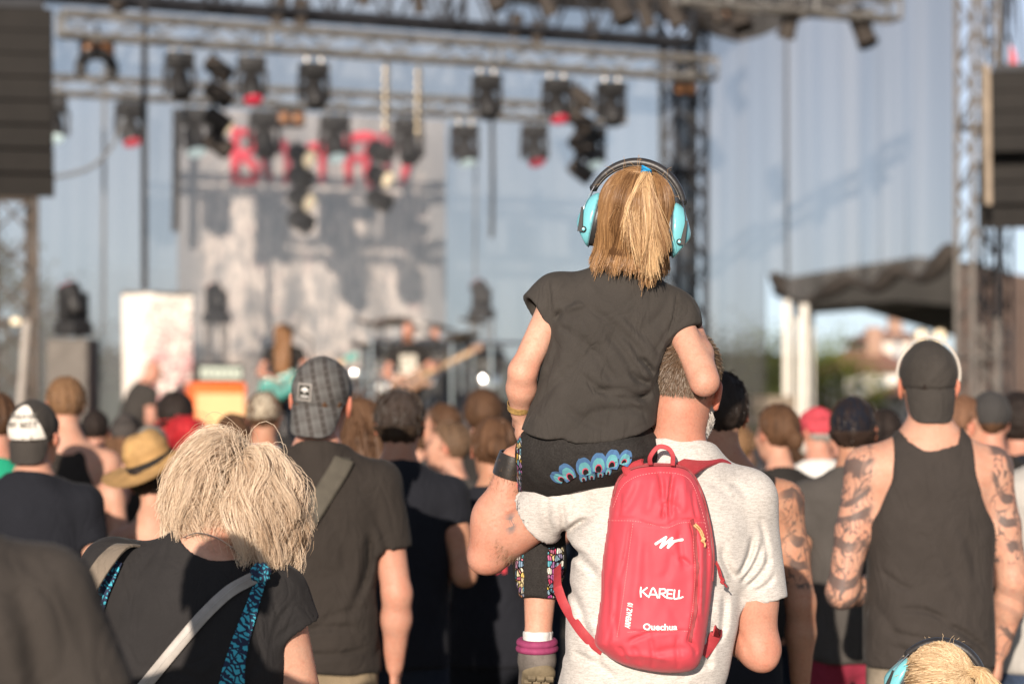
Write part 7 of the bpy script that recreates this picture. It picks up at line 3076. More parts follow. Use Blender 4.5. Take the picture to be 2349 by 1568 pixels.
shoes({'AL': np.array([bpel[0] - .11 - BO[0], -.03, .08]), 'AR': np.array([bpel[0] + .11 - BO[0], -.03, .08]), 'k': .93}, blond, SHOE)

# hair grown in clumps, falling under gravity
rg = np.random.default_rng(33)


def wavy_hair(hc, R, s, n, nclump, len_fn, part_x, root_rgb, rgb_a, rgb_b, seed, S=12, vol=.70, zmin=-.07):
    """layered wavy hair: every strand slides over its own shell round the head, then hangs"""
    rg = np.random.default_rng(seed)
    rad = np.array((.0775, .0985, .0895)) * s
    cen = np.array([0, -.012, .03]) * s
    g_ = R.T @ np.array([0, 0, -1.0])

    def roots(m):
        u = unit(rg.normal(size=(m * 4, 3)) + np.array([0, -.15, .25]))
        q = u * rad + cen
        ok = (q[:, 2] > zmin * s + np.maximum(q[:, 1], 0) * .9)
        return q[ok][:m], u[ok][:m]
    cq, cu_ = roots(nclump)
    q, u = roots(n)
    idx = np.empty(len(q), int)
    for i in range(0, len(q), 1000):
        idx[i:i + 1000] = ((q[i:i + 1000, None] - cq[None]) ** 2).sum(2).argmin(1)

    def grow(q, u, L, lay, ph, amp, jit):
        side = np.where(q[:, 0:1] > part_x * s, 1.0, -1.0)
        dr = unit(np.concatenate([side * .8, np.full_like(side, -.5), np.full_like(side, .15)], 1) + jit)
        p = q.copy()
        out = [p]
        st = (L / (S - 1))[:, None]
        for i in range(S - 1):
            t = (i + 1) / (S - 1)
            nn = unit((p - cen) / rad ** 2)
            tg = g_ - nn * (nn @ g_)[:, None]
            dr = unit(dr * .75 + tg * .35 + g_ * (.10 + .25 * t))
            wv = np.stack([np.sin(ph + t * 6.0), .6 * np.cos(ph * 1.7 + t * 7.5), .4 * np.sin(ph * .6 + t * 6)], 1) * (amp * min(1, t * 2.5))[:, None] if False else np.stack([np.sin(ph + t * 6.0), .6 * np.cos(ph * 1.7 + t * 7.5), .4 * np.sin(ph * .6 + t * 6)], 1) * (amp * min(1.0, t * 2.5))
            p = p + unit(dr + wv) * st
            want = 1 + lay * min(1.0, t / .30)
            k = np.sqrt((((p - cen) / rad) ** 2).sum(1))
            f = np.where(k < want, want / np.maximum(k, .2), 1.0)
            p = cen + (p - cen) * f[:, None]
            out.append(p)
        return np.stack(out, 1)
    clay = vol * rg.uniform(.12, 1.0, len(cq))
    cph = rg.uniform(0, 6.28, len(cq))
    cL = len_fn(cq @ R.T) * rg.uniform(.85, 1.12, len(cq))
    cp = grow(cq, cu_, cL, clay, cph, .55, rg.normal(0, .35, cq.shape))
    own = grow(q, u, cL[idx] * rg.uniform(.72, 1.08, len(q)), np.clip(clay[idx] + rg.normal(0, .05, len(q)), .04, 1), cph[idx] + rg.normal(0, .25, len(q)), .55, rg.normal(0, .3, q.shape))
    t = np.linspace(0, 1, S)[None, :, None]
    pull = np.clip(t * 1.3 - .1, 0, 1) * rg.uniform(.45, .92, len(q))[:, None, None]
    paths = own * (1 - pull) + (cp[idx] + rg.normal(0, .0055, (len(q), 1, 3))) * pull
    nf = int(len(q) * .05)
    paths[:nf] = own[:nf] + rg.normal(0, .016, (nf, 1, 3)) * t
    tone = np.clip(.5 + .30 * rg.normal(size=len(cq))[idx] + .22 * rg.normal(size=len(q)), 0, 1)[:, None, None]
    c = np.array(rgb_a) * (1 - tone) + np.array(rgb_b) * tone
    near = np.exp(-((q[:, 0] - part_x * s) / .03) ** 2)[:, None, None]
    rt = np.clip(1 - t / (.08 + .10 * rg.uniform(0, 1, (len(q), 1, 1))), 0, 1) * (.25 + .75 * near)
    c = c * (1 - rt) + np.array(root_rgb) * rt
    r0 = np.full(len(q), .00036)
    r0[:nf] = .0003
    return paths @ R.T + hc, c, r0


sB = .98
radB = np.array((.083, .104, .095)) * sB
cenB = np.array([0, -.012, .03]) * sB
hp, hcB, hrB = wavy_hair(bhc, bR, sB, 24000, 340, lambda w: np.clip(.205 + .40 * (w[:, 0] - .01), .15, .265), .012, (.07, .045, .032), (.46, .325, .215), (.80, .65, .49), 40)
hb = link('hair', strands_mesh('hair', hp, hrB, .0003, hcB, BO), HAIR, blond)
gu = Grid(bhc - .2, bhc + .2, .006)
gu.ell(bhc + bR @ cenB, radB * .985, 0, R=bR)
for k_ in range(5):
    aa = -1.4 + k_ * .7
    gu.cone(bhc + bR @ (np.array([math.sin(aa) * .05, -math.cos(aa) * .06, .02])), bhc + bR @ (np.array([math.sin(aa) * .06, -math.cos(aa) * .055, -.03])) + np.array([0, 0, -.03]), .042, .034, .03)
gu.fn(lambda d, X, Y, Z: np.maximum(d, (Y - bhc[1] - .06) * .8))
gpart(gu, 'hair_base', HAIR, hb, BO, lambda V: np.array([.24, .165, .105]) * (.6 + .7 * vnoise(V[:, 0] * 70, V[:, 1] * 70, V[:, 2] * 14, 3))[:, None], 1)
# fine chain at the neck
CHN = mat('silver_chain', (.8, .76, .68), rough=.25, metal=1.0, var=None)
ch = catmull([P(420, 1232, 4.965), P(455, 1222, 4.955), P(500, 1234, 4.955), P(540, 1262, 4.965), P(565, 1290, 4.98)], 40)
Mb(BO).tube(ch, .0011, 5).build('necklace', CHN, blond)


# dress straps over the t-shirt, cross-body strap, shoulder strap of her bag
def turq_print():
    m = bpy.data.materials.new('cloth_turquoise_print')
    m.use_nodes = True
    nt = m.node_tree
    b = nt.nodes['Principled BSDF']
    vec = _coords(nt, (1, 1, 1))
    w = nt.nodes.new('ShaderNodeTexWave')
    w.bands_direction = 'DIAGONAL'
    w.inputs['Scale'].default_value = 34.0
    w.inputs['Distortion'].default_value = 7.0
    w.inputs['Detail'].default_value = 1.0
    w.inputs['Detail Scale'].default_value = 2.0
    nt.links.new(vec, w.inputs['Vector'])
    f = _ramp(nt, w.outputs[0], [(.46, 0.0), (.54, 1.0)])
    vo = nt.nodes.new('ShaderNodeTexVoronoi')
    vo.feature = 'DISTANCE_TO_EDGE'
    vo.inputs['Scale'].default_value = 45.0
    nt.links.new(vec, vo.inputs['Vector'])
    e = _ramp(nt, vo.outputs['Distance'], [(.05, 0.0), (.09, 1.0)])
    f = _math(nt, 'MULTIPLY', f, e)
    nt.links.new(_mix(nt, 'MIX', f, (.012, .02, .055), (.05, .40, .52)), b.inputs['Base Color'])
    b.inputs['Roughness'].default_value = .85
    return m


TPRINT = turq_print()


def on_b(uv, off=.004, n=40, d=4.93):
    return on_shirt(SHIRT_B, uv, d, off, n)


NB = np.array([0.1, -1.0, .15])
Mb(BO).ribbon(on_b([(600, 1318), (588, 1352), (574, 1400), (558, 1450), (545, 1500), (536, 1545), (530, 1600)]), np.interp(np.linspace(0, 1, 40), [0, .3, .7, 1], [.020, .026, .040, .058]), .003, NB).build('dress_strap', TPRINT, blond)
Mb(BO).ribbon(on_b([(262, 1290), (246, 1325), (226, 1370), (212, 1420), (205, 1470)]), np.linspace(.022, .032, 40), .003, np.array([-.4, -1, .1])).build('dress_strap', TPRINT, blond)
kn_c = P(598, 1312, 4.925)
m = Mb(BO)
for k_ in range(5):
    a0 = k_ * 1.26
    pts = [kn_c + np.array([math.cos(a) * .013 * math.cos(a0) + .004 * math.sin(2 * a), -.006 + math.sin(a) * .011, math.cos(a) * .013 * math.sin(a0) + .006 * math.sin(a)]) for a in np.linspace(0, 2 * math.pi, 16, endpoint=False)]
    m.tube(pts, .0075, 7, closed=True)
m.build('strap_knot', TPRINT, blond)
bag = thing('shoulder_bag', 'grey leather cross-body strap running over the back of the blond woman', 'bag strap', BO + np.array([0, -.12, .9]))
bo2 = BO + np.array([0, -.12, .9])
GLEA = mat('grey_leather', (.34, .31, .28), rough=.45, spec=.4, var=(40, .12), bump=(200, .2, .001))
sp = on_b([(592, 1322), (560, 1336), (520, 1360), (470, 1408), (420, 1466), (372, 1524), (330, 1574), (270, 1640)], .007, 60)
Mb(bo2).ribbon(sp, .026, .003, NB).build('strap', GLEA, bag)
for sgn in (-1, 1):
    sd = np.array([.7, 0, .7]) * .0105 * sgn
    Mb(bo2).tube(sp + sd + np.array([0, -.0034, 0]), .0005, 4).build('stitching', STITCH, bag)
bag2 = thing('tote_bag', 'taupe canvas strap of a bag over the left shoulder of the blond woman', 'bag strap', BO + np.array([-.2, -.1, .9]))
bo3 = BO + np.array([-.2, -.1, .9])
CANV = cloth('taupe_canvas', (.22, .18, .14), .15, .3)
tp = catmull([P(330, 1262, 5.06), P(300, 1254, 5.02), P(275, 1256, 4.985), P(245, 1285, 4.95), P(218, 1325, 4.94), P(198, 1365, 4.945), P(188, 1420, 4.96), P(180, 1500, 5.0)], 50)
Mb(bo3).ribbon(tp, .040, .006, catmull([[-.1, .1, 1], [-.2, -.4, .9], [-.3, -.7, .6], [-.4, -1, .3], [-.5, -1, .1], [-.5, -1, 0], [-.5, -1, 0], [-.6, -.8, 0]], 50)).build('strap', CANV, bag2)

# ---------------------------------------------------------------- person with the broad dark back at the left edge
J = person('broad-shouldered person in washed black t-shirt standing behind the blond woman', -196, 3.47, h=1.73, build=1.10, arms=('down', ((.315, -.02, 1.08), (.33, .06, .84), (0, .1, -1))),
           shirt=cloth('washed_black', (.050, .043, .038)), sk='tan', hair='short', hrgb='dark', vox=.010, seed=4, loose=1.06,
           fold=[(.10, 1.40, .16, 1.15, .016, .012, .02), (.155, 1.42, .19, 1.20, .014, .010, .015), (.12, 1.34, .10, 1.0, .016, .012, .01), (.05, 1.38, .06, 1.05, .02, .006, .01)])

# ---------------------------------------------------------------- man in the plaid cap
def plaid():
    m = bpy.data.materials.new('cloth_plaid')
    m.use_nodes = True
    nt = m.node_tree
    b = nt.nodes['Principled BSDF']
    sp_ = nt.nodes.new('ShaderNodeSeparateXYZ')
    nt.links.new(_coords(nt, (1, 1, 1), rot=(0, math.radians(12), 0)), sp_.inputs[0])

    def bands(sock, freq, thr, ph):
        a = _math(nt, 'SINE', _math(nt, 'ADD', _math(nt, 'MULTIPLY', sock, freq), ph))
        return _ramp(nt, a, [(thr, 0.0), (thr + .06, 1.0)])
    v1 = bands(sp_.outputs[0], 160.0, .35, .5)
    h1 = bands(sp_.outputs[2], 150.0, .45, 1.2)
    v2 = bands(sp_.outputs[0], 320.0, .90, 2.2)
    h2 = bands(sp_.outputs[2], 300.0, .90, .4)
    col = _mix(nt, 'MIX', _math(nt, 'MULTIPLY', v1, .75), (.10, .097, .092), (.038, .030, .026))
    col = _mix(nt, 'MIX', _math(nt, 'MULTIPLY', h1, .45), col, (.045, .037, .032))
    col = _mix(nt, 'MIX', _math(nt, 'MULTIPLY', _math(nt, 'MAXIMUM', v2, h2), .5), col, (.17, .165, .16))
    nz = _noise(nt, _coords(nt), 900.0)
    col = _mix(nt, 'MULTIPLY', 1.0, col, _ramp(nt, nz, [(.3, .8), (.7, 1.1)]))
    nt.links.new(col, b.inputs['Base Color'])
    b.inputs['Roughness'].default_value = .9
    return m


PLAID = plaid()
OLIVE = mat('olive_webbing', (.085, .075, .058), rough=.85, var=(30, .15), fine=(600, .25), bump=(500, .4, .001))
OB = cloth('brown_black', (.036, .030, .026))
J = person('man in a grey plaid cap worn backwards and a black t-shirt', 728, 7.4, top=830, build=1.06, hscale=1.10, bill=.095, yaw=0, head=(-10, -4, 5), arms=('down', ((.245, -.02, 1.09), (.235, .05, .86), (0, .1, -1))),
           shirt=OB, sk='pink', hair='crop', hrgb='brown', cap='back', capmat=PLAID, captilt=68, vox=.0085, seed=6, bottoms=KHAKI, hem=.86, strands=0, loose=1.02, rump=.011, sleeve=.60,
           fold=[(.16, 1.30, .10, 1.02, .014, 0.0170, .02), (.17, 1.28, .14, 1.10, .010, 0.0136, .01), (.18, 1.33, .22, 1.20, .010, 0.0136, .01), (-.10, .96, .14, .99, .012, 0.0170, .02), (-.05, .92, .15, .93, .010, 0.0170, -.01), (.0, 1.0, .17, 1.05, .012, 0.0136, .015)])
# emblem patch on his cap
pt = J['thing']
capo = J['cap']
hc, R, s = J['head'], J['R'], J['hs']
PGREY = mat('patch_border', (.28, .26, .24), rough=.9, var=None)
PBLK = mat('patch_black', (.03, .028, .022), rough=.9, var=None)
PWHT = mat('patch_white', (.62, .60, .57), rough=.9, var=None)


def on_cap(x, z):
    """point on the back of the cap in head axes"""
    r = np.array((.086, .107, .098)) + .0025
    y = -math.sqrt(max(0.02, 1 - (x / r[0]) ** 2 - ((z - .028) / r[2]) ** 2)) * r[1] - .012
    return hc + R @ (np.array([x, y, z]) * s)


def cap_quad(x0, x1, z0, z1, off, mt, name, parent):
    pts = [[on_cap(x, z) + R @ np.array([0, -off, 0]) for z in np.linspace(z0, z1, 5)] for x in np.linspace(x0, x1, 5)]
    return Mb().grid(pts).build(name, mt, parent)


pa = cap_quad(-.046, -.002, .002, .052, .002, PGREY, 'emblem_patch', capo)
cap_quad(-.041, -.007, .008, .047, .004, PBLK, 'patch_field', pa)
wh = Mb()
bl = [(-.034, .031), (-.031, .037), (-.026, .041), (-.018, .041), (-.012, .037), (-.010, .031), (-.014, .030), (-.018, .033), (-.0205, .031), (-.0205, .023), (-.0235, .023), (-.0235, .030), (-.027, .033), (-.030, .030)]
V_ = [on_cap(a, b) + R @ np.array([0, -.006, 0]) for a, b in bl]
c_ = on_cap(-.022, .034) + R @ np.array([0, -.0065, 0])
wh.add(np.array(V_ + [c_]), None, [((i + 1) % len(bl), i, len(bl)) for i in range(len(bl))])
wh.build('patch_tree', PWHT, pa, smooth=False)
for k_ in range(6):
    cap_quad(-.034 + k_ * .0042, -.0312 + k_ * .0042, .0125, .0185, .006, PWHT, 'patch_letter', pa)
# strap over his right shoulder blade
gsh = J['shirt_grid']
stp = thing('messenger_bag', 'padded olive strap of a bag over the back of the man in the plaid cap', 'bag strap', pt.location)
pth = catmull([(.092, 1.508), (.075, 1.47), (.045, 1.42), (.005, 1.355), (-.035, 1.29), (-.075, 1.22), (-.13, 1.10), (-.17, .98)], 50)
yy = gsh.surf_y(pth[:, 0], pth[:, 1])
ii = np.arange(50)
yy = np.interp(ii, ii[~np.isnan(yy)], yy[~np.isnan(yy)])
yy = np.convolve(np.pad(yy, 2, mode='edge'), np.ones(5) / 5, 'valid')
p3_ = np.stack([pth[:, 0], yy - .003, pth[:, 1]], 1)
p3_ = np.vstack([[.09, .05, 1.50], [.098, -.01, 1.528], p3_])
Mb().ribbon(catmull(p3_[::3], 50), .040, .004, np.array([0, -1, .3])).build('strap', OLIVE, stp)
Mb().ribbon(p3_[4:30], .062, .011, np.array([0, -1, .3])).build('shoulder_pad', OLIVE, stp)

# ---------------------------------------------------------------- man with tattooed arms
TATM = tattoo_mat('inked_arms', 'fair', 13.0, (.05, .052, .055), 1.2, .44)
CAMO = mat('cloth_camouflage', (.25, .21, .16), rough=.9, var=(14.0, .55), fine=(300, .2))


def tat_attr(V):
    a = np.clip((np.abs(V[:, 0]) - .172) / .02, 0, 1) * np.clip((V[:, 2] - .85) / .03, 0, 1)
    right_fore = (V[:, 0] > 0) & (V[:, 2] < 1.18) & (V[:, 2] > .98)
    return np.where(right_fore, a * .25, a) * 1.25


TANK = cloth('washed_black_tank', (.047, .040, .036))
J = person('big man with tattooed arms in a black tank top and backwards black cap', 2130, 7.5, top=790, build=1.08, hscale=1.06, bill=.105, head=(0, -2, 0), arms=(((-.275, -.04, 1.085), (-.13, .17, 1.10), (.9, .5, .2)), ((.262, -.005, 1.12), (.235, .06, .90), (-.1, .15, -1))),
           shirt=TANK, style='tank', sk='fair', sk_mat=TATM, hair='crop', hrgb='dark', cap='back', capmat=FADED, captilt=84, vox=.0085, seed=2, bottoms=CAMO, strands=0, loose=1.02,
           extra_attr={'tattoo': tat_attr}, hem=.84, rump=.009, puff=.006,
           fold=[(-.16, 1.16, -.06, 1.10, .010, 0.0160, -.01), (-.12, 1.04, .04, 1.00, .010, 0.0192, .02), (.02, 1.0, .17, .90, .010, 0.0224, .012), (-.15, .98, .02, .95, .009, 0.0160, -.006), (-.02, .95, .14, .90, .009, 0.0160, .01), (-.14, .93, .0, .91, .009, 0.0128, -.006),
                 (.0, 1.28, .08, 1.05, .02, 0.0080, .01), (.06, 1.32, .14, 1.12, .018, 0.0080, .008), (-.05, 1.30, -.02, 1.10, .02, 0.0064, .01)])
# pale band of the sunglasses pushed over the cap
hc, R, s = J['head'], J['R'], J['hs']
arc = np.linspace(-1.75, 1.75, 40)
pth = np.array([hc + R @ (np.array([math.sin(a) * .094, .012 - .03 * abs(math.sin(a)), .028 + math.cos(a) * .112]) * s) for a in arc])
BAND = mat('pale_plastic_band', (.55, .50, .44), rough=.45, var=None)
Mb().tube(pth, .0038, 8).build('pale_headband', BAND, J['thing'])

# ---------------------------------------------------------------- small child at the lower right
KO = np.array([px(2130, 5.25), 5.30, 0.0])
J = person('small fair-haired child with earmuffs and a ponytail in front of the tattooed man', 2130, 5.28, h=1.075, hscale=1.06, build=.80, head=(-14, -10, 10), sk='child', shirt=cloth('child_grey', (.25, .24, .24)), hair=None, arms=(((-.20, .02, .85), (-.185, .10, .95), (.1, .2, 1)), 'down'), vox=.0085, seed=9, bottoms=DENIM)
kt = J['thing']
khc, kR = J['head'], J['R']
ks = J['hs'] * 1.0
cenK = np.array([0, -.012, .03]) * ks
radK = np.array((.079, .100, .091)) * ks
rg = np.random.default_rng(71)
# crown hair combed back to the tail
n_ = 3000
u = unit(rg.normal(size=(n_ * 3, 3)) + np.array([0, -.2, .5]))
q = u * radK + cenK
ok = q[:, 2] > -.05 * ks
q = q[ok][:n_]
tail = np.array([.080, -.072, .082]) * ks
S = 14
t = np.linspace(0, 1, S)[None, :, None]
pp = q[:, None, :] * (1 - t) + tail * t
for i in range(S):
    qv = pp[:, i] - cenK
    kk = np.sqrt(((qv / (radK + .004 + .008 * rg.uniform(0, 1, (len(q), 1)))) ** 2).sum(1, keepdims=True))
    pp[:, i] = cenK + qv / np.maximum(kk, .2)
w_ = np.clip(rg.normal(.5, .3, len(q)), 0, 1)[:, None, None]
c1 = (np.array([.40, .26, .14]) * (1 - w_) + np.array([.86, .66, .42]) * w_) * np.ones((1, S, 1))
n3 = 1500
tg_ = np.stack([rg.normal(.132, .020, n3), rg.normal(-.092, .014, n3), rg.uniform(-.10, .01, n3)], 1) * ks
k1 = tail + np.array([.022, -.018, .020]) * ks + rg.normal(0, .006, (n3, 3))
ctrl = np.stack([np.repeat(tail[None], n3, 0) + rg.normal(0, .004, (n3, 3)), k1, (k1 + tg_) / 2 + np.array([.022, 0, .03]), tg_], 1)
tt = np.linspace(0, 1, S)
B = [(1 - tt) ** 3, 3 * tt * (1 - tt) ** 2, 3 * tt ** 2 * (1 - tt), tt ** 3]
p3 = sum(ctrl[:, i][:, None, :] * B[i][None, :, None] for i in range(4))
w_ = np.clip(rg.normal(.6, .3, n3), 0, 1)[:, None, None]
c3 = (np.array([.42, .26, .13]) * (1 - w_) + np.array([.80, .60, .35]) * w_) * np.ones((1, S, 1))
n4 = 60
u = unit(rg.normal(size=(n4, 3)) + np.array([-.5, 0, .8]))
fl = [u * radK * 1.03 + cenK]
dr = unit(u * .10 + rg.normal(0, .7, (n4, 3)))
for i in range(S - 1):
    dr = unit(dr + rg.normal(0, .22, dr.shape))
    fl.append(fl[-1] + dr * rg.uniform(.001, .0042, (n4, 1)))
p4 = np.stack(fl, 1)
allp = np.concatenate([pp, p3, p4]) @ kR.T + khc
allc = np.concatenate([c1, c3, np.full((n4, S, 3), (.72, .54, .34))])
rads = np.concatenate([np.full(len(pp), .0008), np.full(n3, .0007), np.full(n4, .00016)])
hk = link('hair', strands_mesh('hair', allp, rads, .00035, allc), HAIR, kt)
gu = Grid(khc - .15, khc + .17, .006)
gu.ell(khc + kR @ cenK, radK, 0, R=kR)
gu.fn(lambda d, X, Y, Z: np.maximum(d, ((Y - khc[1]) - .5 * (Z - khc[2]) - .03) * .8))
gu.fn(lambda d, X, Y, Z: np.maximum(d, khc[2] - .06 - Z))
gpart(gu, 'hair_base', HAIR, hk, (0, 0, 0), lambda V: np.array([.42, .28, .16]) * np.ones((len(V), 1)), 1)
kw = np.array(kt.location)
earmuffs('turquoise earmuffs with dark padded band on the small fair-haired child', khc + kw, kR @ eulm(0, 14, 0), ks * 1.0, khc + kw)
# ---------------------------------------------------------------- the crowd, nearest rows first
GREY1 = cloth('charcoal', (.075, .068, .062))
GREY2 = cloth('slate', (.055, .052, .050))
LGREY = cloth('light_grey', (.42, .40, .37))
BLUEG = cloth('blue_grey', (.30, .34, .38))
NAVY = cloth('navy_black', (.016, .017, .022))
REDS = cloth('maroon', (.26, .03, .055))
GREENS = cloth('green', (.02, .30, .17))
WHITES = cloth('white', (.68, .66, .62))
BEIGE = cloth('beige_cap', (.42, .36, .27))
BLUECAP = cloth('dusty_blue_cap', (.10, .12, .15))

# man in the cap printed white
J = person('stout man in black t-shirt and backwards cap with printed white front', 78, 8.5, top=930, build=1.10, head=(-12, -6, 0), shirt=NAVY, sk='fair', hair='short', hrgb='dark', cap='back', capmat=FADED, captilt=80, bill=.085, hscale=1.05, seed=11, strands=0, vox=.011, arms=('down', 'down'))
hc, R, s = J['head'], J['R'], J['hs']
capo = J['cap']
WCAP = mat('cap_white_front', (.74, .69, .62), rough=.9, var=(20, .06))
CAPINK = mat('cap_print_ink', (.16, .15, .13), rough=.9, var=None)


def on_cap2(x, z, off=.0035):
    r = np.array((.086, .107, .098)) + off
    k = 1 - (x / r[0]) ** 2 - ((z - .028) / r[2]) ** 2
    y = -math.sqrt(max(0.0, k)) * r[1] - .012
    return hc + R @ (np.array([x, y, z]) * s)


pts = []
for i in range(17):
    t_ = -1 + 2 * i / 16
    col_ = []
    for j in range(11):
        f_ = j / 10
        zz = -.006 + f_ * (.128 * math.sqrt(max(.02, 1 - (t_ * .95) ** 2)))
        zz = -.006 + f_ * .118 * (1 - .35 * t_ * t_)
        xx = t_ * .070 * math.sqrt(max(.05, 1 - (f_ * .80) ** 2))
        col_.append(on_cap2(xx, zz))
    pts.append(col_)
fp = Mb().grid(pts).build('white_front', WCAP, capo)
for txt, z_, sz in (('YOU+VE', .074, .026), ('MY BEST', .046, .030)):
    v, t_ = text_mesh(txt, sz, .0007)
    Mb().add(np.array([on_cap2(a * .95 + .002, b + z_, .0095) for a, b in v]), None, t_).build('printed_word', CAPINK, fp, smooth=False)

person('man with short ginger hair in a black tank top', 152, 10.4, top=873, build=.98, head=(14, 0, 0), shirt=OB, style='tank', sk='fair', hair='short', hrgb=(.20, .11, .055), seed=12, arms=('fwd', 'down'))
# straw hat and its wearer
J = person('bare-shouldered person under the straw hat', 352, 8.9, top=1058, sex='f', head=(-10, 0, -8), style=None, sk='fair', hair='short', hrgb='dark', seed=13, strands=0, arms=('fwd', 'fwd'))
hw = np.array(J['thing'].location)
hc, R, s = J['head'], J['R'], J['hs']
STRAW = mat('woven_straw', (.50, .30, .12), rough=.8, var=(18, .22), fine=(220, .35, (1, 1, 3)), bump=(260, .8, .002))
hat = thing('straw_hat', 'wide-brimmed straw hat with dark band in the crowd', 'hat', hc + hw + np.array([0, 0, .06]))
Rh = R @ eulm(14, -12, 0)
g = Grid((-.13, -.15, -.04), (.13, .15, .17), .006)
g.ell((0, 0, .045), (.088, .104, .095), 0)
g.ell((0, .02, .150), (.030, .085, .030), .02, 's')
g.fn(lambda d, X, Y, Z: np.maximum(d, .0 - Z) + .0015 * np.sin(Z * 900))
V, Fq = g.net()
V = smooth_v(V, Fq, 1)
co_ = link('crown', raw_mesh('crown', V @ Rh.T, Fq), STRAW, hat)
m = Mb()
rings = []
for k, (r_, z_) in enumerate(((.085, .010), (.105, .000), (.135, -.006), (.165, -.006), (.185, .002), (.187, .006), (.165, .000), (.135, .0), (.105, .006), (.085, .016))):
    rings.append([Rh @ np.array([math.cos(a) * r_, math.sin(a) * r_ * 1.12, z_ - .022 * math.sin(a) ** 2 * (r_ / .187) ** 2 + .018 * math.cos(a) ** 2 * (r_ / .187) ** 2]) for a in np.linspace(0, 2 * math.pi, 49)])
m.grid(rings[::-1])
m.build('brim', STRAW, hat)
Mb().grid([[Rh @ np.array([math.cos(a) * .0905, math.sin(a) * .1065, z_]) for z_ in (.006, .030)] for a in np.linspace(0, 2 * math.pi, 49)][::-1]).build('hat_band', BLACK, hat)

person('man in brown cap over curly hair and black t-shirt', 915, 8.4, top=900, build=1.04, head=(-6, 4, 0), shirt=NAVY, sk='tan', hair='curly', hrgb=(.035, .022, .014), cap='fwd', capmat=cloth('brown_cap', (.055, .042, .036)), hscale=1.05, seed=14, arms=('down', 'fwd'), sleeve=.40, puff=-.004)
J = person('woman with curly bun and black shirt with red print', 1128, 8.9, top=972, sex='f', build=1.10, head=(10, 0, 4), shirt=NAVY, sk='tan', hair='bun', hrgb=(.11, .055, .028), seed=15, bottoms=cloth('leggings', (.012, .013, .017)), arms=('down', 'fwd'), strands=700)
REDP = mat('red_shirt_print', (.50, .045, .06), rough=.9, var=(40, .3))
gsh = J['shirt_grid']
for txt, z_, sz in (('PROUD', 1.30, .075), ('IN MY', 1.225, .072)):
    v, t_ = text_mesh(txt, sz * J['k'], .004)
    yy = gsh.surf_y(v[:, 0] - .02, v[:, 1] + z_ * J['k'])
    yy = np.where(np.isnan(yy), np.nanmean(yy), yy)
    Mb().add(np.stack([v[:, 0] - .02, yy - .006, v[:, 1] + z_ * J['k']], 1), None, t_).build('printed_word', REDP, J['thing'], smooth=False)
person('woman with long brown hair beside the man in the plaid cap', 826, 9.4, top=925, sex='f', shirt=NAVY, sk='fair', hair='long', hrgb=(.13, .068, .036), hlen=.30, seed=16, arms=('fwd', 'down'), strands=400)
person('man in grey t-shirt turning his cropped head sideways', 1040, 10.6, top=985, head=(68, 0, 0), yaw=10, shirt=GREY1, sk='fair', hair='short', hrgb=(.14, .085, .05), seed=17)
person('man with brown hair looking left behind the man in grey', 1022, 12.2, top=938, head=(60, 0, 0), shirt=GREY2, sk='fair', hair='short', hrgb='brown', seed=18)
person('tall person with dark brown hair before the drum kit', 1108, 11.8, top=902, shirt=BLACK, sk='fair', hair='curly', hrgb='brown', seed=19)
person('man in beige cap and blue-grey t-shirt', 604, 11.4, top=902, build=1.0, head=(-5, 2, 0), shirt=BLUEG, sk='tan', hair='short', hrgb='brown', cap='fwd', capmat=BEIGE, seed=20)
person('person with bright red dyed hair', 424, 11.8, top=966, sex='f', shirt=BLACK, sk='fair', hair='long', hrgb='red', hlen=.16, seed=21, strands=350)
person('person with short dark brown hair right of the red-haired one', 536, 12.0, top=965, shirt=NAVY, sk='fair', hair='curly', hrgb='brown', seed=22)
person('man in a grey cap with bare neck before the red-haired person', 345, 11.0, top=985, head=(0, 4, 0), shirt=OB, style='tank', sk='pink', hair='crop', hrgb='grey', cap='beanie', capmat=cloth('ash_cap', (.22, .20, .17)), seed=23, strands=0)
person('person in dark bandana with white spots over brown hair', 288, 12.4, top=955, sex='f', shirt=OB, style='tank', sk='fair', hair='bob', hlen=.06, hrgb=(.12, .06, .03), cap='beanie', capmat=mat('spotted_bandana', (.045, .038, .034), var=(9, .9)), seed=24, strands=0)
person('person with cropped dark hair between the tank top and the bandana', 218, 13.2, top=948, shirt=BLACK, sk='pink', hair='crop', hrgb='dark', seed=25, strands=0)

# right-hand side
TATM2 = tattoo_mat('inked_shoulder', 'tan', 14.0, (.05, .045, .045), 1.2, .44)
J = person('person with black hair and inked shoulder just beyond the man with the backpack', 1652, 6.9, top=868, sex='m', build=1.02, head=(14, 0, 0), shirt=NAVY, style='tank', sk='tan', sk_mat=TATM2, hair='short', hrgb='dark', seed=26, extra_attr={'tattoo': lambda V: np.clip((np.abs(V[:, 0]) - .15) / .03, 0, 1) * (V[:, 2] > 1.15) * 1.0}, vox=.011, arms=('down', 'down'))
bk = thing('black_shoulder_bag', 'white-edged black bag strap beside the red backpack', 'bag strap', J['thing'].location)
yy = J['shirt_grid'].surf_y(np.linspace(.10, .02, 12), np.linspace(1.50, 1.15, 12) * J['k'])
pth = np.stack([np.linspace(.125, .03, 12), np.nan_to_num(yy, nan=-.10) - .01, np.linspace(1.515, 1.15, 12) * J['k']], 1)
pth[:, 1] = np.minimum(pth[:, 1], -.07)
Mb().ribbon(catmull(pth, 24), .05, .008, np.array([.2, -1, .3])).build('strap', BLACK, bk)
Mb().tube(catmull(pth, 24) + np.array([-.03, -.004, .0]), .006, 6).build('white_edging', WHITES, bk)
person('woman with very long brown hair and black top', 1790, 9.8, top=944, sex='f', head=(30, 0, 0), shirt=BLACK, sk='fair', hair='pony', hrgb=(.10, .05, .025), hlen=.30, seed=27, strands=500)
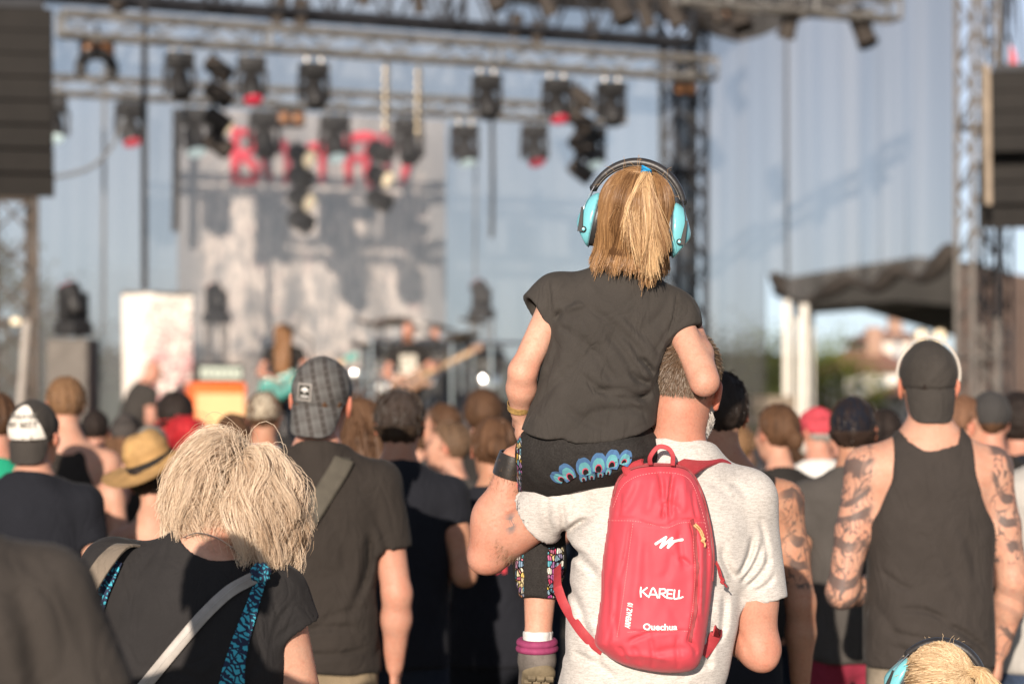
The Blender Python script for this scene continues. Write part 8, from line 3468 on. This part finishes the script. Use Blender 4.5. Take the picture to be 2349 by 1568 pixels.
J = person('man in dark headscarf, charcoal t-shirt and maroon shorts', 1956, 8.7, top=918, build=.98, yaw=6, head=(-18, 0, 0), shirt=GREY1, sk='tan', hair='curly', hrgb=(.035, .02, .014), cap='beanie', capmat=cloth('navy_scarf', (.014, .015, .022)), seed=28, bottoms=REDS, bkind='shorts', arms=('fwd', 'fwd'), strands=200, loose=1.04)
person('man in red and white cap beside the headscarf', 1880, 11.4, top=940, head=(40, 0, 0), shirt=WHITES, sk='pink', hair='short', hrgb='grey', beard=(.6, .56, .5), cap='fwd', capmat=mat('red_white_cap', (.42, .05, .065), var=(9, .8), rough=.85), seed=29, strands=0)
person('person in green t-shirt with pale scarf', 1692, 11.8, top=992, sex='f', head=(-25, 0, 0), shirt=GREENS, sk='fair', hair='short', hrgb='light', seed=30)
person('bearded man with sunglasses turned to the right', 2196, 9.6, top=922, head=(-72, 0, 0), shirt=BLACK, sk='fair', hair='short', hrgb=(.16, .08, .045), seed=31)
person('man in dark cap and black t-shirt behind the tattooed man', 2272, 9.6, top=902, build=1.02, head=(-8, -2, 0), shirt=BLACK, sk='pink', hair='short', hrgb='brown', cap='fwd', capmat=GREY2, seed=32, strands=0)
person('dark curly-haired person beside the man in the dark cap', 2338, 10.2, top=915, shirt=NAVY, sk='pink', hair='curly', hrgb='dark', seed=33)
person('person in light grey t-shirt right of the tattooed man', 2412, 8.2, top=900, build=1.05, shirt=LGREY, sk='fair', hair='short', hrgb='brown', seed=34, bottoms=DENIM, arms=('fwd', 'down'))
person('person in green t-shirt beside the man with the printed cap', -6, 9.4, top=915, shirt=GREENS, sk='pink', hair='short', hrgb='brown', seed=35, head=(20, 0, 0))
person('person with a dark ponytail left of the tattooed man', 2028, 10.4, top=955, sex='f', shirt=BLACK, sk='fair', hair='pony', hrgb='dark', hlen=.2, seed=36)

# the rows towards the stage: a few figures, copied and re-dressed
protos = []
for k, (kw, tx) in enumerate((
        (dict(h=1.76, hair='short', hrgb='brown', shirt=BLACK), 'short brown hair'), (dict(h=1.66, sex='f', hair='long', hrgb='brown', hlen=.22, shirt=NAVY), 'long brown hair'),
        (dict(h=1.72, hair='crop', hrgb='dark', shirt=GREY2), 'cropped dark hair'), (dict(h=1.70, hair='short', hrgb='dark', cap='fwd', capmat=BLACK, shirt=BLACK, strands=0), 'black cap'),
        (dict(h=1.64, sex='f', hair='bun', hrgb='light', shirt=BLACK), 'light brown bun'), (dict(h=1.78, hair='curly', hrgb='dark', shirt=GREY1), 'dark curly hair'))):
    J = person('', 0, 14.0, vox=.017, seed=50 + k, arms=(('down', 'fwd'), ('fwd', 'down'), ('down', 'down'))[k % 3], sk=('fair', 'pink', 'tan')[k % 3], **kw)
    protos.append((J['thing'], tx, kw))


def copy_tree2(o, parent=None):
    c = o.copy()
    COL.objects.link(c)
    c.parent = parent
    for ch in list(o.children):
        copy_tree2(ch, c)
    return c


rg = np.random.default_rng(77)
SHC = [(BLACK, 'black'), (NAVY, 'dark navy'), (GREY2, 'slate'), (GREY1, 'charcoal'), (OB, 'brown-black'), (LGREY, 'light grey'), (cloth('brick', (.30, .06, .04)), 'brick red'), (cloth('olive', (.10, .095, .05)), 'olive')]
spots = []
for row, d in enumerate((12.6, 13.8, 15.0, 16.2, 17.6, 19.2, 21.0, 23.0)):
    half = 1250 / F * d
    n_ = int(2 * half / .78)
    for i in range(n_):
        x = -half + (i + .5 + rg.uniform(-.28, .28)) * 2 * half / n_
        spots.append((x, d + rg.uniform(-.35, .35)))
first = {}
for i, (x, y) in enumerate(spots):
    u_ = x / y * F + CU
    if 1170 < u_ < 1560 and y > 13:
        if rg.uniform() < .35:
            continue
    k = int(rg.integers(0, 6))
    pr, tx, kw = protos[k]
    if k not in first:
        o = pr
        first[k] = 1
    else:
        o = copy_tree2(pr)
    sc_ = rg.uniform(.90, .985)
    o.location = (x, y, GZ(y))
    o.scale = (sc_, sc_, sc_)
    o.rotation_euler = (0, 0, math.radians(rg.uniform(-25, 25) if rg.uniform() < .65 else rg.uniform(-85, 85)))
    shm, shn = SHC[int(rg.choice(8, p=[.30, .18, .14, .12, .12, .06, .04, .04]))]
    skk = ('fair', 'pink', 'tan')[int(rg.integers(0, 3))]
    for ch in o.children:
        if ch.name.startswith('shirt'):
            ch.material_slots[0].link = 'OBJECT'
            ch.material_slots[0].material = shm
        if ch.name.startswith('body'):
            ch.material_slots[0].link = 'OBJECT'
            ch.material_slots[0].material = SKIN[skk]
    row = 'near the stage' if y > 19 else ('amid the far crowd' if y > 15.6 else 'in the nearer far rows')
    tag(o, '%s, %s shirt, listener %s' % (tx, shn, row), 'person', 'listeners between the front rows and the stage')

# ---------------------------------------------------------------- musicians
def guitar(label, base, yaw, colr, pose):
    t = thing('electric_guitar', label, 'guitar', base, (0, 0, math.radians(yaw)))
    g = Grid((-.26, -.06, -.22), (.26, .06, .22), .010)
    g.ell((-.10, 0, 0), (.14, .05, .17), .02)
    g.ell((.08, 0, .01), (.12, .05, .13), .05)
    g.ell((.20, 0, .10), (.05, .05, .04), .03)
    g.ell((.20, 0, -.11), (.05, .05, .04), .03)
    g.fn(lambda d, X, Y, Z: np.maximum(d, np.abs(Y) - .022))
    V, Fq = g.net()
    Rg = eulm(0, pose, 0)
    link('guitar_body', raw_mesh('guitar_body', smooth_v(V, Fq) @ Rg.T, Fq), colr, t)
    nk = mat('maple_neck', (.42, .26, .13), rough=.45, var=(6, .2))
    Mb().box(Rg @ np.array([.50, -.012, .01]), (.66, .022, .05), Rg).build('neck', nk, t, smooth=False)
    Mb().box(Rg @ np.array([.90, -.008, .02]), (.16, .018, .08), Rg).build('headstock', colr, t, smooth=False)
    for z_ in (-.035, .0, .035):
        Mb().box(Rg @ np.array([-.02 + z_ * 2.4, -.026, .0]), (.03, .012, .08), Rg).build('pickup', FIX, t, smooth=False)
    return t


gp_ = on_deck(652, 2.0)
J = person('guitarist with very long ginger hair and black t-shirt on stage', 652, gp_[1], top=742, z0=1.0, head=(180, 22, 0), yaw=0, shirt=BLACK, sk='pink', hair=None, seed=60, vox=.019,
           arms=(((-.27, -.10, 1.08), (-.08, -.26, 1.00), (.9, -.2, -.2)), ((.30, -.12, 1.10), (.36, -.30, 1.18), (.3, -.5, .5))))
# hair thrown forward over the face
hc = J['head']
gh = Grid(hc - np.array([.18, .24, .56]), hc + np.array([.18, .2, .16]), .011)
gh.ell(hc + np.array([0, -.01, .02]), (.092, .108, .10), 0)
for sx in (-1, 0, 1):
    gh.cone(hc + np.array([sx * .045, -.07, .02]), hc + np.array([sx * .065, -.11, -.46]), .055, .030, .05)
    gh.cone(hc + np.array([sx * .055, .05, .02]), hc + np.array([sx * .075, .06, -.40]), .045, .030, .05)
rumple(gh, .02, (40, 40, 3), 3)
gpart(gh, 'hair', HAIR, J['thing'], (0, 0, 0), lambda V: hair_cols(V, (.34, .17, .075), hc, I3), 1)
guitar('turquoise electric guitar played by the long-haired guitarist', np.array(J['thing'].location) + np.array([-.04, -.24, .90]), 0, mat('turquoise_lacquer', (.015, .22, .18), rough=.25, coat=.5, var=None), -22)
gp_ = on_deck(938, 2.6)
J = person('bald bearded guitarist in black t-shirt with pale print on stage', 938, gp_[1], top=742, z0=1.0, head=(165, 0, 0), shirt=BLACK, sk='pink', hair='bald', seed=61, vox=.019,
           arms=(((-.28, -.10, 1.08), (-.10, -.26, 1.00), (.9, -.2, -.2)), ((.30, -.12, 1.10), (.34, -.30, 1.18), (.3, -.5, .5))), beard=(.24, .12, .07))
pts = [[(x * .5, J['shirt_grid'].surf_y(x * .5, (1.27 + z) * J['k'])[0] - .008, (1.27 + z) * J['k']) for z in np.linspace(-.13, .13, 6)] for x in np.linspace(-.2, .2, 7)]
Mb().grid(np.nan_to_num(np.array(pts), nan=-.12)).build('shirt_print', mat('pale_shirt_print', (.50, .46, .38), rough=.9, var=(25, .6)), J['thing'])
guitar('brown bass guitar played by the bald guitarist', np.array(J['thing'].location) + np.array([.02, -.24, .98]), 0, mat('brown_lacquer', (.20, .09, .035), rough=.3, coat=.5, var=None), -26)
# drummer
dd_ = on_deck(1000, 5.6)
J = person('drummer with bare arms sitting behind the drum kit', 1000, dd_[1], h=1.74, z0=1.05, head=(175, 0, 0), shirt=BLACK, style='tank', sk='pink', hair='short', hrgb='dark', seed=62, vox=.019,
           arms=(((-.27, -.16, 1.16), (-.20, -.36, 1.28), (.1, -.6, .6)), ((.27, -.16, 1.16), (.22, -.36, 1.22), (-.1, -.8, .2))))
for sx in (-1, 1):
    t = thing('drumstick', 'pale wooden drumstick in the drummer\'s %s hand' % ('left' if sx < 0 else 'right'), 'drumstick', np.array(J['thing'].location) + np.array([sx * .21, -.40, 1.33]))
    Mb().tube([np.array([0, .10, -.05]), np.array([-sx * .06, -.28, .10]), np.array([-sx * .062, -.30, .108])], [.009, .006, .003], 8).build('stick', mat('stick_wood', (.55, .40, .22), var=None), t)
# stage hand in black bending at the left of the stage
hp2 = on_deck(300, .5)
person('stage hand in black t-shirt leaning forward before the white banner', 300, hp2[1] - .6, h=1.76, z0=.42, yaw=-55, lean=.32, head=(0, 30, 0), build=1.15, shirt=FADED, sk='pink', hair='bald', seed=63, vox=.019, arms=('fwd', 'fwd'))
